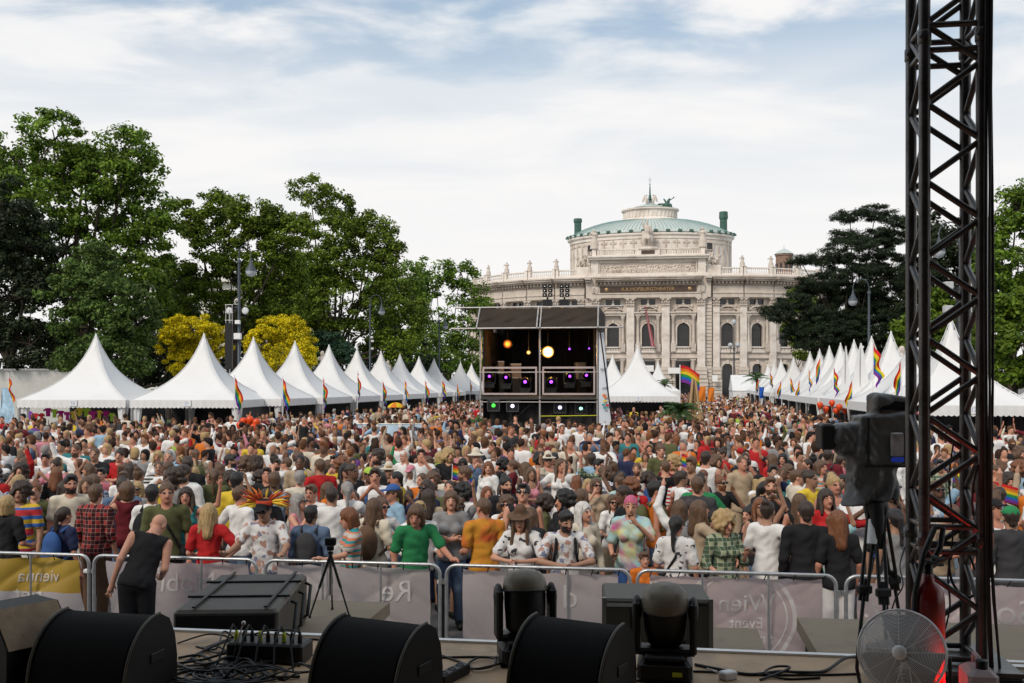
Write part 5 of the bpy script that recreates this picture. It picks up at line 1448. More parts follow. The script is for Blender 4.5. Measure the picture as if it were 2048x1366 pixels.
for px, py, lamp, lab in ((987, 811, GREENL, 'square black floodlight with green lamp under the tower deck'), (1025, 812, COOL, 'square black floodlight with white lamp under the left of the deck'), (1120, 815, COOL, 'square black floodlight with pale violet lamp under the right of the deck'), (1162, 817, CYANW, 'square black floodlight with mint lamp at the right under the deck')):
    t = thing('floodlight', lab, 'stage light', P(px, py, TWD + 0.25), 0.0, 'lights in the lighting tower')
    f = MB()
    for x, z, w, h in ((0, 0.24, 0.56, 0.05), (0, -0.24, 0.56, 0.05), (-0.26, 0, 0.05, 0.46), (0.26, 0, 0.05, 0.46)): f.box((x, 0, z), (w, 0.1, h))
    f.build('frame', [mat('dark_steel', (0.05, 0.05, 0.055), 0.5)], t); MB().box((0, 0.08, 0), (0.5, 0.1, 0.44)).build('housing', [BLACKP], t)
    MB().lathe([(0, 0.05), (0.075, 0.03), (0.085, 0)], (0, 0.02, 0), 12, M=Matrix.Rotation(R(90), 3, 'X')).build('lamp', [lamp], t)
    MB().tube([(0, 0, 0.26), (0, 0, 2.3 - P(px, py, TWD).z)], 0.012, 5).build('hanger', [BLACKM], t)
for px, py, e_, c_ in ((1096, 704, 130, (1.0, 0.52, 0.10)), (1015, 688, 22, (1.0, 0.25, 0.02))):
    ld = bpy.data.lights.new('lamp_light', 'POINT'); ld.energy = e_; ld.color = c_; ld.shadow_soft_size = 0.15
    lo = bpy.data.objects.new('lamp_light', ld); COL.objects.link(lo); lo.location = P(px, py, TWD + 1.35); lo.parent = tower; lo.matrix_parent_inverse = (Matrix.Translation(tower.location) @ Matrix.Rotation(-TH, 4, 'Z')).inverted()
# blinders on the roof
for i, px in enumerate((1095, 1129)):
    t = thing('blinder_light', ('left' if i == 0 else 'right') + ' stack of black blinder lamps standing on the tower roof', 'stage light', P(px, 613, TWD + 1.2), -TH, 'blinder stacks on the tower roof')
    MB().box((0, 0, 0.16), (0.42, 0.35, 0.3), bev=0.02).build('base', [BLACKP], t)
    MB().box((0, 0, 0.36), (0.08, 0.08, 0.16)).build('stand', [BLACKM], t)
    for r_ in range(3):
        for c_ in range(2):
            h = MB().box((-0.12 + 0.25 * c_, -0.02 + 0.03 * (r_ % 2), 0.52 + 0.2 * r_), (0.2, 0.16, 0.17), bev=0.02).build('lamp_box', [BLACKP], t)
            MB().lathe([(0, 0), (0.025, -0.0), (0.034, 0.012)], (-0.12 + 0.25 * c_, -0.12, 0.52 + 0.2 * r_), 10, M=Matrix.Rotation(R(90), 3, 'X')).build('reflector', [mat('reflector', (0.5, 0.48, 0.47), 0.3, metal=0.8)], h)
o = MB().tube([(-1.0, 1.2, 6.62), (1.9, 1.2, 6.62)], 0.035, 6).build('roof_bar', [TUBE], tower)
# flightcase and crew gear on the deck
for px, py, w, h in ((1030, 742, 0.5, 0.7), (1160, 742, 0.45, 0.8), (1000, 735, 0.3, 0.6)):
    t = thing('flight_case', {1030: 'grey flight case in the left half of the tower', 1160: 'grey flight case at the right of the tower', 1000: 'pale curved cover on the tower deck'}[px], 'case', P(px, py, TWD + 2.6), 0.2, 'cases on the tower deck')
    MB().box((0, 0, 0), (w, 0.5, h), bev=0.03).build('case_body', [mat('case_grey', (0.16, 0.15, 0.16), 0.6)], t)
    for z in (-h / 2 + 0.03, h / 2 - 0.03): MB().box((0, 0, z), (w + 0.015, 0.515, 0.03)).build('edge_trim', [ALU], t)
    MB().box((0, -0.25, -h / 2 - (P(px, py, TWD).z - h / 2 - 2.55) / 2), (w * 0.8, 0.3, max(0.05, P(px, py, TWD).z - h / 2 - 2.56))).build('stand', [BLACKM], t)

# fence round the tower with a blue white banner
t = thing('fence_banner', 'pale blue banner on a black fence left of the lighting tower', 'banner', P(782, 849, 36), -TH)
MB().grid(lambda a, b: ((a - 0.5) * 2.5, 0.02 * math.sin(a * 20), -0.9 * b), 20, 2).build('cloth', [mat('pale_blue_vinyl', (0.42, 0.56, 0.68), 0.5, var=0.25, scale=1.2)], t)
MB().tube([(-1.3, 0.03, 0.02), (1.3, 0.03, 0.02)], 0.02, 6).build('rail', [ALU], t)
for x in (-1.3, 0, 1.3): MB().tube([(x, 0.03, 0.02), (x, 0.03, -1.55)], 0.02, 6).build('post', [ALU], t)
for i, (px, w) in enumerate(((905, 2.2), (1150, 3.2), (1310, 3.6))):
    d = 38
    t = thing('crowd_fence', ['short black fence left of the tower', 'black fence in front of the lighting tower', 'long black fence right of the lighting tower'][i], 'fence', P(px, 851, d), -TH, 'black fences round the tower')
    for z in (0, -0.12, -1.2): MB().tube([(-w / 2, 0, z), (w / 2, 0, z)], 0.022, 6).build('rail', [BLACKM], t)
    for k in range(6): MB().tube([(-w / 2 + w * k / 5, 0, 0), (-w / 2 + w * k / 5, 0, -1.5)], 0.018, 6).build('post', [BLACKM], t)

# ------------------------------------------------------------------ lamp posts
GLOBE = mat('lamp_glass', (0.42, 0.45, 0.48), 0.12, var=0.1, spec=0.8)
def street_lamp(px, d, top, dirx, label, post_extra=0.0, reach=0.62):
    t = thing('street_lamp', label, 'lamp post', (P(px, 0, d).x, d, 0), 0, 'curved arm street lamps')
    zt_ = CAMZ + (HY - top) * d / FPX
    zk = zt_ - 0.55
    MB().tube([(0, 0, 0), (0, 0, 1.0), (0, 0, 1.02), (0, 0, zk - 0.3)], [0.16, 0.14, 0.09, 0.07], 10).lathe([(0.11, zk - 0.4), (0.12, zk - 0.3), (0.08, zk - 0.2)], n=10).build('post', [LAMPGREY], t)
    arc = [(0, 0, zk - 0.3)] + [(dirx * (reach / 2 - reach / 2 * math.cos(a)), 0, zk + 0.55 * math.sin(a)) for a in [PI * k / 10 for k in range(11)]] + [(dirx * reach, 0, zk - 0.35)]
    MB().tube(arc, 0.032, 8).build('arm', [LAMPGREY], t)
    h = MB().lathe([(0.05, 0.2), (0.07, 0.0), (0.12, -0.12), (0.2, -0.28), (0.28, -0.4), (0.3, -0.46)], (dirx * reach, 0, zk - 0.35), 16).build('lamp_hood', [LAMPGREY], t)
    MB().lathe([(0.28, -0.46), (0.27, -0.58), (0.19, -0.72), (0, -0.78)], (dirx * reach, 0, zk - 0.35), 16).build('globe', [GLOBE], h)
    return t, zt_
t, z_ = street_lamp(478, 52, 490, 1, 'tall street lamp with floodlights rising behind the second left tent')
sp = 52 / FPX
for x in (-0.45, 0.38):
    z = CAMZ + (HY - 622) * sp
    f = thing('event_floodlight', 'round floodlight clamped %s the left lamp post' % ('left of' if x < 0 else 'right of'), 'floodlight', (t.location.x + x, 51.8, z), 0, 'floodlights clamped to the left lamp post')
    MB().lathe([(0, 0.22), (0.15, 0.2), (0.22, 0.0), (0.23, -0.05), (0.19, -0.03)], n=16, M=Matrix.Rotation(R(-90), 3, 'X')).build('housing', [BLACKM], f)
    MB().ball((0, 0.0, 0), (0.19, 0.04, 0.19), 14).build('glass', [mat('flood_glass', (0.6, 0.62, 0.63), 0.2)], f)
    MB().tube([(0, 0.1, -0.2), (0, 0.1, -0.32), (-x * 0.95, 0.2, -0.34)], 0.025, 6).build('bracket', [BLACKM], f)
for z0, s_, n_ in ((CAMZ + (HY - 673) * sp, (0.36, 0.25, 0.32), 'white switch box strapped to the left lamp post'), (CAMZ + (HY - 645) * sp, (0.26, 0.2, 0.2), 'small white box above the switch box on the left lamp post')):
    o = MB().box((0, 0, 0), s_, bev=0.02).build('switch_box', [WHITE]); o.location = (t.location.x, 51.75, z0); tag(o, n_, 'box', 'boxes on the left lamp post')
street_lamp(740, 82, 590, 1, 'dark street lamp in front of the trees behind the sixth left tent', reach=0.95)
street_lamp(878, 97, 625, 1, 'street lamp with curved arm just left of the tower roof')
street_lamp(1738, 62, 558, -1, 'street lamp with arm to the left in front of the pine', reach=1.0)
street_lamp(1921, 46, 444, -1, 'tall street lamp whose lantern shows through the truss', reach=1.0)
t = thing('twin_street_lamp', 'two globed street lamp in front of the theatre', 'lamp post', (P(1468, 0, 150).x, 150, 0), 0)
MB().tube([(0, 0, 0), (0, 0, 12.0)], [0.16, 0.08], 8).build('post', [LAMPGREY], t)
for x in (-0.55, 0.55):
    MB().tube([(0, 0, 7.6), (x, 0, 7.9), (x, 0, 8.6)], 0.05, 6).build('arm', [LAMPGREY], t); MB().ball((x, 0, 8.95), 0.38, 10).build('globe', [GLOBE], t)
MB().ball((0, 0, 12.4), (0.34, 0.34, 0.5), 10).build('globe', [GLOBE], t)
# loudspeaker column and cameras on poles
t = thing('speaker_column', 'slim black loudspeaker column on a scaffold left of the left lamp post', 'loudspeaker', (P(458, 0, 50).x, 50, 0), 0)
MB().box((0, 0, CAMZ + (HY - 692) * 50 / FPX), (0.34, 0.3, 2.3), bev=0.03).build('cabinet', [BLACKP], t)
MB().tube([(0, 0.1, 0), (0, 0.1, 6.8)], 0.04, 6).build('pole', [ALU], t)
f = MB()
for x in (-0.16, 0.16): f.tube([(x, 0, 6.1), (x, 0, 7.1)], 0.02, 6)
for z in (6.3, 6.7, 7.08): f.tube([(-0.2, 0, z), (0.2, 0, z)], 0.02, 6)
f.build('top_frame', [ALU], t)
t = thing('security_camera_pole', 'grey pole with white cameras behind the sixth left tent', 'camera pole', (P(741, 0, 79).x, 79, 0), 0)
MB().tube([(0, 0, 0), (0, 0, 6.9)], 0.05, 8).build('pole', [LAMPGREY], t)
for z, x in ((6.5, 0.16), (5.9, 0.14), (6.8, 0.1)): MB().box((x, -0.1, z), (0.16, 0.34, 0.16), rz=0.4, bev=0.02).build('camera_housing', [WHITE], t)
for px, py, d, lab in ((645, 702, 66, 'pale stone statue head showing between the fourth and fifth left tents'), (776, 721, 84, 'pale stone statue showing between two tents in the middle of the left row'), (1804, 692, 47, 'pale stone statue just left of the truss tower among the right tents')):
    z = CAMZ + (HY - py) * d / FPX
    t = thing('stone_statue', lab, 'statue', (P(px, 0, d).x, d, 0), 0.3)
    part(t, 'figure', STAT, (0, 0, z - 2.35), (0, 0, 0.4), (1.35, 1.35, 1.35)); MB().box((0, 0, (z - 2.35) / 2), (1.0, 1.0, z - 2.3)).build('pedestal', [STONE], t)
# floodlights behind the truss
t = thing('floodlight_stand', 'pole with two white floodlights seen through the truss', 'floodlight', (P(1914, 0, 40).x, 40, 0), 0)
MB().tube([(0, 0, 0), (0, 0, 7.0)], 0.05, 8).box((0, 0, 6.9), (0.9, 0.06, 0.06)).build('pole', [BLACKM], t)
for x in (-0.38, 0.36):
    for z in (7.05, 6.1): MB().box((x, -0.05, z), (0.34, 0.3, 0.3), bev=0.03).build('lamp_housing', [mat('pale_grey_metal', (0.45, 0.46, 0.46), 0.4)], t)

# ------------------------------------------------------------------ palms, umbrella, odd things over the crowd
def palm(px, py, d, label, sc, n=26, col='palm', cat='palm'):
    t = thing('potted_palm', label, cat, (P(px, 0, d).x, d, 0), 0)
    zc_ = CAMZ + (HY - py) * d / FPX
    rg = np.random.default_rng(int(px))
    Vs, Fs, o = [], [], 0
    for k in range(n):
        az, el = rg.uniform(0, 2 * PI), rg.uniform(0.15, 1.35)
        ln = sc * rg.uniform(0.7, 1.1)
        pts = []
        for j in range(9):
            a = j / 8
            h = ln * a * math.cos(el) * (1 + 0.2 * a); v_ = ln * (a * math.sin(el) - 0.55 * a * a)
            pts.append(np.array([h * math.cos(az), h * math.sin(az), zc_ - sc * 0.45 + v_]))
        side = np.array([-math.sin(az), math.cos(az), 0])
        for j in range(1, 9):
            for s_ in (-1, 1):
                for q in (0, 0.5):
                    b = pts[j - 1] * (1 - q) + pts[j] * q; dr = pts[j] - pts[j - 1]; dr = dr / np.linalg.norm(dr)
                    L = sc * 0.26 * math.sin(PI * (0.15 + 0.8 * (j - 1 + q) / 8))
                    e = b + side * s_ * L * 0.8 + dr * L * 0.7 - np.array([0, 0, L * 0.35]); w = dr * sc * 0.022
                    Vs += [b - w, b + w, e + w * 0.3, e - w * 0.3]; Fs.append([o, o + 1, o + 2, o + 3]); o += 4
    link('fronds', fast_mesh('fronds', np.array(Vs), np.array(Fs), [LM[col]], smooth=False), t)
    MB().tube([(0, 0, 0.4), (0.03, 0, zc_ - sc * 0.45)], [0.13, 0.08], 8).build('trunk', [BARK], t)
    MB().lathe([(0, 0), (0.28, 0), (0.36, 0.55), (0.31, 0.55), (0.29, 0.48), (0, 0.48)], n=14).build('pot', [mat('terracotta', (0.3, 0.13, 0.07), 0.85)], t)
    return t
palm(1358, 800, 40, 'bushy green potted palm right of the lone tent by the tower', 1.1, 40)
palm(946, 832, 41, 'green potted palm at the left foot of the lighting tower', 0.85, 24)
palm(1328, 757, 64, 'small palm with blue wrap beside the lone tent', 0.9, 18)
palm(1513, 742, 96, 'yellowish small palm by the far right tents', 1.6, 22)
t = thing('umbrella', 'yellow and orange umbrella held up in front of the left tents', 'umbrella', P(792, 812, 47), 0.2)
mb = MB()
for k in range(8):
    a0, a1 = 2 * PI * k / 8, 2 * PI * (k + 1) / 8
    rows = [(0.02, 0.17), (0.15, 0.15), (0.28, 0.09), (0.38, 0.0), (0.41, -0.06)]
    mb.grid(lambda a, b, a0=a0, a1=a1: (lambda r_, z_: (r_ * math.cos(a0 + (a1 - a0) * a), r_ * math.sin(a0 + (a1 - a0) * a), z_))(*rows[int(round(b * 4))]), 3, 4, k % 2)
part(t, 'canopy', mb.mesh('umbrella_canopy', [RAIN[2], RAIN[1]])); MB().tube([(0, 0, 0.2), (0, 0, -0.75)], 0.012, 6).build('shaft', [BLACKM], t)
BALM = MB().lathe([(0, -0.17), (0.03, -0.15), (0.10, -0.06), (0.14, 0.05), (0.12, 0.13), (0.06, 0.175), (0, 0.185)], n=14).mesh('balloon_skin', [mat('orange_balloon', (0.68, 0.07, 0.012), 0.3, var=0.05)])
KNOT = MB().lathe([(0.0, 0.02), (0.025, -0.02), (0, -0.02)], n=6).tube([(0, 0, -0.02), (0.02, 0, -0.4)], 0.004, 4).mesh('balloon_knot', [RAIN[0]])
rg = random.Random(9)
bl = [(487, 845), (500, 842), (513, 847), (494, 856), (508, 857), (480, 853), (518, 856)]
br_ = [(1640, 812), (1652, 820), (1664, 808), (1678, 816), (1690, 822), (1672, 824)]
for i, (px, py) in enumerate(bl + br_):
    d = 36 if px < 1000 else 44
    l = px < 1000
    n = i if l else i - len(bl)
    t = thing('balloon', '%s orange balloon of the bunch over the crowd %s' % (ORD[n], 'below the second left tent' if l else 'below the right tents'), 'balloon', P(px, py, d + rg.uniform(-0.3, 0.3)), 0, 'orange balloons by the left tents' if l else 'orange balloons by the right tents')
    part(t, 'skin', BALM); part(t, 'knot', KNOT)
for i, (px, py, d, c) in enumerate(((1404, 783, 58, 1), (1422, 785, 62, 1), (1523, 782, 75, 4))):
    t = thing('feather_flag', ['orange cloth banner on a pole right of the potted palm', 'second orange cloth banner farther right of the palm', 'blue flag on a pole among the far right tents'][i], 'flag', P(px, py, d), 0.2 * i)
    MB().grid(lambda a, b: ((a - 0.5) * 0.42, 0.06 * math.sin(a * 5 + b * 4), 0.3 - 0.85 * b), 6, 8).build('cloth', [RAIN[c]], t); MB().tube([(-0.22, 0, 0.4), (-0.22, 0, -2.4)], 0.02, 6).build('pole', [ALU], t)
t = thing('plank_tripod', 'tall tripod of bare wooden planks right of the potted palm', 'wooden frame', (P(1388, 0, 41).x, 41, 0), 0.1)
WOODM = mat('raw_plank', (0.42, 0.28, 0.14), 0.75, var=0.2, scale=3, stretch=(6, 6, 0.6))
for k, (x, y) in enumerate(((-0.42, -0.2), (0.42, -0.2), (-0.2, 0.4), (0.22, 0.38))):
    MB().tube([(x, y, 0), (x * 0.12, y * 0.12, 3.35 - 0.1 * k)], [0.07, 0.06], 4).build('plank', [WOODM], t)
MB().box((0, -0.1, 1.75), (0.62, 0.05, 0.16)).build('plank', [WOODM], t)
t = thing('gable_tent', 'small white gable marquee below the theatre, left of the far tents', 'tent', (P(1498, 0, 118).x, 118, 0), -TH)
MB().add([(-1.9, 0, 2.3), (1.9, 0, 2.3), (1.9, 3.5, 4.2), (-1.9, 3.5, 4.2), (-1.9, 7, 2.3), (1.9, 7, 2.3)], [(0, 1, 2, 3), (3, 2, 5, 4), (0, 3, 4), (1, 5, 2)]).build('roof', [TENT], t)
MB().box((0, 3.5, 1.12), (3.7, 6.9, 2.2)).build('wall', [TENT], t)
# ------------------------------------------------------------------ the crowd
def skin_mat(n, c):
    m = mat('skin_' + n, c, 0.55, var=0.07, scale=14, spec=0.35)
    b = m.node_tree.nodes['Principled BSDF']
    b.inputs['Subsurface Weight'].default_value = 0.08; b.inputs['Subsurface Radius'].default_value = (0.02, 0.008, 0.004)
    return m
SKIN = [skin_mat('fair', (0.55, 0.28, 0.19)), skin_mat('rosy', (0.49, 0.225, 0.15)), skin_mat('tan', (0.38, 0.205, 0.135)), skin_mat('olive', (0.30, 0.165, 0.105)), skin_mat('brown', (0.15, 0.078, 0.05))]
EYE = mat('eye_dark', (0.035, 0.025, 0.022), 0.2)
LIP = mat('lip', (0.33, 0.12, 0.10), 0.45)
def hair_mat(n, c): return mat('hair_' + n, c, 0.48, var=0.35, scale=22, bump=0.5, bscale=70, stretch=(3, 3, 0.5), spec=0.5)
HAIR = {n: hair_mat(n, c) for n, c in (('black', (0.012, 0.010, 0.010)), ('dark brown', (0.035, 0.02, 0.013)), ('brown', (0.105, 0.056, 0.030)), ('auburn', (0.17, 0.06, 0.022)), ('blond', (0.40, 0.27, 0.12)), ('grey', (0.28, 0.26, 0.245)), ('pink', (0.52, 0.10, 0.20)), ('white', (0.6, 0.58, 0.55)), ('red', (0.3, 0.05, 0.02)))}
CLOTH_C = {'white': (0.70, 0.69, 0.68), 'cream': (0.60, 0.54, 0.44), 'black': (0.016, 0.016, 0.018), 'charcoal': (0.045, 0.045, 0.05), 'grey': (0.22, 0.22, 0.225), 'red': (0.42, 0.018, 0.02), 'maroon': (0.13, 0.015, 0.022), 'orange': (0.56, 0.15, 0.02), 'yellow': (0.62, 0.44, 0.04), 'lime': (0.34, 0.50, 0.07), 'green': (0.025, 0.20, 0.075), 'olive': (0.09, 0.095, 0.04), 'teal': (0.03, 0.17, 0.18), 'light blue': (0.27, 0.42, 0.55), 'blue': (0.04, 0.10, 0.28), 'navy': (0.018, 0.024, 0.065), 'purple': (0.14, 0.045, 0.22), 'pink': (0.55, 0.22, 0.27), 'beige': (0.38, 0.29, 0.20), 'brown': (0.12, 0.07, 0.045), 'denim': (0.10, 0.15, 0.24)}
def cloth(c): return mat('cloth_' + c.replace(' ', '_'), CLOTH_C[c], 0.85, var=0.12, scale=5, bump=0.35, bscale=16, spec=0.2)
def pattern_mat(name, kind, c1, c2, c3=None, sc=1.0):
    if name in MATS: return MATS[name]
    m = bpy.data.materials.new(name); m.use_nodes = True
    t = m.node_tree; b = t.nodes['Principled BSDF']; b.inputs['Roughness'].default_value = 0.85; b.inputs['Specular IOR Level'].default_value = 0.2
    tc_ = t.nodes.new('ShaderNodeTexCoord')
    def wave(axis, s_, lo):
        w = t.nodes.new('ShaderNodeTexWave'); w.bands_direction = axis; w.inputs['Scale'].default_value = s_; w.inputs['Distortion'].default_value = 0.25
        t.links.new(tc_.outputs['Object'], w.inputs['Vector'])
        r = t.nodes.new('ShaderNodeMapRange'); r.inputs['From Min'].default_value = lo; r.inputs['From Max'].default_value = lo + 0.12
        t.links.new(w.outputs['Fac'], r.inputs['Value']); return r.outputs['Result']
    def mixc(f, a, c):
        x = t.nodes.new('ShaderNodeMix'); x.data_type = 'RGBA'; t.links.new(f, x.inputs[0])
        for i, q in ((6, a), (7, c)):
            if hasattr(q, 'is_linked'): t.links.new(q, x.inputs[i])
            else: x.inputs[i].default_value = (*q, 1)
        return x.outputs[2]
    if kind == 'stripe':
        o = mixc(wave('Z', 5.0 * sc, 0.5), c1, c2)
        if c3: o = mixc(wave('Z', 2.1 * sc, 0.72), o, c3)
    elif kind == 'plaid':
        o = mixc(wave('Z', 3.2 * sc, 0.55), mixc(wave('X', 3.2 * sc, 0.55), c1, c2), c2); o = mixc(wave('Z', 6.4 * sc, 0.93), o, c3 or c1); o = mixc(wave('X', 6.4 * sc, 0.93), o, c3 or c1)
    else:
        n = t.nodes.new('ShaderNodeTexNoise'); n.inputs['Scale'].default_value = {'spots': 14, 'print': 7, 'dye': 4.5}[kind] * sc; n.inputs['Detail'].default_value = 2
        t.links.new(tc_.outputs['Object'], n.inputs['Vector'])
        r = t.nodes.new('ShaderNodeMapRange'); w = 0.35 if kind == 'dye' else 0.03
        r.inputs['From Min'].default_value = 0.42 if kind == 'dye' else 0.60; r.inputs['From Max'].default_value = r.inputs['From Min'].default_value + w
        t.links.new(n.outputs['Fac'], r.inputs['Value']); o = mixc(r.outputs['Result'], c1, c2)
        if c3:
            n2 = t.nodes.new('ShaderNodeTexNoise'); n2.inputs['Scale'].default_value = 5.5 * sc; t.links.new(tc_.outputs['Object'], n2.inputs['Vector'])
            r2 = t.nodes.new('ShaderNodeMapRange'); r2.inputs['From Min'].default_value = 0.55; r2.inputs['From Max'].default_value = 0.6 if kind != 'dye' else 0.75
            t.links.new(n2.outputs['Fac'], r2.inputs['Value']); o = mixc(r2.outputs['Result'], o, c3)
    t.links.new(o, b.inputs['Base Color'])
    n3 = t.nodes.new('ShaderNodeTexNoise'); n3.inputs['Scale'].default_value = 16; t.links.new(tc_.outputs['Object'], n3.inputs['Vector'])
    bp = t.nodes.new('ShaderNodeBump'); bp.inputs['Strength'].default_value = 0.35; bp.inputs['Distance'].default_value = 0.02
    t.links.new(n3.outputs['Fac'], bp.inputs['Height']); t.links.new(bp.outputs['Normal'], b.inputs['Normal'])
    MATS[name] = m
    return m
CC_ = CLOTH_C
PAT = {
    'red plaid shirt': ('plaid', pattern_mat('plaid_red', 'plaid', (0.30, 0.03, 0.03), (0.05, 0.012, 0.015), (0.40, 0.25, 0.22))),
    'blue plaid shirt': ('plaid', pattern_mat('plaid_blue', 'plaid', (0.30, 0.34, 0.42), (0.05, 0.07, 0.15), (0.5, 0.5, 0.5))),
    'green plaid shirt': ('plaid', pattern_mat('plaid_green', 'plaid', (0.30, 0.34, 0.22), (0.06, 0.10, 0.06), (0.45, 0.44, 0.36))),
    'black and white striped t-shirt': ('stripe', pattern_mat('stripe_bw', 'stripe', (0.6, 0.6, 0.58), (0.03, 0.03, 0.035))),
    'red and white striped t-shirt': ('stripe', pattern_mat('stripe_rw', 'stripe', (0.6, 0.58, 0.56), (0.4, 0.03, 0.03))),
    'coral and teal striped t-shirt': ('stripe', pattern_mat('stripe_ct', 'stripe', (0.55, 0.19, 0.11), (0.03, 0.25, 0.27), (0.55, 0.5, 0.45))),
    'rainbow striped t-shirt': ('stripe', pattern_mat('stripe_rb', 'stripe', (0.6, 0.4, 0.04), (0.04, 0.14, 0.45), (0.5, 0.04, 0.05), 0.6)),
    'white t-shirt with dark spots': ('spots', pattern_mat('spots_w', 'spots', (0.66, 0.65, 0.64), (0.05, 0.05, 0.06))),
    'white t-shirt with a colourful print': ('print', pattern_mat('print_w', 'print', (0.66, 0.65, 0.65), (0.20, 0.22, 0.34), (0.42, 0.25, 0.20), 1.9)),
    'black t-shirt with a pale print': ('print', pattern_mat('print_b', 'print', (0.02, 0.02, 0.024), (0.45, 0.44, 0.43))),
    'flowered t-shirt': ('print', pattern_mat('print_f', 'print', (0.40, 0.12, 0.16), (0.58, 0.45, 0.2), (0.05, 0.18, 0.12))),
    'tie-dyed t-shirt': ('dye', pattern_mat('dye_a', 'dye', (0.30, 0.52, 0.58), (0.62, 0.50, 0.12), (0.50, 0.10, 0.28))),
    'orange and red tie-dyed t-shirt': ('dye', pattern_mat('dye_b', 'dye', (0.55, 0.25, 0.03), (0.5, 0.03, 0.03))),
}
FIGS = [
    Figure(False, ('down', 'down'), yaw=0.1), Figure(True, ('down', 'bent'), yaw=-0.35), Figure(False, ('cross', 'cross'), yaw=0.35), Figure(True, ('cross', 'cross'), yaw=0.0, pitch=R(-5)),
    Figure(True, ('phone', 'down'), pitch=R(14)), Figure(False, ('phone', 'bent'), pitch=R(5), yaw=-0.1), Figure(False, ('hip', 'down'), yaw=-0.5), Figure(True, ('hip', 'hip'), yaw=0.3, tilt=0.05),
    Figure(True, ('clap', 'clap'), pitch=R(-6)), Figure(False, ('clap', 'clap'), stout=1.08), Figure(True, ('up', 'down'), tilt=-0.06), Figure(False, ('down', 'wave'), yaw=0.2),
    Figure(False, ('drink', 'down'), pitch=R(-8)), Figure(True, ('bent', 'drink'), pitch=R(-6), yaw=0.15), Figure(False, ('bent', 'bent'), stout=1.16, yaw=-0.2), Figure(True, ('down', 'down'), yaw=0.6),
]
CACHE = {}
BLANK = mat('undyed_cloth', (0.5, 0.5, 0.5))
def mesh_of(fig, fid, part_, kind, h, fingers=False):
    k = (fid, part_, kind, round(h, 4))
    if k in CACHE: return CACHE[k]
    if part_ == 'body':
        V, Q, mi = fig.body(h, fingers=fingers)
        me = fast_mesh('person_body', V, Q, [SKIN[0], EYE, LIP, HAIR['brown'], SKIN[0]], mi)
    else:
        V, Q = {'top': lambda: fig.top(h, kind), 'bottom': lambda: fig.bottom(h, {'shorts': 0.47, 'trousers': 0.07, 'skirt': 0.5}[kind]), 'hair': lambda: fig.hair(min(h, 0.018), kind), 'shoes': lambda: fig.shoes(0.03), 'cap': lambda: fig.cap(0.014), 'sunhat': lambda: fig.brim(0.016), 'glasses': lambda: fig.glasses(), 'backpack': lambda: fig.pack(0.02), 'bag': lambda: fig.strap(0.018)}[part_]()
        me = fast_mesh('person_' + part_, V, Q, [BLANK])
    CACHE[k] = me
    return me
def setm(o, *ms):
    for i, m in enumerate(ms):
        if m is None: continue
        o.material_slots[i].link = 'OBJECT'; o.material_slots[i].material = m
PG = 'people in the crowd'
def person(fig, fid, loc, rz, sc, label, skin, hairk, hairc, topk, topm, botk, botm, extras=(), beard=False, h=0.02, fingers=False, group=PG):
    hm = HAIR[hairc]
    b = link('person', mesh_of(fig, fid, 'body', None, h, fingers))
    setm(b, skin, EYE, LIP, hm if hairc not in ('pink',) else HAIR['brown'], hm if beard else skin)
    b.location = loc; b.rotation_euler = (0, 0, rz); b.scale = (sc, sc, sc)
    tag(b, label, 'person', group)
    if hairk: setm(link('hair', mesh_of(fig, fid, 'hair', hairk, h), b), hm)
    setm(link({'tee': 'shirt', 'long': 'shirt', 'rolled': 'shirt', 'tank': 'tank_top', 'dress': 'dress'}[topk], mesh_of(fig, fid, 'top', topk, h), b), topm)
    if topk != 'dress': setm(link(botk, mesh_of(fig, fid, 'bottom', botk, h + 0.006), b), botm)
    setm(link('shoes', mesh_of(fig, fid, 'shoes', None, h), b), BLACKP)
    for e, m in extras: setm(link({'bag': 'shoulder_bag', 'glasses': 'sunglasses'}.get(e, e), mesh_of(fig, fid, e, None, h), b), m)
    return b
BAR_V = 10.77
ARM['rail'] = ((0.30, -0.12, 1.21), (0.33, -0.36, 1.17), (0.34, -0.43, 1.19))
ARM['fold'] = ((0.30, -0.16, 1.18), (0.09, -0.34, 1.19), (0.03, -0.39, 1.20))
NEARP = []
def hero(px, vv, rz, sc, label, fig, skin, hairk, hairc, topk, topm, botk='trousers', botm='denim', extras=(), beard=False, h=0.0145, z=0.0):
    p = on_v(px, vv); p.z = z
    NEARP.append((p.x, p.y))
    return person(fig, 'hero%d' % len(NEARP), p, rz - TH, sc, label, SKIN[skin], hairk, hairc, topk, topm if not isinstance(topm, str) else (PAT[topm][1] if topm in PAT else cloth(topm)), botk, cloth(botm), extras, beard, h, True)
BK, GL = cloth('black'), mat('sunglass_lens', (0.01, 0.01, 0.012), 0.1, spec=0.8)
FR = BAR_V + 0.48
hero(14, 11.5, PI, 0.97, 'person with blond bob in black t-shirt at the far left by the barrier, back turned', Figure(True, ('down', 'bent')), 1, 'bob', 'blond', 'tee', 'black')
hero(192, 12.0, PI - 0.1, 1.03, 'person in red plaid shirt seen from behind, second row at the left', Figure(False, ('down', 'down'), yaw=0.3, stout=1.08), 0, 'short', 'brown', 'rolled', 'red plaid shirt', 'trousers', 'brown')
hero(128, 11.45, PI - 0.3, 0.90, 'person with bright blue backpack over a navy t-shirt by the left barrier', Figure(True, ('bent', 'down')), 1, 'pony', 'dark brown', 'tee', 'navy', 'shorts', 'denim', (('backpack', cloth('blue')),))
hero(274, 10.15, PI + 0.35, 1.0, 'bald person in black tank top bending in the pit before the barrier', Figure(False, ('down', 'bent'), lean=R(20), tilt=-0.26, yaw=-0.4, pitch=R(22), stout=1.14), 0, None, 'grey', 'tank', 'black', 'trousers', 'black')
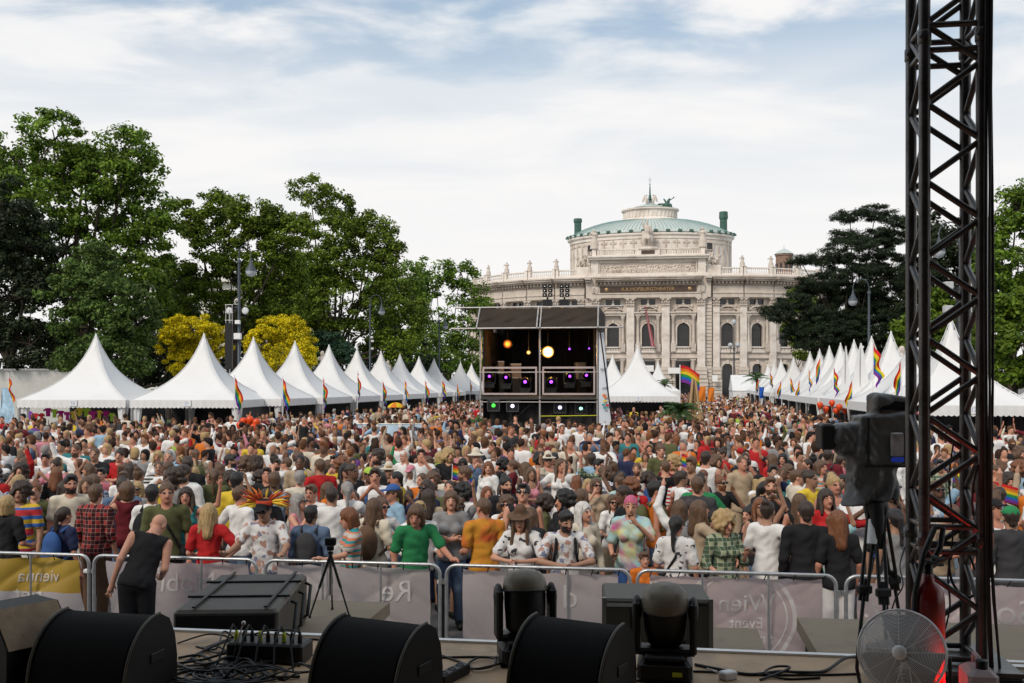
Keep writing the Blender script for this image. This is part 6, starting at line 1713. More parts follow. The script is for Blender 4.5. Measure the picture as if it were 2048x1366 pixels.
hero(305, 12.1, PI, 1.03, 'black haired person in white t-shirt with black backpack, facing away behind the bald person', Figure(False, ('down', 'bent'), yaw=0.4), 2, 'short', 'black', 'tee', 'white', 'trousers', 'charcoal', (('backpack', BK),))
hero(418, 11.3, PI + 0.25, 0.955, 'person in red t-shirt with long blond hair leaning back on the barrier', Figure(True, ('bent', 'hip'), yaw=0.35), 0, 'long', 'blond', 'tee', 'red', 'shorts', 'denim')
hero(532, FR, 0.05, 1.0, 'person in white printed t-shirt wearing an orange feather headdress, hands on the barrier', Figure(False, ('rail', 'rail'), lean=R(4), pitch=R(8)), 2, 'crop', 'dark brown', 'tee', 'white t-shirt with a colourful print', 'shorts', 'denim', (('glasses', GL), ('cap', cloth('black'))))
hero(622, 11.5, PI, 0.94, 'person in denim blue shirt with black hair and dark backpack, back to the barrier', Figure(False, ('down', 'down')), 2, 'short', 'black', 'rolled', 'denim', 'shorts', 'black', (('backpack', cloth('charcoal')),))
hero(704, FR - 0.02, -1.15, 0.955, 'person with ginger bob in coral and teal striped t-shirt, in profile at the barrier', Figure(True, ('rail', 'bent'), pitch=R(15)), 0, 'bob', 'auburn', 'tee', 'coral and teal striped t-shirt', 'shorts', 'denim', (('bag', cloth('brown')),))
hero(828, FR + 0.02, 0.55, 1.0, 'person in green t-shirt with brown hair reaching down to the barrier end', Figure(False, ('rail', 'down'), lean=R(10), pitch=R(12), yaw=-0.5), 1, 'bob', 'brown', 'tee', 'green', 'trousers', 'charcoal')
hero(968, 11.7, PI + 0.5, 1.0, 'person in orange and red tie-dyed t-shirt with cropped hair, back turned behind the third barrier', Figure(False, ('bent', 'bent'), yaw=0.3), 1, 'crop', 'brown', 'tee', 'orange and red tie-dyed t-shirt', 'trousers', 'maroon')
hero(1044, FR + 0.02, -0.1, 0.965, 'person with long brown hair and dark brown hat in white spotted t-shirt at the barrier', Figure(True, ('fold', 'fold'), lean=R(3), pitch=R(10)), 0, 'verylong', 'brown', 'tee', 'white t-shirt with dark spots', 'shorts', 'denim', (('sunhat', cloth('brown')),))
hero(1130, FR, 0.15, 0.97, 'black haired person in white printed t-shirt and backpack, hands clasped on the barrier', Figure(False, ('fold', 'fold'), lean=R(8), pitch=R(6), yaw=0.3), 2, 'short', 'black', 'tee', 'white t-shirt with a colourful print', 'trousers', 'charcoal', (('backpack', BK),), True)
hero(1046, 12.7, 0.0, 1.04, 'person in sunglasses and black tank top with pink edge, head raised, second row centre', Figure(False, ('down', 'cross'), pitch=R(-14)), 0, 'short', 'black', 'tank', 'black', 'trousers', 'charcoal', (('glasses', GL), ('bag', cloth('pink'))))
hero(1128, 12.5, -0.9, 1.0, 'person with big dark curly hair in a black t-shirt turned left, second row centre', Figure(True, ('cross', 'cross')), 1, 'curly', 'black', 'tee', 'black')
hero(1166, 11.9, 0.6, 0.97, 'person with long white hair in cream shirt just behind the clasped hands', Figure(True, ('down', 'bent'), yaw=0.3), 0, 'verylong', 'white', 'long', 'cream')
hero(1262, 12.0, 0.0, 1.02, 'person with pink cropped hair in a tie-dyed t-shirt, second row', Figure(True, ('clap', 'bent'), pitch=R(10)), 0, 'crop', 'pink', 'tee', 'tie-dyed t-shirt', 'shorts', 'blue')
hero(1352, 11.35, PI - 0.15, 0.93, 'person with dark braid in white spotted t-shirt, back turned at the barrier', Figure(True, ('bent', 'down'), yaw=-0.2), 1, 'pony', 'black', 'tee', 'white t-shirt with dark spots', 'shorts', 'white', (('bag', BK),))
hero(1448, 11.5, 0.5, 0.95, 'person with blond curly hair in green plaid shirt near the middle of the fourth barrier', Figure(True, ('phone', 'bent'), pitch=R(12)), 0, 'curly', 'blond', 'rolled', 'green plaid shirt', 'shorts', 'denim')
hero(1535, 12.0, PI - 0.4, 0.99, 'person in a white dress with dark brown bun, behind the fourth barrier', Figure(True, ('bent', 'hip')), 2, 'bun', 'dark brown', 'dress', 'white')
hero(1612, 11.45, PI, 1.03, 'tall person in black long sleeved shirt, back turned, left of the camera tripod', Figure(False, ('down', 'bent'), stout=1.05), 1, 'short', 'dark brown', 'long', 'black', 'trousers', 'black')
hero(1676, 11.4, PI + 0.2, 0.98, 'person with long auburn hair in black t-shirt and white shorts behind the camera tripod', Figure(True, ('down', 'down')), 1, 'long', 'auburn', 'tee', 'black', 'shorts', 'white')
hero(1652, 13.0, 0.3, 1.02, 'person in red long sleeved shirt with arms out left of the covered camera', Figure(True, ('side', 'bent')), 1, 'long', 'dark brown', 'long', 'red')
hero(1288, 11.25, 0.3, 0.70, 'small child peering over the barrier below the pink haired person', Figure(True, ('bent', 'bent')), 0, 'short', 'brown', 'tee', 'orange', 'shorts', 'blue')
hero(2022, 11.7, PI, 1.0, 'person in dark green cap and black shirt at the right edge beyond the truss', Figure(False, ('down', 'down')), 2, 'short', 'dark brown', 'long', 'charcoal', 'trousers', 'black', (('cap', cloth('green')),))
hero(1790, 11.6, PI + 0.3, 0.98, 'person with black ponytail in grey tank top behind the tripod and truss', Figure(True, ('down', 'bent')), 3, 'pony', 'black', 'tank', 'grey')
hero(1880, 12.4, 0.4, 1.0, 'person in beige t-shirt leaning seen through the truss', Figure(False, ('bent', 'cross'), lean=R(14), pitch=R(15)), 1, 'crop', 'brown', 'tee', 'beige')
hero(70, 12.7, 0.4, 1.0, 'person with auburn bun in olive t-shirt, second row at the far left', Figure(True, ('bent', 'down')), 0, 'bun', 'auburn', 'tee', 'olive')
hero(480, 12.3, PI - 0.5, 1.02, 'person in white long sleeved shirt with brown crop, back turned between two headdresses', Figure(False, ('hip', 'down')), 1, 'crop', 'brown', 'long', 'white')
hero(372, 12.5, 0.3, 0.99, 'person with dark long hair in teal tank top behind the blond one in red', Figure(True, ('wave', 'down')), 1, 'long', 'dark brown', 'tank', 'teal')
hero(748, 11.9, PI - 0.2, 0.97, 'person with brown backpack and long brown hair behind the striped t-shirt', Figure(True, ('down', 'bent')), 0, 'long', 'brown', 'tee', 'cream', 'shorts', 'denim', (('backpack', cloth('brown')),))
hero(902, 12.4, 0.2, 1.0, 'person with brown bob in grey t-shirt behind the green t-shirt', Figure(True, ('cross', 'cross')), 0, 'bob', 'brown', 'tee', 'grey')
hero(462, 17.7, 2.3, 1.02, 'bearded person in white t-shirt with black straps looking right, mid crowd', Figure(False, ('bent', 'down'), yaw=-0.6), 2, 'short', 'black', 'tee', 'white', 'trousers', 'charcoal', (('backpack', BK),), True, 0.018)
hero(318, 19.4, 0.1, 0.99, 'person with wavy blond hair in loose white blouse, arms folded, mid crowd left', Figure(True, ('cross', 'cross'), pitch=R(12)), 1, 'long', 'blond', 'long', 'white', 'shorts', 'denim', (), False, 0.018)
hero(1124, 30.5, 0.0, 1.06, 'person in buttoned white shirt standing tall before the lighting tower', Figure(False, ('down', 'hip'), yaw=0.2), 1, 'crop', 'brown', 'rolled', 'white', 'trousers', 'beige', (), False, 0.02)
hero(1490, 19.4, 0.1, 1.03, 'bearded person in sunglasses and black printed t-shirt, crowd left of the covered camera', Figure(False, ('down', 'bent'), stout=1.12), 2, 'crop', 'dark brown', 'tee', 'black t-shirt with a pale print', 'shorts', 'denim', (('glasses', GL),), True, 0.018)
hero(1546, 17.0, 0.2, 1.0, 'person in navy and white top drinking from a white cup, left of the covered camera', Figure(False, ('drink', 'bent'), pitch=R(-6)), 2, 'short', 'black', 'long', 'navy', 'shorts', 'white', (('bag', cloth('white')),), False, 0.018)
hero(1096, 19.2, 0.2, 1.0, 'person in straw sunhat and grey top, mid crowd below the tower', Figure(False, ('bent', 'cross')), 1, 'short', 'brown', 'tank', 'grey', 'shorts', 'denim', (('sunhat', cloth('cream')), ('glasses', GL)), False, 0.018)
hero(738, 15.6, 0.3, 1.0, 'person in maroon tank top with lime cap, mid crowd left of centre', Figure(False, ('down', 'down'), yaw=0.2), 4, 'crop', 'black', 'tank', 'maroon', 'shorts', 'black', (('cap', cloth('lime')),), False, 0.018)
hero(786, 13.4, -0.8, 0.98, 'person with bright blue cap and light blue t-shirt in profile, third row', Figure(True, ('bent', 'phone')), 1, 'pony', 'brown', 'tee', 'light blue', 'shorts', 'denim', (('cap', cloth('blue')),), False, 0.018)

# orange feather headdress: a thing worn, its plumes one by one
hp = on_v(532, FR)
hd_ = thing('feather_headdress', 'spiky orange and yellow feather headdress on the head at the second barrier', 'headdress', (hp.x + 0.0, hp.y - 0.06, 1.69), 0)
rg = random.Random(5)
plm = [mat('plume_' + n, c, 0.8, var=0.2, scale=8) for n, c in (('orange', (0.62, 0.17, 0.02)), ('yellow', (0.65, 0.42, 0.04)), ('red', (0.45, 0.05, 0.02)))]
for k in range(34):
    a = rg.uniform(-0.15, 1.15) * PI; l = rg.uniform(0.11, 0.24)
    d_ = Vector((math.cos(a) * 1.15, rg.uniform(-0.45, 0.35), math.sin(a) * 0.75 + 0.08)).normalized()
    b0 = Vector((d_.x * 0.1, d_.y * 0.1, 0.02 + d_.z * 0.05))
    MB().tube([b0, b0 + d_ * l * 0.5, b0 + d_ * l + Vector((0, 0, -0.02))], [0.008, 0.016, 0.001], 5).build('plume', [plm[k % 3]], hd_)
MB().lathe([(0.10, -0.02), (0.115, 0.02), (0.10, 0.04)], n=14).build('band', [plm[2]], hd_)
cp = on_v(1546, 17.0)
o = MB().lathe([(0, 0), (0.032, 0), (0.042, 0.12), (0.038, 0.12), (0.03, 0.01), (0, 0.01)], n=12).build('paper_cup', [WHITE]); o.location = (cp.x - 0.03, cp.y - 0.26, 1.53); o.rotation_euler = (R(60), 0, 0)
tag(o, 'white paper cup at the mouth of the drinker in navy', 'cup')

# ---- everyone else
CH = [('white', 50), ('black', 17), ('charcoal', 6), ('grey', 5), ('red', 6), ('maroon', 4), ('orange', 4), ('yellow', 2), ('lime', 1), ('green', 1), ('olive', 3), ('teal', 1), ('light blue', 5), ('blue', 2), ('navy', 6), ('purple', 1), ('pink', 3), ('beige', 10), ('cream', 9), ('denim', 4), ('brown', 5)]
CHN = [c for c, w in CH for _ in range(w)]
HKM = [('short', 'short'), ('short', 'short'), ('crop', 'cropped'), ('crop', 'cropped'), ('curly', 'curly'), ('bun', 'tied up')]
HKF = [('long', 'long'), ('long', 'long'), ('verylong', 'very long'), ('bob', 'bobbed'), ('bun', 'bunned'), ('pony', 'ponytailed'), ('curly', 'curly')]
HCN = ['black'] * 9 + ['dark brown'] * 17 + ['brown'] * 17 + ['auburn'] * 4 + ['blond'] * 7 + ['grey'] * 2 + ['white']
rp = random.Random(77)
pts = []
def clear(x, y, dmin):
    return all((x - a) ** 2 + (y - b) ** 2 > dmin * dmin for a, b in pts[-2600:] + NEARP)
grid_ = {}
def try_put(x, y, dmin):
    cx_, cy_ = int(x // 0.7), int(y // 0.7)
    for i in range(cx_ - 1, cx_ + 2):
        for j in range(cy_ - 1, cy_ + 2):
            for a, b in grid_.get((i, j), ()):
                if (x - a) ** 2 + (y - b) ** 2 < dmin * dmin: return False
    grid_.setdefault((cx_, cy_), []).append((x, y))
    return True
for a, b in NEARP: try_put(a, b, 0.0)
lx = np.array([[ (px - CX) * d / FPX, d] for px, d in LROW[1:]]); rx_ = np.array([[(px - CX) * d / FPX, d] for px, d in RROW])
def bounds(d):
    half = d * 0.522 + 0.3
    l = -half if d < 42 else np.interp(d, lx[:, 1], lx[:, 0]) + 3.0
    r = half if d < 30 else np.interp(d, rx_[:, 1], rx_[:, 0]) - 2.6
    return max(l, -half), min(r, half)
def free(x, y):
    u_ = x * BX.x + y * BX.y; v_ = x * AX.x + y * AX.y
    if v_ < 11.35: return False
    if v_ < 60 and v_ > 14 and math.sin(x * 0.83 + 1.7 * math.sin(y * 0.31)) * math.sin(y * 0.67 + 1.3 * math.sin(x * 0.45)) > 0.62: return False
    if -8.6 < u_ < -2.0 and 38.6 < v_ < 49: return False
    if abs(x - 7.56) < 2.9 and 56.5 < y < 64: return False
    return True
cand = []
for lo, hi, dmin, tries in ((11.3, 27, 0.56, 15000), (27, 46, 0.60, 16000), (46, 80, 0.78, 9000), (80, 190, 1.15, 9000)):
    for _ in range(tries):
        y = math.sqrt(rp.uniform(lo * lo, hi * hi)); l, r = bounds(y)
        x = rp.uniform(-1, 1) * (hi * 0.53) if hi < 50 else rp.uniform(l, r)
        if l < x < r and free(x, y) and try_put(x, y, dmin): cand.append((x, y))
cand.sort(key=lambda q: q[1])
N_IND = 296 - len(NEARP)
SEEN_LABELS = set(); FILMERS = []
LAND = ((170, 'below the first tent'), (330, 'below the second tent'), (520, 'below the yellow shrubs'), (700, 'below the fourth tent'), (880, 'left of the tower'), (1000, "by the tower's left edge"), (1120, 'before the tower'), (1240, "by the tower's banner"), (1400, 'below the palm'), (1560, 'below the theatre'), (1800, 'by the covered camera'), (1960, 'behind the truss'), (3000, 'right of the truss'))
def facing():
    r = rp.random()
    if r < 0.5: return rp.gauss(0, 0.35), 'facing the stage'
    if r < 0.78: return PI + rp.gauss(0, 0.4), 'seen from behind'
    return (PI / 2 + rp.gauss(0, 0.3), 'in profile to the right') if r < 0.89 else (-PI / 2 + rp.gauss(0, 0.3), 'in profile to the left')
PATN = list(PAT)
for i, (x, y) in enumerate(cand[:N_IND]):
    px = CX + x * FPX / y
    land = next(n for b, n in LAND if px < b)
    for _ in range(200):
        fid = rp.randrange(len(FIGS)); fig = FIGS[fid]
        hk, hw = rp.choice(HKF if fig.f else HKM); hc = rp.choice(HCN)
        rz, fw = facing()
        q = rp.random()
        if q < 0.14:
            tn = rp.choice(PATN); tk = 'rolled' if 'shirt' in tn and 't-shirt' not in tn else 'tee'; tm_ = PAT[tn][1]
        else:
            c = rp.choice(CHN); tm_ = cloth(c)
            tk = rp.choice(['tee', 'tee', 'tee', 'tank', 'tank', 'long', 'dress'] if fig.f else ['tee', 'tee', 'tee', 'tee', 'tank', 'long', 'rolled'])
            tn = c + ' ' + {'tee': 't-shirt', 'tank': 'tank top', 'long': 'long-sleeved shirt', 'rolled': 'shirt', 'dress': 'dress'}[tk]
        ex, en = [], ''
        e = rp.random()
        if e < 0.10: ex = [('glasses', GL)]; en = ' and sunglasses'
        elif e < 0.20:
            cc = rp.choice(['black', 'charcoal', 'blue', 'red', 'olive', 'grey']); ex = [('backpack', cloth(cc))]; en = ' and %s backpack' % cc
        elif e < 0.26 and hk != 'curly' and hk != 'bun':
            cc = rp.choice(['white', 'black', 'red', 'navy', 'pink', 'yellow']); ex = [('cap', cloth(cc))]; en = ' and %s cap' % cc
        elif e < 0.32:
            cc = rp.choice(['black', 'brown', 'beige']); ex = [('bag', cloth(cc))]; en = ' and %s shoulder bag' % cc
        elif e < 0.35 and hk not in ('curly', 'bun'):
            ex = [('sunhat', cloth('cream'))]; en = ' and straw hat'
        lab = 'person in %s with %s %s hair%s, %s, %s' % (tn, hw, hc, en, fw, land)
        key = lab
        if len(lab.replace('-', ' ').split()) > 16: 
            lab = 'person in %s, %s %s hair%s, %s' % (tn, hw, hc, en, fw); key = lab
        if len(lab.replace('-', ' ').split()) > 16: continue
        if key not in SEEN_LABELS: break
    SEEN_LABELS.add(key)
    bk = rp.choice(['shorts', 'trousers', 'shorts'])
    pb_ = person(fig, fid, (x, y, 0), rz, (0.955 if fig.f else 1.02) * rp.uniform(0.90, 1.07), lab, SKIN[rp.choice([0, 0, 0, 1, 1, 1, 2, 2, 3, 4])], hk, hc, tk, tm_, bk, cloth(rp.choice(['denim', 'navy', 'black', 'beige', 'charcoal', 'white'])), ex, (not fig.f) and rp.random() < 0.3, 0.021)
    if fid in (4, 5): FILMERS.append((pb_, fid))

# phones in the hands of those who film
PH_B = MB().box((0, 0, 0), (0.072, 0.009, 0.145), bev=0.003).mesh('phone_body', [BLACKP])
PH_S = MB().box((0, 0.0055, 0), (0.064, 0.002, 0.132)).mesh('phone_screen', [mat('phone_glass', (0.05, 0.06, 0.08), 0.1, emit=(0.3, 0.4, 0.55), estr=0.15)])
ph_seen = set()
for b_, fid_ in FILMERS:
    lab = 'phone held by the ' + b_['label'].split(',')[0]
    if lab in ph_seen or len(lab.replace('-', ' ').split()) > 16: continue
    ph_seen.add(lab)
    f_ = FIGS[fid_]; hp_ = f_.up((0.075, -0.40, 1.37))
    Mx = Matrix.Translation(b_.location) @ Matrix.Rotation(b_.rotation_euler.z, 4, 'Z') @ Matrix.Scale(b_.scale.x, 4)
    t = thing('phone', lab, 'phone', Mx @ Vector(hp_), b_.rotation_euler.z, 'phones held up in the crowd')
    t.rotation_euler = (R(-20), 0, b_.rotation_euler.z)
    part(t, 'case', PH_B); part(t, 'screen', PH_S)
# the rest of the crowd, joined: more than anyone could count
def low(fig, h, zlo, hk, tk):
    parts_ = []
    V, Q, _ = fig.body(h, zlo, features=False); parts_.append((V, Q, 0))
    V, Q = fig.top(h, tk, zlo=max(zlo, 0.7)); parts_.append((V, Q, 1))
    if zlo < 0.4:
        V, Q = fig.bottom(h, 0.3, zlo); parts_.append((V, Q, 2))
    V, Q = fig.hair(h * 0.8, hk); parts_.append((V, Q, 3))
    Vs, Qs, ids, o = [], [], [], 0
    for V, Q, k in parts_:
        if not len(Q): continue
        Vs.append(V); Qs.append(Q + o); ids.append(np.full(len(V), k)); o += len(V)
    return np.concatenate(Vs), np.concatenate(Qs), np.concatenate(ids)
LOWS = {}
for lod, (h, zlo) in enumerate(((0.043, 0.25), (0.062, 0.75), (0.09, 0.9))):
    LOWS[lod] = [low(FIGS[k], h, zlo, (['long', 'bob', 'pony', 'bun', 'bun', 'bob'] if FIGS[k].f else ['crop', 'crop', 'short', 'crop', 'short', 'crop'])[k % 6], ['tee', 'tank', 'tee', 'long', 'tee', 'rolled', 'tank'][k % 7]) for k in range(len(FIGS))]
SKC = [(0.55, 0.28, 0.19), (0.49, 0.225, 0.15), (0.38, 0.205, 0.135), (0.30, 0.165, 0.105), (0.15, 0.078, 0.05)]
HCC = {'black': (0.012, 0.010, 0.010), 'dark brown': (0.035, 0.017, 0.010), 'brown': (0.11, 0.052, 0.026), 'auburn': (0.19, 0.075, 0.03), 'blond': (0.40, 0.27, 0.13), 'grey': (0.28, 0.26, 0.245), 'pink': (0.52, 0.10, 0.20), 'white': (0.6, 0.58, 0.55), 'red': (0.3, 0.05, 0.02)}
AV, AF, AC, off = [], [], [], 0
for x, y in cand[N_IND:]:
    lod = 0 if y < 40 else 1 if y < 75 else 2
    k = rp.randrange(len(FIGS))
    V, Q, ids = LOWS[lod][k]
    r = rp.random()
    rz = rp.gauss(0, 0.4) if r < 0.5 else PI + rp.gauss(0, 0.4) if r < 0.78 else rp.uniform(0, 2 * PI)
    s_ = (0.955 if FIGS[k].f else 1.02) * rp.uniform(0.88, 1.08)
    c, s2 = math.cos(rz) * s_, math.sin(rz) * s_
    W = np.stack([V[:, 0] * c - V[:, 1] * s2 + x, V[:, 0] * s2 + V[:, 1] * c + y, V[:, 2] * s_], 1)
    pal_ = np.array([SKC[rp.choice([0, 0, 0, 1, 1, 1, 2, 2, 3, 4])], CLOTH_C[rp.choice(CHN)], CLOTH_C[rp.choice(['denim', 'navy', 'black', 'beige'])], HCC[rp.choice(HCN)]])
    AV.append(W); AF.append(Q + off); AC.append(pal_[ids]); off += len(V)
crowd = link('distant_crowd', fast_mesh('distant_crowd', np.concatenate(AV), np.concatenate(AF), [tint_mat('crowd_tint')], colors=np.concatenate(AC)))
stuff(crowd)
print('crowd', len(cand), 'quads', sum(len(f) for f in AF))
# small rainbow flags waved in the crowd
for px, py, d, lab in ((1985, 962, 14.2, 'small rainbow hand flag right of the truss'), (1362, 908, 19.5, 'small rainbow flag held flat over the crowd in the middle'), (1905, 935, 17, 'small rainbow flag seen between the truss chords'), (905, 930, 17.5, 'small rainbow flag over the crowd below the tower')):
    t = thing('hand_flag', lab, 'flag', P(px, py, d), rg.uniform(-0.4, 0.4), 'small rainbow flags held in the crowd')
    mb = MB()
    for k in range(6): mb.grid(lambda a, b, k=k: (0.36 * a, 0.03 * math.sin(a * 7), -0.24 * (k + b) / 6 - 0.1 * a), 8, 1, k)
    part(t, 'cloth', mb.mesh('hand_flag_cloth', RAIN)); MB().tube([(0, 0, 0.02), (-0.02, 0, -0.5)], 0.006, 5).build('stick', [WHITE], t)
# ------------------------------------------------------------------ stage and pit
ZST = 1.70
V_EDGE = 5.28
def W(u_, v_, z=0.0): return BX * u_ + AX * v_ + Vector((0, 0, z))
DECK = mat('stage_floor', (0.47, 0.315, 0.185), 0.62, var=0.16, scale=3.0, bump=0.15, bscale=60, dirt=(0.22, 0.165, 0.115), dscale=2.2)
PLY = mat('platform_plywood', (0.27, 0.21, 0.14), 0.75, var=0.15, scale=2.0, dirt=(0.13, 0.11, 0.085), dscale=2.0)
def slab(name, u0, u1, v0, v1, z0, z1, m):
    return struct(MB().box((0, 0, 0), (u1 - u0, v1 - v0, z1 - z0)).build(name, [m], None, W((u0 + u1) / 2, (v0 + v1) / 2, (z0 + z1) / 2), -TH))
slab('stage_floor', -12, 12, -9, V_EDGE, ZST - 0.12, ZST, DECK)
slab('stage_skirt', -12, 12, V_EDGE - 0.1, V_EDGE - 0.05, 0, ZST - 0.125, DRAPE)
EDGEM = mat('edge_profile', (0.80, 0.79, 0.77), 0.4, metal=0.0)
slab('stage_edge_trim', -12, 12, V_EDGE + 0.003, V_EDGE + 0.045, ZST - 0.1, ZST + 0.012, EDGEM)
def u_of(px, v_):
    p = on_v(px, v_); return p.dot(BX)
for a, b, v1 in ((330, 690, 7.75), (1195, 1535, 7.3), (1640, 2250, 7.7)):
    u0, u1 = u_of(a, 6.6), u_of(b, 6.6)
    slab('platform', u0, u1, V_EDGE + 0.12, v1, 1.25, 1.35, PLY)
    slab('platform_skirt', u0 + 0.05, u1 - 0.05, V_EDGE + 0.2, v1 - 0.08, 0, 1.245, DRAPE)
# stage roof, front edge set for its shade; unseen drapes added to darken foreground
ROOFM = mat('stage_roof_cloth', (0.02, 0.02, 0.022), 0.9, var=0.2)
slab('stage_roof', -13, 13, -10, 3.1, 7.7, 8.0, ROOFM)
slab('shade_back_drape', -12.5, 12.5, -9.2, -9.0, ZST, 7.65, DRAPE)
slab('shade_side_drape', 10.1, 10.3, -8.9, -0.5, ZST, 7.65, DRAPE); slab('shade_side_drape', -10.3, -10.1, -8.9, -0.5, ZST, 7.65, DRAPE)

# ------------------------------------------------------------------ crowd barriers with banners
def rounded(w, z0, z1, r=0.11):
    pts = [(-w / 2, 0, z0)]
    pts += [(-w / 2 + r - r * math.cos(a), 0, z1 - r + r * math.sin(a)) for a in [PI / 2 * k / 5 for k in range(6)]]
    pts += [(w / 2 - r + r * math.sin(a), 0, z1 - r + r * math.cos(a)) for a in [PI / 2 * k / 5 for k in range(6)]]
    return pts + [(w / 2, 0, z0)]
VINYL = mat('banner_vinyl_grey', (0.74, 0.67, 0.665), 0.27, var=0.08, scale=1.6, trans=0.55, bump=0.5, bscale=2.6, dirt=(0.58, 0.51, 0.50), dscale=3)
VINYL_P = mat('banner_vinyl_pink', (0.74, 0.61, 0.60), 0.27, var=0.08, scale=1.6, trans=0.55, bump=0.5, bscale=2.6, dirt=(0.58, 0.46, 0.45), dscale=3)
VINYL_Y = mat('banner_vinyl_yellow', (0.55, 0.36, 0.06), 0.4, var=0.2, scale=1.4, trans=0.3)
PRW = mat('show_through_print', (0.88, 0.86, 0.85), 0.5, trans=0.5, var=0.04)
PRB = mat('show_through_blue', (0.38, 0.40, 0.46), 0.5, trans=0.25, var=0.04)
BARS = [(-165, 178, 'grey barrier with a yellow topped banner at the left edge'), (188, 513, 'grey barrier with pale banner behind the bending person'), (531, 880, 'grey barrier with pale banner behind the small photo tripod'), (893, 1260, 'grey barrier with pale banner between the two gaps in the middle'), (1275, 1672, 'grey barrier whose banner shows a ring and mirrored writing'), (1692, 2105, 'grey barrier with pinkish banner behind the truss')]
def wrinkle(seed, slack):
    rg = random.Random(seed)
    ws = [(rg.uniform(2, 9), rg.uniform(-6, 6), rg.uniform(0, 6), rg.uniform(0.006, 0.021)) for _ in range(8)]
    cs = [(rg.uniform(1.0, 3.2), rg.choice((-1, 1)) * rg.uniform(1.2, 4.0), rg.uniform(0, 6), rg.uniform(0.015, 0.04)) for _ in range(5)]
    return lambda x, z: (sum(a * math.sin(kx * x + kz * z + p) for kx, kz, p, a in ws) + sum(a * (1 - abs(math.sin(kx * x + kz * z + p))) ** 4 for kx, kz, p, a in cs)) * slack
BT = {}
for i, (pa, pb, lab) in enumerate(BARS):
    ua, ub = u_of(pa, BAR_V), u_of(pb, BAR_V)
    w = ub - ua
    t = thing('crowd_barrier', lab, 'barrier', W((ua + ub) / 2, BAR_V, 0), -TH, 'crowd barriers along the stage')
    MB().tube(rounded(w, 0.0, 1.1), 0.021, 8).tube([(-w / 2, 0, 0.24), (w / 2, 0, 0.24)], 0.017, 8).build('frame', [GALV], t)
    for k in (1, 2): MB().tube([(-w / 2 + w * k / 3, 0, 0.0 if k == 2 else 0.24), (-w / 2 + w * k / 3, 0, 1.09)], 0.014, 6).build('bar', [GALV], t)
    for s_ in (-1, 1):
        MB().tube([(s_ * (w / 2 - 0.12), -0.32, 0.02), (s_ * (w / 2 - 0.12), 0.32, 0.02)], 0.02, 6).build('foot', [GALV], t)
        MB().box((s_ * (w / 2 + 0.02), 0, 0.92), (0.05, 0.05, 0.05)).build('hook', [GALV], t)
    wr = wrinkle(i + 3, 1.0)
    x0, x1 = -w / 2 + 0.13, w / 2 - 0.13
    if i == 3: x0 = -w / 2 + 0.17
    zt_, zb = 1.045, (0.20 if i != 3 else 0.12)
    def fn(a, b, x0=x0, x1=x1, zt_=zt_, zb=zb, wr=wr):
        x = x0 + (x1 - x0) * a; sag = 0.018 * abs(math.sin(a * 5 * PI)) * (1 - b)
        return (x, 0.05 + wr(x, b * 0.9), zt_ - sag - (zt_ - zb) * b)
    vm = VINYL if i < 3 else VINYL_P if i > 3 else VINYL
    bn = MB().grid(fn, 110, 36, mfn=(lambda a_, b_: 1 if b_ < 17 else 0) if i == 0 else None).build('banner', [vm, VINYL_Y], t)
    BT[i] = (t, bn, w)
    e_ = MB()
    for k in range(7):
        xk = x0 + (x1 - x0) * k / 6
        e_.tube([(xk, 0.03, 1.03), (xk + 0.02, -0.026, 1.1), (xk, 0.03, 1.03)], 0.006, 4)
    stuff(e_.build('cable_tie', [BLACKP], t))
    # a print that shows through from the other side reads mirrored here
    for body, size, cx_, cz, m in {0: [('vienna', 0.20, 0.43, 0.82, PRW), ('pet', 0.30, 0.30, 0.60, PRW)], 1: [('Mobi', 0.32, 0.14, 0.80, PRW)], 2: [('Re', 0.34, 0.50, 0.77, PRW)], 3: [('d', 0.36, 0.36, 0.78, PRW)], 4: [('Wien', 0.27, 0.12, 0.76, PRW), ('Event', 0.16, 0.12, 0.55, PRW), ('finde', 0.16, 0.24, 0.40, PRW)], 5: [('So', 0.36, 0.66, 0.76, PRW), ('l', 0.36, 0.02, 0.76, PRW), ('y.', 0.36, -0.70, 0.76, PRW)]}[i]:
        me = text_mesh(body, size, 'lettering', m, 0.001, True)
        o = part(bn, 'lettering', me)
        for q in me.vertices:
            x, z = q.co.x + cx_, q.co.y + cz
            b = (zt_ - z) / (zt_ - zb)
            q.co = (x, 0.05 + wr(x, b * 0.9) - 0.009 - q.co.z * 0.5, z)
    if i == 4:
        me = MB()
        for r0, r1 in ((0.50, 0.54), (0.44, 0.455)):
            vs, fs = [], []
            for k in range(49):
                a = 2 * PI * k / 48
                for r_ in (r0, r1):
                    x, z = 0.05 + 1.1 * r_ * math.cos(a), 0.62 + r_ * math.sin(a)
                    z = min(max(z, zb + 0.01), zt_ - 0.04); x = min(max(x, x0), x1)
                    vs.append((x, 0.05 + wr(x, (zt_ - z) / (zt_ - zb) * 0.9) - 0.008, z))
            for k in range(48): fs.append((2 * k, 2 * k + 1, 2 * k + 3, 2 * k + 2))
            me.add(vs, fs)
        me.build('ring_emblem', [PRW], bn)
# dark supports and ballast seen in the gaps
for px in (523, 887, 1267, 182):
    p = on_v(px, BAR_V + 0.12)
    t = thing('barrier_coupling', 'dark coupling post closing the gap %s' % {523: 'left of the photo tripod barrier', 887: 'beside the green t-shirt', 1267: 'right of the two leaning people', 182: 'beside the yellow topped banner'}[px], 'post', (p.x, p.y, 0), -TH, 'coupling posts between barriers')
    MB().box((0, 0, 0.45), (0.07, 0.06, 0.9), bev=0.01).build('post', [BLACKM], t); MB().box((0, -0.05, 0.90), (0.11, 0.06, 0.05), bev=0.01).build('clamp', [WHITE], t)

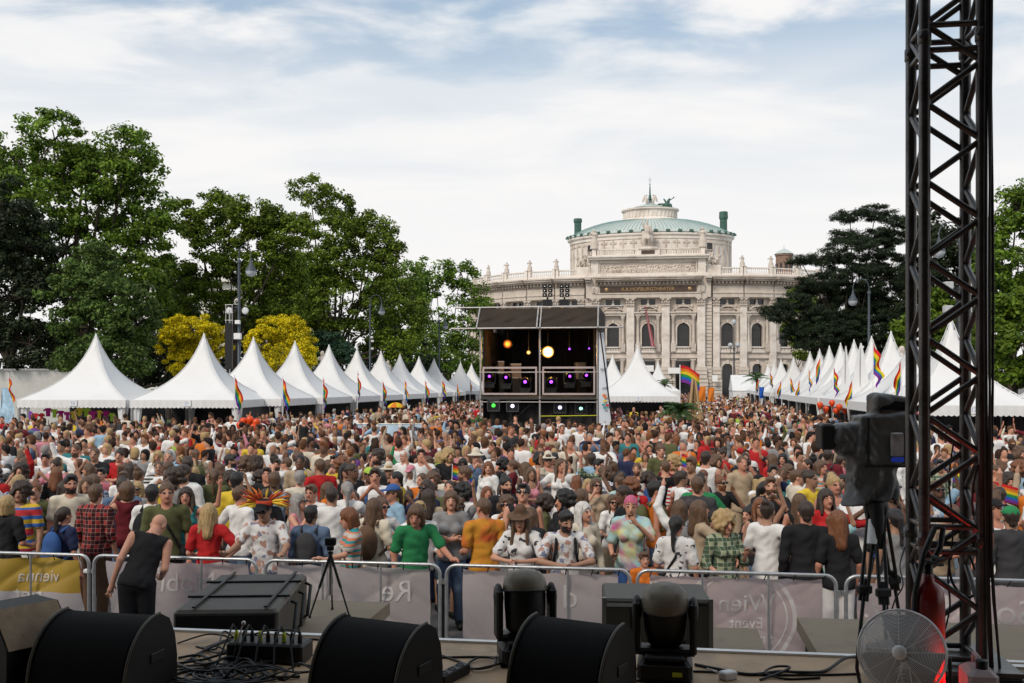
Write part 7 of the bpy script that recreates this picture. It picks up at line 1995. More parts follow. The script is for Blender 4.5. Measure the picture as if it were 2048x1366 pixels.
# ------------------------------------------------------------------ floor monitors
CAB = mat('monitor_cabinet', (0.0065, 0.006, 0.006), 0.55, var=0.25, scale=20, bump=0.12, bscale=160, spec=0.3)
GRIL = mat('monitor_grille', (0.0045, 0.0045, 0.0045), 0.85, var=0.2, scale=30, bump=0.25, bscale=320, spec=0.2)
EDG = mat('pale_cabinet_edge', (0.06, 0.052, 0.038), 0.5, var=0.3, scale=20)  # paler strip along the curved side edges of the cabinet
PROF = [(-0.235, 0.0)] + [(0.06 - 0.30 * max(0.0, math.cos(a)) ** 0.9, 0.035 + 0.33 * math.sin(a)) for a in [PI / 2 * k / 13 for k in range(14)]] + [(0.13, 0.33), (0.18, 0.24), (0.20, 0.13), (0.20, 0.0)]
def wedge(px, py, d, rz, label, w=0.50, side=None):
    p = P(px, py, d); p.z = ZST
    t = thing('floor_monitor', label, 'monitor speaker', p, rz, 'stage monitors on the stage floor', 0.9)
    MB().prism(PROF, 'x', -w / 2 + 0.02, w / 2 - 0.02).build('cabinet', [CAB], t)
    g = [(y - 0.006, z + 0.005) for k, (y, z) in enumerate(PROF[1:15])]
    mb = MB()
    n = len(g)
    mb.grid(lambda a, b: (-w / 2 + 0.03 + (w - 0.06) * a, g[int(round(b * (n - 1)))][0], g[int(round(b * (n - 1)))][1]), 10, n - 1)
    mb.build('grille', [GRIL], t)
    for s_ in (-1, 1):
        big = [(y * 1.03, z * 1.03) for y, z in PROF]
        a, b = (w / 2 - 0.022, w / 2) if s_ > 0 else (-w / 2, -w / 2 + 0.022)
        MB().prism(big, 'x', a, b).build('side_panel', [side if (side and s_ > 0) else CAB], t)
        MB().tube([(s_ * (w / 2 - 0.01), y * 1.035, z * 1.035 + 0.002) for y, z in PROF[1:15]], 0.008, 5).build('edge_strip', [EDG], t)
        MB().box((s_ * (w / 2 + 0.003), 0.02, 0.17), (0.008, 0.12, 0.05), bev=0.003).build('side_handle', [BLACKP], t)
    return t
wedge(1148, 1370, 4.45, R(-29), 'black wedge monitor right of centre, in front of the pair of moving lights')
wedge(757, 1372, 4.45, R(-25), 'black wedge monitor left of centre, in front of the cable tangle')
wedge(212, 1362, 4.6, R(-13), 'black wedge monitor on the left with its top edge level', 0.56)
TANP = mat('bare_wood_panel', (0.27, 0.19, 0.115), 0.7, var=0.2, scale=16, bump=0.2, bscale=90)
t = thing('floor_monitor', 'black monitor turned sideways with a bare wood panel at the left edge', 'monitor speaker', (P(18, 0, 4.7).x, 4.75, ZST), R(-37), 'stage monitors on the stage floor', 0.88)
MB().prism([(-0.28, 0), (0.28, 0), (0.28, 0.22), (0.12, 0.405), (-0.12, 0.405), (-0.28, 0.25)], 'y', -0.18, 0.18).build('cabinet', [CAB], t)
MB().add([(0.125, -0.17, 0.411), (0.288, -0.17, 0.222), (0.288, 0.17, 0.222), (0.125, 0.17, 0.411), (0.115, -0.17, 0.40), (0.275, -0.17, 0.215), (0.275, 0.17, 0.215), (0.115, 0.17, 0.40)], [(0, 1, 2, 3), (7, 6, 5, 4), (0, 4, 5, 1), (1, 5, 6, 2), (2, 6, 7, 3), (3, 7, 4, 0)]).build('wood_panel', [TANP], t)
MB().box((0.06, -0.182, 0.36), (0.05, 0.01, 0.03)).build('yellow_sticker', [RAIN[2]], t)

# ------------------------------------------------------------------ subwoofers and cases on the platforms
OLIVE = mat('case_olive_grey', (0.075, 0.064, 0.048), 0.55, var=0.12, scale=8, bump=0.08, bscale=120, dirt=(0.07, 0.065, 0.055), dscale=4)
p = P(492, 0, 6.75); p.z = 1.35
t = thing('subwoofer', 'large flat olive grey speaker box with black straps on the left platform', 'speaker', p, R(3))
MB().box((0, 0, 0.175), (0.64, 1.18, 0.35), bev=0.02).build('cabinet', [OLIVE], t)
for y in (-0.2, 0.28): MB().box((0, y, 0.356), (0.66, 0.035, 0.014)).build('strap', [BLACKP], t)
for x in (-0.2, 0.24): MB().box((x, 0, 0.366), (0.02, 1.15, 0.01)).build('strap', [BLACKP], t)
MB().box((0, -0.598, 0.17), (0.60, 0.012, 0.30)).build('front_panel', [CAB], t)
for k in range(3): MB().tube([(0.335, -0.35 + 0.3 * k, 0.1), (0.375, -0.35 + 0.3 * k, 0.12), (0.375, -0.2 + 0.3 * k, 0.3), (0.335, -0.2 + 0.3 * k, 0.32)], 0.012, 6).build('side_handle', [BLACKM], t)
p = P(1309, 0, 6.35); p.z = 1.35
t = thing('subwoofer', 'upright olive grey speaker box behind the right moving light', 'speaker', p, R(-4))
MB().box((0, 0, 0.215), (0.66, 0.5, 0.43), bev=0.015).build('cabinet', [OLIVE], t)
for x in (-0.325, 0.325): MB().box((x, -0.24, 0.215), (0.025, 0.03, 0.44)).build('corner_trim', [mat('trim_grey', (0.2, 0.19, 0.17), 0.4, metal=0.4)], t)
MB().box((0, -0.252, 0.40), (0.6, 0.012, 0.012)).build('seam', [BLACKP], t); MB().box((-0.2, -0.254, 0.395), (0.22, 0.01, 0.022)).build('slot', [ALU], t)
for x in (-0.16, 0.16): MB().box((x, -0.252, 0.2), (0.014, 0.012, 0.38)).build('seam', [BLACKP], t)

# ------------------------------------------------------------------ moving lights at the stage edge
DOME = mat('dome_shell', (0.20, 0.17, 0.125), 0.42, var=0.1, scale=20, bump=0.04, bscale=150)
SAFE = mat('safety_yellow', (0.5, 0.55, 0.03), 0.5)
def front_head(px, d, rz, label, lean, z0=ZST, sc=1.0):
    p = P(px, 0, d); p.z = z0
    t = thing('moving_light', label, 'stage light', p, rz, 'moving lights at the stage edge', sc)
    MB().box((0, 0, 0.055), (0.26, 0.24, 0.11), bev=0.025).box((0, -0.02, 0.118), (0.2, 0.2, 0.03), bev=0.01).build('base', [BLACKP], t)
    for x in (-0.12, 0.12): MB().box((x, 0, 0.0), (0.03, 0.2, 0.02)).box((x * 1.05, 0, 0.07), (0.012, 0.1, 0.03)).build('base_handle', [BLACKM], t)
    for s_ in (-1, 1): MB().box((s_ * 0.135, 0.0, 0.25), (0.034, 0.13, 0.26), bev=0.014).ball((s_ * 0.135, 0, 0.33), (0.026, 0.07, 0.07), 12).build('yoke_arm', [BLACKP], t)
    MB().box((0, 0, 0.135), (0.28, 0.12, 0.035), bev=0.012).build('yoke_foot', [BLACKP], t)
    Mh = Matrix.Rotation(lean, 3, 'X')
    h = MB().lathe([(0.0, -0.16), (0.085, -0.16), (0.1, -0.14), (0.106, -0.02), (0.106, 0.04)], (0, 0, 0.32), 20, M=Mh).build('head', [BLACKP], t)
    k = MB()
    k.grid(lambda a, b: Vector((0, 0, 0.32)) + Mh @ Vector((0.112 * (1 - b ** 2.4) ** 0.5 * math.cos(2 * PI * a) + 0.0, 0.112 * (1 - b ** 2.4) ** 0.5 * math.sin(2 * PI * a), 0.045 + 0.105 * b + 0.006 * (1 if 0.38 < b < 0.8 and math.cos(4 * PI * a) > 0.1 else 0))), 36, 14)
    k.build('dome', [DOME], h)
    MB().tube([Vector((0, 0, 0.32)) + Mh @ Vector((0.114 * math.cos(a), 0.114 * math.sin(a), 0.042)) for a in [2 * PI * q / 24 for q in range(24)]], 0.005, 5, closed=True).build('seam', [BLACKM], h)
    MB().box((0.06, -0.122, 0.05), (0.045, 0.006, 0.02)).build('sticker', [SAFE], t)
    return t
front_head(1050, 5.02, R(8), 'black moving light with brown grey dome behind the right wedge monitor', R(-8))
front_head(1330, 4.75, R(-10), 'black moving light with tilted dome between wedge monitor and fan', R(22), ZST, 0.98)

# ------------------------------------------------------------------ photo tripod on the platform
p = P(661, 0, 7.55); p.z = 1.35
t = thing('photo_tripod', 'small black photo tripod with a compact camera on the left platform', 'tripod', p, 0.1)
for a in (PI * 1.17, PI * 1.83, PI * 0.5):
    e_ = Vector((math.cos(a) * 0.17, math.sin(a) * 0.17, 0.01)); q = Vector((0, 0, 0.46))
    l_ = MB().tube([q, q.lerp(e_, 0.55)], 0.011, 6).tube([q.lerp(e_, 0.5), e_], 0.007, 6).build('leg', [BLACKM], t)
    MB().ball(e_, 0.012, 6).build('rubber_foot', [BLACKP], l_)
MB().tube([(0, 0, 0.15), (0, 0, 0.5)], 0.012, 8).build('centre_column', [ALU], t)
MB().tube([(0, 0, 0.46), (0, 0, 0.48)], 0.022, 8).box((0, 0, 0.505), (0.05, 0.05, 0.03)).build('pan_head', [BLACKM], t)
c_ = thing('compact_camera', 'small black camera mounted on the photo tripod', 'camera', p + Vector((0, 0, 0.555)), 0.1)
MB().box((0, 0, 0), (0.085, 0.045, 0.06), bev=0.008).build('body', [BLACKP], c_); MB().lathe([(0, -0.05), (0.02, -0.05), (0.024, 0)], (0, 0.03, 0), 12, M=Matrix.Rotation(R(90), 3, 'X')).build('lens', [LENS], c_)

# ------------------------------------------------------------------ television camera under a rain cover
CD = 6.45
cp = P(1752, 900, CD)
COVER = mat('rain_cover', (0.085, 0.082, 0.078), 0.42, var=0.15, scale=5, bump=0.9, bscale=9, spec=0.5)
t = thing('television_camera', 'large camera under a dark grey rain cover pointing left', 'camera', cp, -0.05)
F = Field((-0.36, -0.26, -0.42), (0.30, 0.26, 0.42), 0.009)
F.cone((-0.29, 0, 0.085), (-0.20, 0, 0.085), 0.078, 0.09, 0.02); F.rbox((-0.15, 0, 0.08), (0.11, 0.11, 0.105), 0.04, 0.03, 0.12)
F.cone((-0.19, 0, 0.02), (-0.10, 0, -0.03), 0.05, 0.07, 0.04)
F.rbox((0.025, 0, 0.07), (0.17, 0.13, 0.165), 0.028, 0.02, 0.0)
F.rbox((0.085, 0, 0.255), (0.125, 0.10, 0.10), 0.03, 0.015, -0.10)
F.rbox((-0.045, 0, -0.20), (0.125, 0.11, 0.20), 0.045, 0.03); F.cone((-0.13, 0, -0.2), (-0.165, 0, -0.40), 0.05, 0.05, 0.03); F.cone((0.07, 0, -0.1), (0.09, 0, -0.40), 0.06, 0.045, 0.03)
gx, gy, gz = np.meshgrid(*F.ax, indexing='ij')
low_ = np.clip((0.02 - gz) / 0.35, 0, 1)
F.D += 0.020 * low_ * np.sin(46 * gx + 30 * gy + 5 * np.sin(9 * gz) + 2.0) + 0.011 * (1 - low_) * np.abs(np.sin(21 * gz - 17 * gx + 2.5 * np.sin(13 * gx + 8 * gy))) * np.sin(9 * gx + 14 * gz) + 0.005 * np.abs(np.sin(58 * gx + 37 * gz + 20 * gy)) * (gx < -0.02)
F.D = np.maximum(F.D, (-0.345 + 0.025 * np.sin(9 * gx + 1)) - gz)
V, Q = F.mesh(); link('rain_cover', fast_mesh('rain_cover', V, Q, [COVER]), t)
MB().box((-0.325, 0, 0.088), (0.085, 0.165, 0.165), bev=0.012).build('lens_hood', [BLACKP], t)
MB().lathe([(0, 0.0), (0.045, 0.0), (0.05, -0.01)], (-0.364, 0, 0.09), 16, M=Matrix.Rotation(R(-90), 3, 'Y')).build('front_lens', [LENS], t)
MB().box((0.085, -0.145, 0.045), (0.075, 0.03, 0.15), bev=0.006).build('clear_window', [mat('clear_plastic', (0.30, 0.27, 0.26), 0.08, var=0.5, scale=14, spec=0.8)], t)
MB().box((0.085, -0.162, -0.05), (0.075, 0.008, 0.028)).build('blue_display', [mat('blue_display', (0.01, 0.02, 0.12), 0.2, emit=(0.02, 0.05, 0.4), estr=0.25)], t)
MB().grid(lambda a, b: (-0.01 + 0.19 * a, -0.104 - 0.012 * math.sin(PI * a) * math.sin(PI * b), 0.225 + 0.105 * b - 0.02 * a), 8, 6).build('viewfinder_hood', [mat('dark_clear_film', (0.012, 0.012, 0.014), 0.06, spec=0.9)], t)
MB().tube([(-0.03, -0.1, -0.33), (-0.02, -0.12, -0.62)], [0.05, 0.03], 8).build('hanging_pouch', [BLACKP], t)
for x_ in (-0.09, 0.165): MB().box((x_, -0.137, 0.07), (0.014, 0.008, 0.29)).build('cover_strap', [BLACKP], t)
MB().box((0.04, -0.136, -0.095), (0.30, 0.008, 0.014)).build('cover_seam', [BLACKP], t)
tp = thing('television_tripod', 'black heavy twin tube tripod under the covered camera', 'tripod', (cp.x, cp.y, 1.35), 0.2)
zk = cp.z - 0.34 - 1.35
MB().lathe([(0.0, zk - 0.14), (0.06, zk - 0.13), (0.08, zk - 0.03), (0.055, zk + 0.12), (0, zk + 0.12)], n=14).build('fluid_head', [BLACKM], tp)
for k, (fx, fy) in enumerate(((-0.24, -0.18), (-0.14, -0.36), (0.34, 0.22))):
    topp = Vector((fx * 0.22, fy * 0.22, zk - 0.07)); foot = Vector((fx * 1.0, fy, 0.02))
    dv = (foot - topp); sd = dv.cross(Vector((0, 0, 1))).normalized() * 0.024
    l_ = MB().tube([topp + sd, topp.lerp(foot, 0.6) + sd * 0.9], 0.012, 6).tube([topp - sd, topp.lerp(foot, 0.6) - sd * 0.9], 0.012, 6).tube([topp.lerp(foot, 0.45), foot], 0.012, 6).build('leg', [BLACKM], tp)
    MB().box(topp.lerp(foot, 0.52), (0.09, 0.05, 0.06), bev=0.01).build('leg_clamp', [BLACKP], l_)
    MB().ball(foot, (0.04, 0.04, 0.025), 8).build('foot', [mat('red_rubber', (0.25, 0.02, 0.02), 0.6)], l_)
lf = MB().tube([(-0.06, -0.075, zk - 0.1), (-0.09, -0.105, zk - 0.25)], 0.035, 8).build('white_clamp', [WHITE], tp)

# ------------------------------------------------------------------ truss tower
TRD = 4.40
TS = 0.239
tx0 = (1849 - CX) * TRD / FPX
ZB = 1.87
tr = thing('truss_tower', 'square aluminium lattice truss rising out of view at the right', 'truss', (tx0, TRD, 0), -TH)
CH_M = MB().tube([(0, 0, ZB), (0, 0, 7.68)], 0.0248, 14).mesh('chord', [TRUSS])
CHORDS = [(0, 0), (TS, 0), (TS, TS), (0, TS)]
for x, y in CHORDS: part(tr, 'chord', CH_M, (x, y, 0))
STEP = 0.1725
BR_M = MB().tube([(0, 0, 0), (TS, 0, STEP)], 0.0135, 8).mesh('brace', [TRUSS])
BR_N = MB().tube([(0, 0, STEP), (TS, 0, 0)], 0.0135, 8).mesh('brace', [TRUSS])
z_off = 0.06
for f_ in range(4):
    x, y = CHORDS[f_]
    for k in range(int((7.6 - ZB - z_off) / STEP)):
        part(tr, 'brace', BR_M if (k + f_ // 2 + (f_ % 2)) % 2 == 0 else BR_N, (x, y, ZB + z_off + k * STEP), (0, 0, f_ * PI / 2))
HB = MB().tube([(0, 0, 0), (TS, 0, 0)], 0.0135, 8).mesh('cross_bar', [TRUSS])
for z in (4.575, 4.685, 2.36, 2.47, ZB + 0.02):
    for f_ in range(4): part(tr, 'cross_bar', HB, (*CHORDS[f_], z), (0, 0, f_ * PI / 2))
CN = MB().lathe([(0.026, -0.03), (0.029, -0.025), (0.029, 0.025), (0.026, 0.03)], n=14).tube([(-0.036, 0, 0), (0.036, 0, 0)], 0.006, 6).mesh('connector', [TRUSS])
for z in (4.63, 2.415):
    for x, y in CHORDS: part(tr, 'connector', CN, (x, y, z), (0, 0, 0.7))
MB().box((TS / 2, TS / 2, ZB - 0.01), (0.5, 0.5, 0.02)).build('base_plate', [TRUSS], tr)
bl_ = thing('ballast_block', 'dark steel ballast block under the truss', 'ballast', (tx0 + 0.12, TRD + 0.12, ZST), -TH)
MB().box((0, 0, 0.077), (0.54, 0.54, 0.155), bev=0.012).build('block', [BLACKM], bl_)
MB().box((0.3, 0.05, 0.03), (0.3, 0.06, 0.05)).build('outrigger', [ALU], bl_)
# cables up the truss
CABLE = mat('black_cable', (0.012, 0.012, 0.012), 0.5, var=0.2, scale=20)
rg = random.Random(31)
cbx = Vector((tx0, TRD, 0)) + BX * (TS + 0.006)
for k in range(4):
    pts_ = []
    ox, oy = 0.004 + 0.007 * k, -0.034 - 0.004 * (k % 3)
    for j in range(30):
        z = 1.75 + (7.6 - 1.75) * j / 29
        sw = 0.006 * math.sin(z * (1.3 + 0.35 * k) + k * 2) + (0.05 if z < 2.3 else 0) * (0.6 + 0.4 * k) * (2.3 - z)
        pts_.append(cbx + BX * (ox + sw) + AX * oy + Vector((0, 0, z)))
    o = MB().tube(pts_, 0.0055 if k else 0.008, 6).build('cable', [CABLE])
    tag(o, ['thickest black cable running up the right chord of the truss', 'second black cable up the right chord of the truss', 'third black cable up the right chord, wavy at the top', 'outermost black cable hanging beside the truss'][k], 'cable', 'cables up the truss')
def loop_cable(label, pts_, r=0.006, group='cables'):
    pts_ = [Vector(q) for q in pts_]
    out = []
    for i in range(len(pts_) - 1):                      # Catmull-Rom through the points
        p0, p1, p2, p3 = pts_[max(i - 1, 0)], pts_[i], pts_[i + 1], pts_[min(i + 2, len(pts_) - 1)]
        for k in range(6):
            t_ = k / 6
            out.append(0.5 * ((2 * p1) + (p2 - p0) * t_ + (2 * p0 - 5 * p1 + 4 * p2 - p3) * t_ * t_ + (3 * p1 - p0 - 3 * p2 + p3) * t_ ** 3))
    out.append(pts_[-1])
    o = MB().tube(out, r, 6).build('cable', [CABLE]); tag(o, label, 'cable', group); return o
loop_cable('cable coiled inside the truss above the extinguisher', [P(1900, 1120, 4.5), P(1912, 1090, 4.5), P(1938, 1082, 4.45), P(1958, 1110, 4.45), P(1960, 1170, 4.45), P(1935, 1195, 4.5), P(1905, 1165, 4.5), P(1900, 1110, 4.5), P(1930, 1095, 4.5), P(1950, 1140, 4.5)], 0.006)
loop_cable('thin cable dangling inside the truss', [P(1908, 880, 4.5), P(1898, 960, 4.5), P(1906, 1060, 4.5), P(1896, 1150, 4.5), P(1900, 1210, 4.5), P(1890, 1260, 4.5)], 0.0045)
loop_cable('cable hanging from the covered camera to the platform', [P(1772, 1015, 6.3), P(1770, 1080, 6.3), P(1773, 1160, 6.3), P(1777, 1240, 6.3), P(1790, 1310, 6.2)], 0.006)
loop_cable('cable looping from the camera tripod to the truss', [P(1812, 1090, 6.3), P(1800, 1130, 6.2), P(1806, 1170, 6.0), P(1790, 1200, 6.0), P(1778, 1240, 6.0)], 0.005)
loop_cable('slack cable hooked across the truss near shoulder height', [P(1955, 930, 4.35), P(1945, 985, 4.35), P(1948, 1030, 4.4), P(1962, 985, 4.4), P(1968, 900, 4.35)], 0.005)
o = thing('orange_pouch', 'orange cylindrical pouch strapped to the outer side of the truss', 'pouch', P(1977, 1060, 4.36), 0)
MB().lathe([(0, -0.085), (0.018, -0.085), (0.021, -0.06), (0.021, 0.075), (0.016, 0.085), (0, 0.085)], n=12).build('body', [mat('orange_plastic', (0.40, 0.09, 0.015), 0.45)], o)
MB().lathe([(0.0215, -0.01), (0.023, 0), (0.0215, 0.01)], n=12).build('strap', [BLACKP], o)

# ------------------------------------------------------------------ extinguisher, jerrycan, red light, fan
p = P(1856, 0, 4.12); p.z = ZST
t = thing('fire_extinguisher', 'dark red fire extinguisher with black hose in front of the truss', 'fire extinguisher', p, 0.3)
EXM = mat('extinguisher_red', (0.19, 0.010, 0.008), 0.28, var=0.06, spec=0.6)
MB().lathe([(0, 0), (0.066, 0.0), (0.066, 0.50), (0.061, 0.535), (0.048, 0.565), (0.025, 0.585), (0.022, 0.615), (0, 0.615)], n=24).build('cylinder', [EXM], t)
MB().lathe([(0.018, 0.59), (0.02, 0.65), (0.012, 0.66), (0, 0.66)], n=10).box((0.0, -0.03, 0.665), (0.022, 0.1, 0.012)).box((0, -0.04, 0.69), (0.02, 0.11, 0.01)).build('valve', [BLACKM], t)
MB().ball((0, 0, 0.70), 0.012, 8).build('safety_pin', [EXM], t)
hs = [(0.01, 0, 0.64), (0.06, 0.0, 0.72), (0.085, 0.01, 0.80), (0.05, 0.02, 0.80), (-0.02, 0.0, 0.70), (-0.07, -0.01, 0.55), (-0.085, -0.01, 0.35), (-0.085, -0.01, 0.15)]
MB().tube(hs, 0.012, 8).build('hose', [CABLE], t)
p = P(1957, 0, 3.95); p.z = ZST
t = thing('jerrycan', 'translucent white canister with a black cap at the foot of the truss', 'canister', p, -0.2)
CANM = mat('cloudy_plastic', (0.55, 0.50, 0.50), 0.35, var=0.05, trans=0.35)
MB().box((0, 0, 0.14), (0.115, 0.17, 0.28), bev=0.02).build('body', [CANM], t)
MB().lathe([(0.022, 0.0), (0.024, 0.03), (0.02, 0.034), (0, 0.034)], (0.005, -0.03, 0.28), 12).build('cap', [BLACKP], t)
MB().tube([(0.0, 0.0, 0.28), (0, 0.01, 0.315), (0, 0.06, 0.315), (0, 0.075, 0.28)], 0.01, 6).build('grip', [CANM], t)
p = P(1899, 1352, 4.06); p.z = ZST
t = thing('led_uplight', 'small black stage lamp glowing red between fan and canister', 'stage light', p, 0.4)
MB().box((0, 0, 0.02), (0.1, 0.1, 0.04), bev=0.01).build('foot', [BLACKP], t)
MB().lathe([(0, 0.04), (0.05, 0.045), (0.055, 0.10), (0.05, 0.115), (0.045, 0.10)], n=16).build('housing', [BLACKP], t)
MB().lathe([(0.046, 0.104), (0.02, 0.108), (0, 0.109)], n=16).build('lens', [glow('red_led', (1.0, 0.02, 0.01), 5)], t)
rl = bpy.data.lights.new('red_led_beam', 'SPOT'); rl.energy = 11; rl.color = (1.0, 0.015, 0.01); rl.spot_size = R(62); rl.spot_blend = 0.7; rl.shadow_soft_size = 0.04
ro = bpy.data.objects.new('beam', rl); COL.objects.link(ro); ro.parent = t; ro.location = (0, 0, 0.13)
ro.rotation_euler = (Vector((0.02, 0.16, 0.75)).to_track_quat('-Z', 'Y')).to_euler()

FC = P(1806, 1304, 3.9)
t = thing('fan', 'round chrome floor fan with wire guard at the lower right', 'fan', FC, R(-26))
t.rotation_euler = (R(-12), 0, R(-30))
CHR = mat('chrome_wire', (0.80, 0.80, 0.81), 0.3, metal=0.25, var=0.05)
FR_ = 0.188
t.scale = (0.86, 0.86, 0.86)
m = MB()
def dome_y(r): return -0.055 - 0.045 * (1 - (r / FR_) ** 2)
for k in range(27):
    r_ = 0.032 + (FR_ - 0.036) * k / 26
    m.tube([(r_ * math.cos(a), dome_y(r_), r_ * math.sin(a)) for a in [2 * PI * q / 40 for q in range(40)]], 0.0018, 4, closed=True)
for k in range(12):
    a = 2 * PI * k / 12 + 0.1
    m.tube([(r_ * math.cos(a), dome_y(r_) + 0.003, r_ * math.sin(a)) for r_ in (0.03, 0.07, 0.11, 0.15, FR_)], 0.002, 4)
m.build('front_guard', [CHR], t)
m = MB()
for y in (-0.055, -0.02): m.tube([(FR_ * math.cos(a), y, FR_ * math.sin(a)) for a in [2 * PI * q / 48 for q in range(48)]], 0.0045, 6, closed=True)
m.tube([(FR_ * 0.97 * math.cos(a), 0.02, FR_ * 0.97 * math.sin(a)) for a in [2 * PI * q / 48 for q in range(48)]], 0.004, 6, closed=True)
for k in range(14):
    a = 2 * PI * k / 14
    m.tube([(FR_ * math.cos(a), -0.05, FR_ * math.sin(a)), (FR_ * 0.97 * math.cos(a), 0.02, FR_ * 0.97 * math.sin(a)), (0.13 * math.cos(a), 0.075, 0.13 * math.sin(a)), (0.05 * math.cos(a), 0.085, 0.05 * math.sin(a))], 0.0016, 4)
m.build('rear_guard', [CHR], t)
MB().lathe([(0, 0.012), (0.02, 0.011), (0.031, 0.004), (0.032, 0)], (0, -0.102, 0), 20, M=Matrix.Rotation(R(90), 3, 'X')).build('hub_badge', [WHITE], t)
BLM = mat('fan_blade', (0.10, 0.10, 0.105), 0.4, metal=0.4)
for k in range(3):
    Mk = Matrix.Rotation(2 * PI * k / 3 + 0.4, 3, 'Y')
    MB().grid(lambda a, b, Mk=Mk: Mk @ Vector((0.035 + 0.13 * b, -0.02 + 0.04 * (a - 0.5) * (1.2 - 0.4 * b) + 0.006, (a - 0.5) * (0.07 + 0.10 * b))), 6, 8).build('blade', [BLM], t)
MB().lathe([(0, -0.05), (0.04, -0.05), (0.045, 0.0), (0.05, 0.09), (0.04, 0.11), (0, 0.11)], (0, 0.0, 0), 18, M=Matrix.Rotation(R(-90), 3, 'X')).build('motor', [BLACKM], t)
for s_ in (-1, 1): MB().tube([(s_ * (FR_ + 0.008), 0, 0.0), (s_ * (FR_ + 0.012), 0.01, -0.1), (s_ * (FR_ - 0.02), 0.03, -0.245), (s_ * (FR_ - 0.03), -0.1, -0.26)], 0.009, 8).build('stand_tube', [BLACKM], t)

# ------------------------------------------------------------------ riser at the right edge, adapters, cables on the floor
p = W(u_of(2200, 4.35), 4.35, ZST)
t = thing('stage_riser', 'low aluminium framed stage deck with plywood top at the right edge', 'stage deck', p + Vector((-0.02, 0, 0)), -TH)
MB().box((0, 0, 0.10), (0.92, 0.9, 0.02)).build('plywood_top', [PLY], t)
for x, y, sx, sy in ((0, -0.47, 1.0, 0.045), (0, 0.47, 1.0, 0.045), (-0.48, 0, 0.045, 0.895), (0.48, 0, 0.045, 0.895)): MB().box((x, y, 0.075), (sx, sy, 0.09)).build('frame_bar', [EDGEM], t)
for x in (-0.4, 0.4):
    for y in (-0.4, 0.4): MB().box((x, y, 0.018), (0.06, 0.06, 0.036)).build('foot', [BLACKM], t)
p = P(1456, 0, 4.72); p.z = ZST
t = thing('power_adapter', 'small white power adapter lying on the stage floor', 'adapter', p, 0.5)
MB().box((0, 0, 0.02), (0.075, 0.055, 0.04), bev=0.006).build('body', [WHITE], t)
MB().tube([(-0.03, 0.0, 0.02), (-0.08, 0.03, 0.05), (-0.06, 0.08, 0.04), (0.02, 0.1, 0.01)], 0.003, 5).build('lead', [WHITE], t)
p = P(905, 0, 4.72); p.z = ZST
t = thing('power_strip', 'black power strip with sockets on the stage floor between the monitors', 'power strip', p, 1.1)
MB().box((0, 0, 0.025), (0.24, 0.06, 0.05), bev=0.006).build('body', [BLACKP], t)
for k in range(3): MB().lathe([(0.02, 0.001), (0.018, -0.004), (0, -0.004)], (-0.08 + 0.075 * k, 0, 0.052), 12).build('socket', [mat('socket_grey', (0.04, 0.04, 0.045), 0.5)], t)
def floor_cable(label, uv, r=0.006, group='cables on the stage floor'):
    return loop_cable(label, [W(a, b, ZST + r + c) for a, b, c in uv], r, group)
def uv(px, py):
    d = (CAMZ - ZST) * FPX / (py - HY); q = P(px, py, d); return q.dot(BX), q.dot(AX)
def fl(label, pp, r=0.006): return floor_cable(label, [(*uv(x, y), z) for x, y, z in pp], r)
fl('black cable looped into a ring between the two central monitors', [(880, 1312, 0), (930, 1330, 0), (950, 1342, 0.004), (985, 1338, 0.008), (990, 1325, 0.012), (960, 1320, 0.008), (935, 1332, 0.002), (950, 1345, 0.012), (985, 1340, 0.016), (1030, 1322, 0)])
fl('long black cable lying along the front of the stage floor', [(860, 1318, 0), (960, 1316, 0), (1060, 1322, 0), (1180, 1328, 0.0), (1300, 1342, 0.0), (1420, 1346, 0), (1520, 1352, 0), (1640, 1352, 0), (1720, 1350, 0)])
fl('black cable snaking from the right moving light to the fan', [(1390, 1332, 0), (1440, 1342, 0.0), (1500, 1352, 0), (1560, 1346, 0), (1600, 1352, 0.01), (1650, 1345, 0), (1690, 1328, 0.02), (1725, 1318, 0.0), (1750, 1330, 0)], 0.008)
fl('curled black cable by the white adapter', [(1520, 1362, 0), (1560, 1352, 0.01), (1580, 1345, 0.02), (1550, 1342, 0.015), (1530, 1352, 0.01), (1570, 1360, 0.0), (1640, 1358, 0)], 0.006)
rg = random.Random(14)
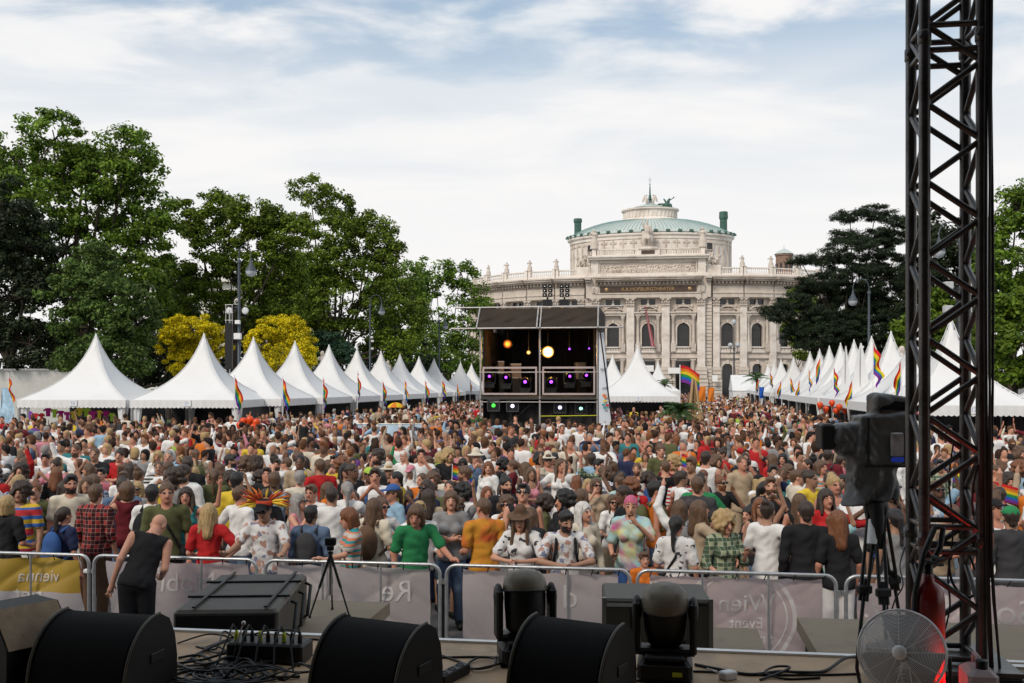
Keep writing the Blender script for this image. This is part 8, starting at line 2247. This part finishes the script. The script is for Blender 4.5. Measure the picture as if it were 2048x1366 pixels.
for k in range(16):
    x0, y0 = rg.uniform(345, 420), rg.uniform(1285, 1350)
    pp = [(x0, y0, 0)]
    for j in range(6):
        x0 += rg.uniform(15, 60); y0 = min(1362, max(1282, y0 + rg.uniform(-22, 22)))
        pp.append((x0, y0, rg.choice([0, 0.006, 0.012, 0.03, 0.05]) if j < 5 else 0))
    fl('black cable in the tangle before the left speaker box, %s from the stage edge' % ORD[k], pp, rg.choice([0.005, 0.006, 0.0075]))
for k in range(3):
    c_ = uv(395 + 40 * k, 1352 + 4 * (k % 2))
    pts_ = [W(c_[0] + (0.075 + 0.006 * q) * math.cos(q * 0.7), c_[1] + (0.05 + 0.004 * q) * math.sin(q * 0.7), ZST + 0.006 + 0.003 * (q // 9)) for q in range(30)]
    loop_cable('coiled black cable on the floor beside the left wedge monitor, %s coil' % ORD[k], pts_, 0.006, 'cables on the stage floor')
p = P(540, 0, 5.05); p.z = ZST
t = thing('multicore_box', 'black stage box with rows of plugs in front of the left speaker box', 'stage box', p, -TH)
MB().box((0, 0, 0.05), (0.40, 0.16, 0.1), bev=0.01).build('body', [BLACKP], t)
for k in range(9):
    MB().lathe([(0.012, 0), (0.012, 0.03), (0.007, 0.05), (0, 0.05)], (-0.17 + 0.042 * k, -0.02, 0.1), 8).build('plug', [BLACKM if k % 3 else SAFE], t)
    if k % 2 == 0: MB().tube([(-0.17 + 0.042 * k, -0.02, 0.15), (-0.17 + 0.042 * k, -0.06, 0.19), (-0.18 + 0.042 * k, -0.12, 0.12), (-0.2 + 0.05 * k, -0.2, 0.006)], 0.005, 5).build('lead', [CABLE], t)
p = P(486, 1250, 4.95)
t = thing('microphone', 'short silver tipped microphone boom over the cable tangle', 'microphone', p, 0.2)
MB().tube([(-0.03, 0, -0.09), (0.0, 0, 0.0)], 0.004, 6).build('boom', [ALU], t); MB().ball((0.003, 0, 0.008), (0.011, 0.011, 0.014), 8).build('capsule', [ALU], t)
MB().tube([(-0.03, 0, -0.09), (-0.05, 0, p.z * -1 + ZST + 0.005)], 0.005, 6).box((-0.05, 0, ZST - p.z + 0.008), (0.1, 0.08, 0.016)).build('stand', [BLACKM], t)
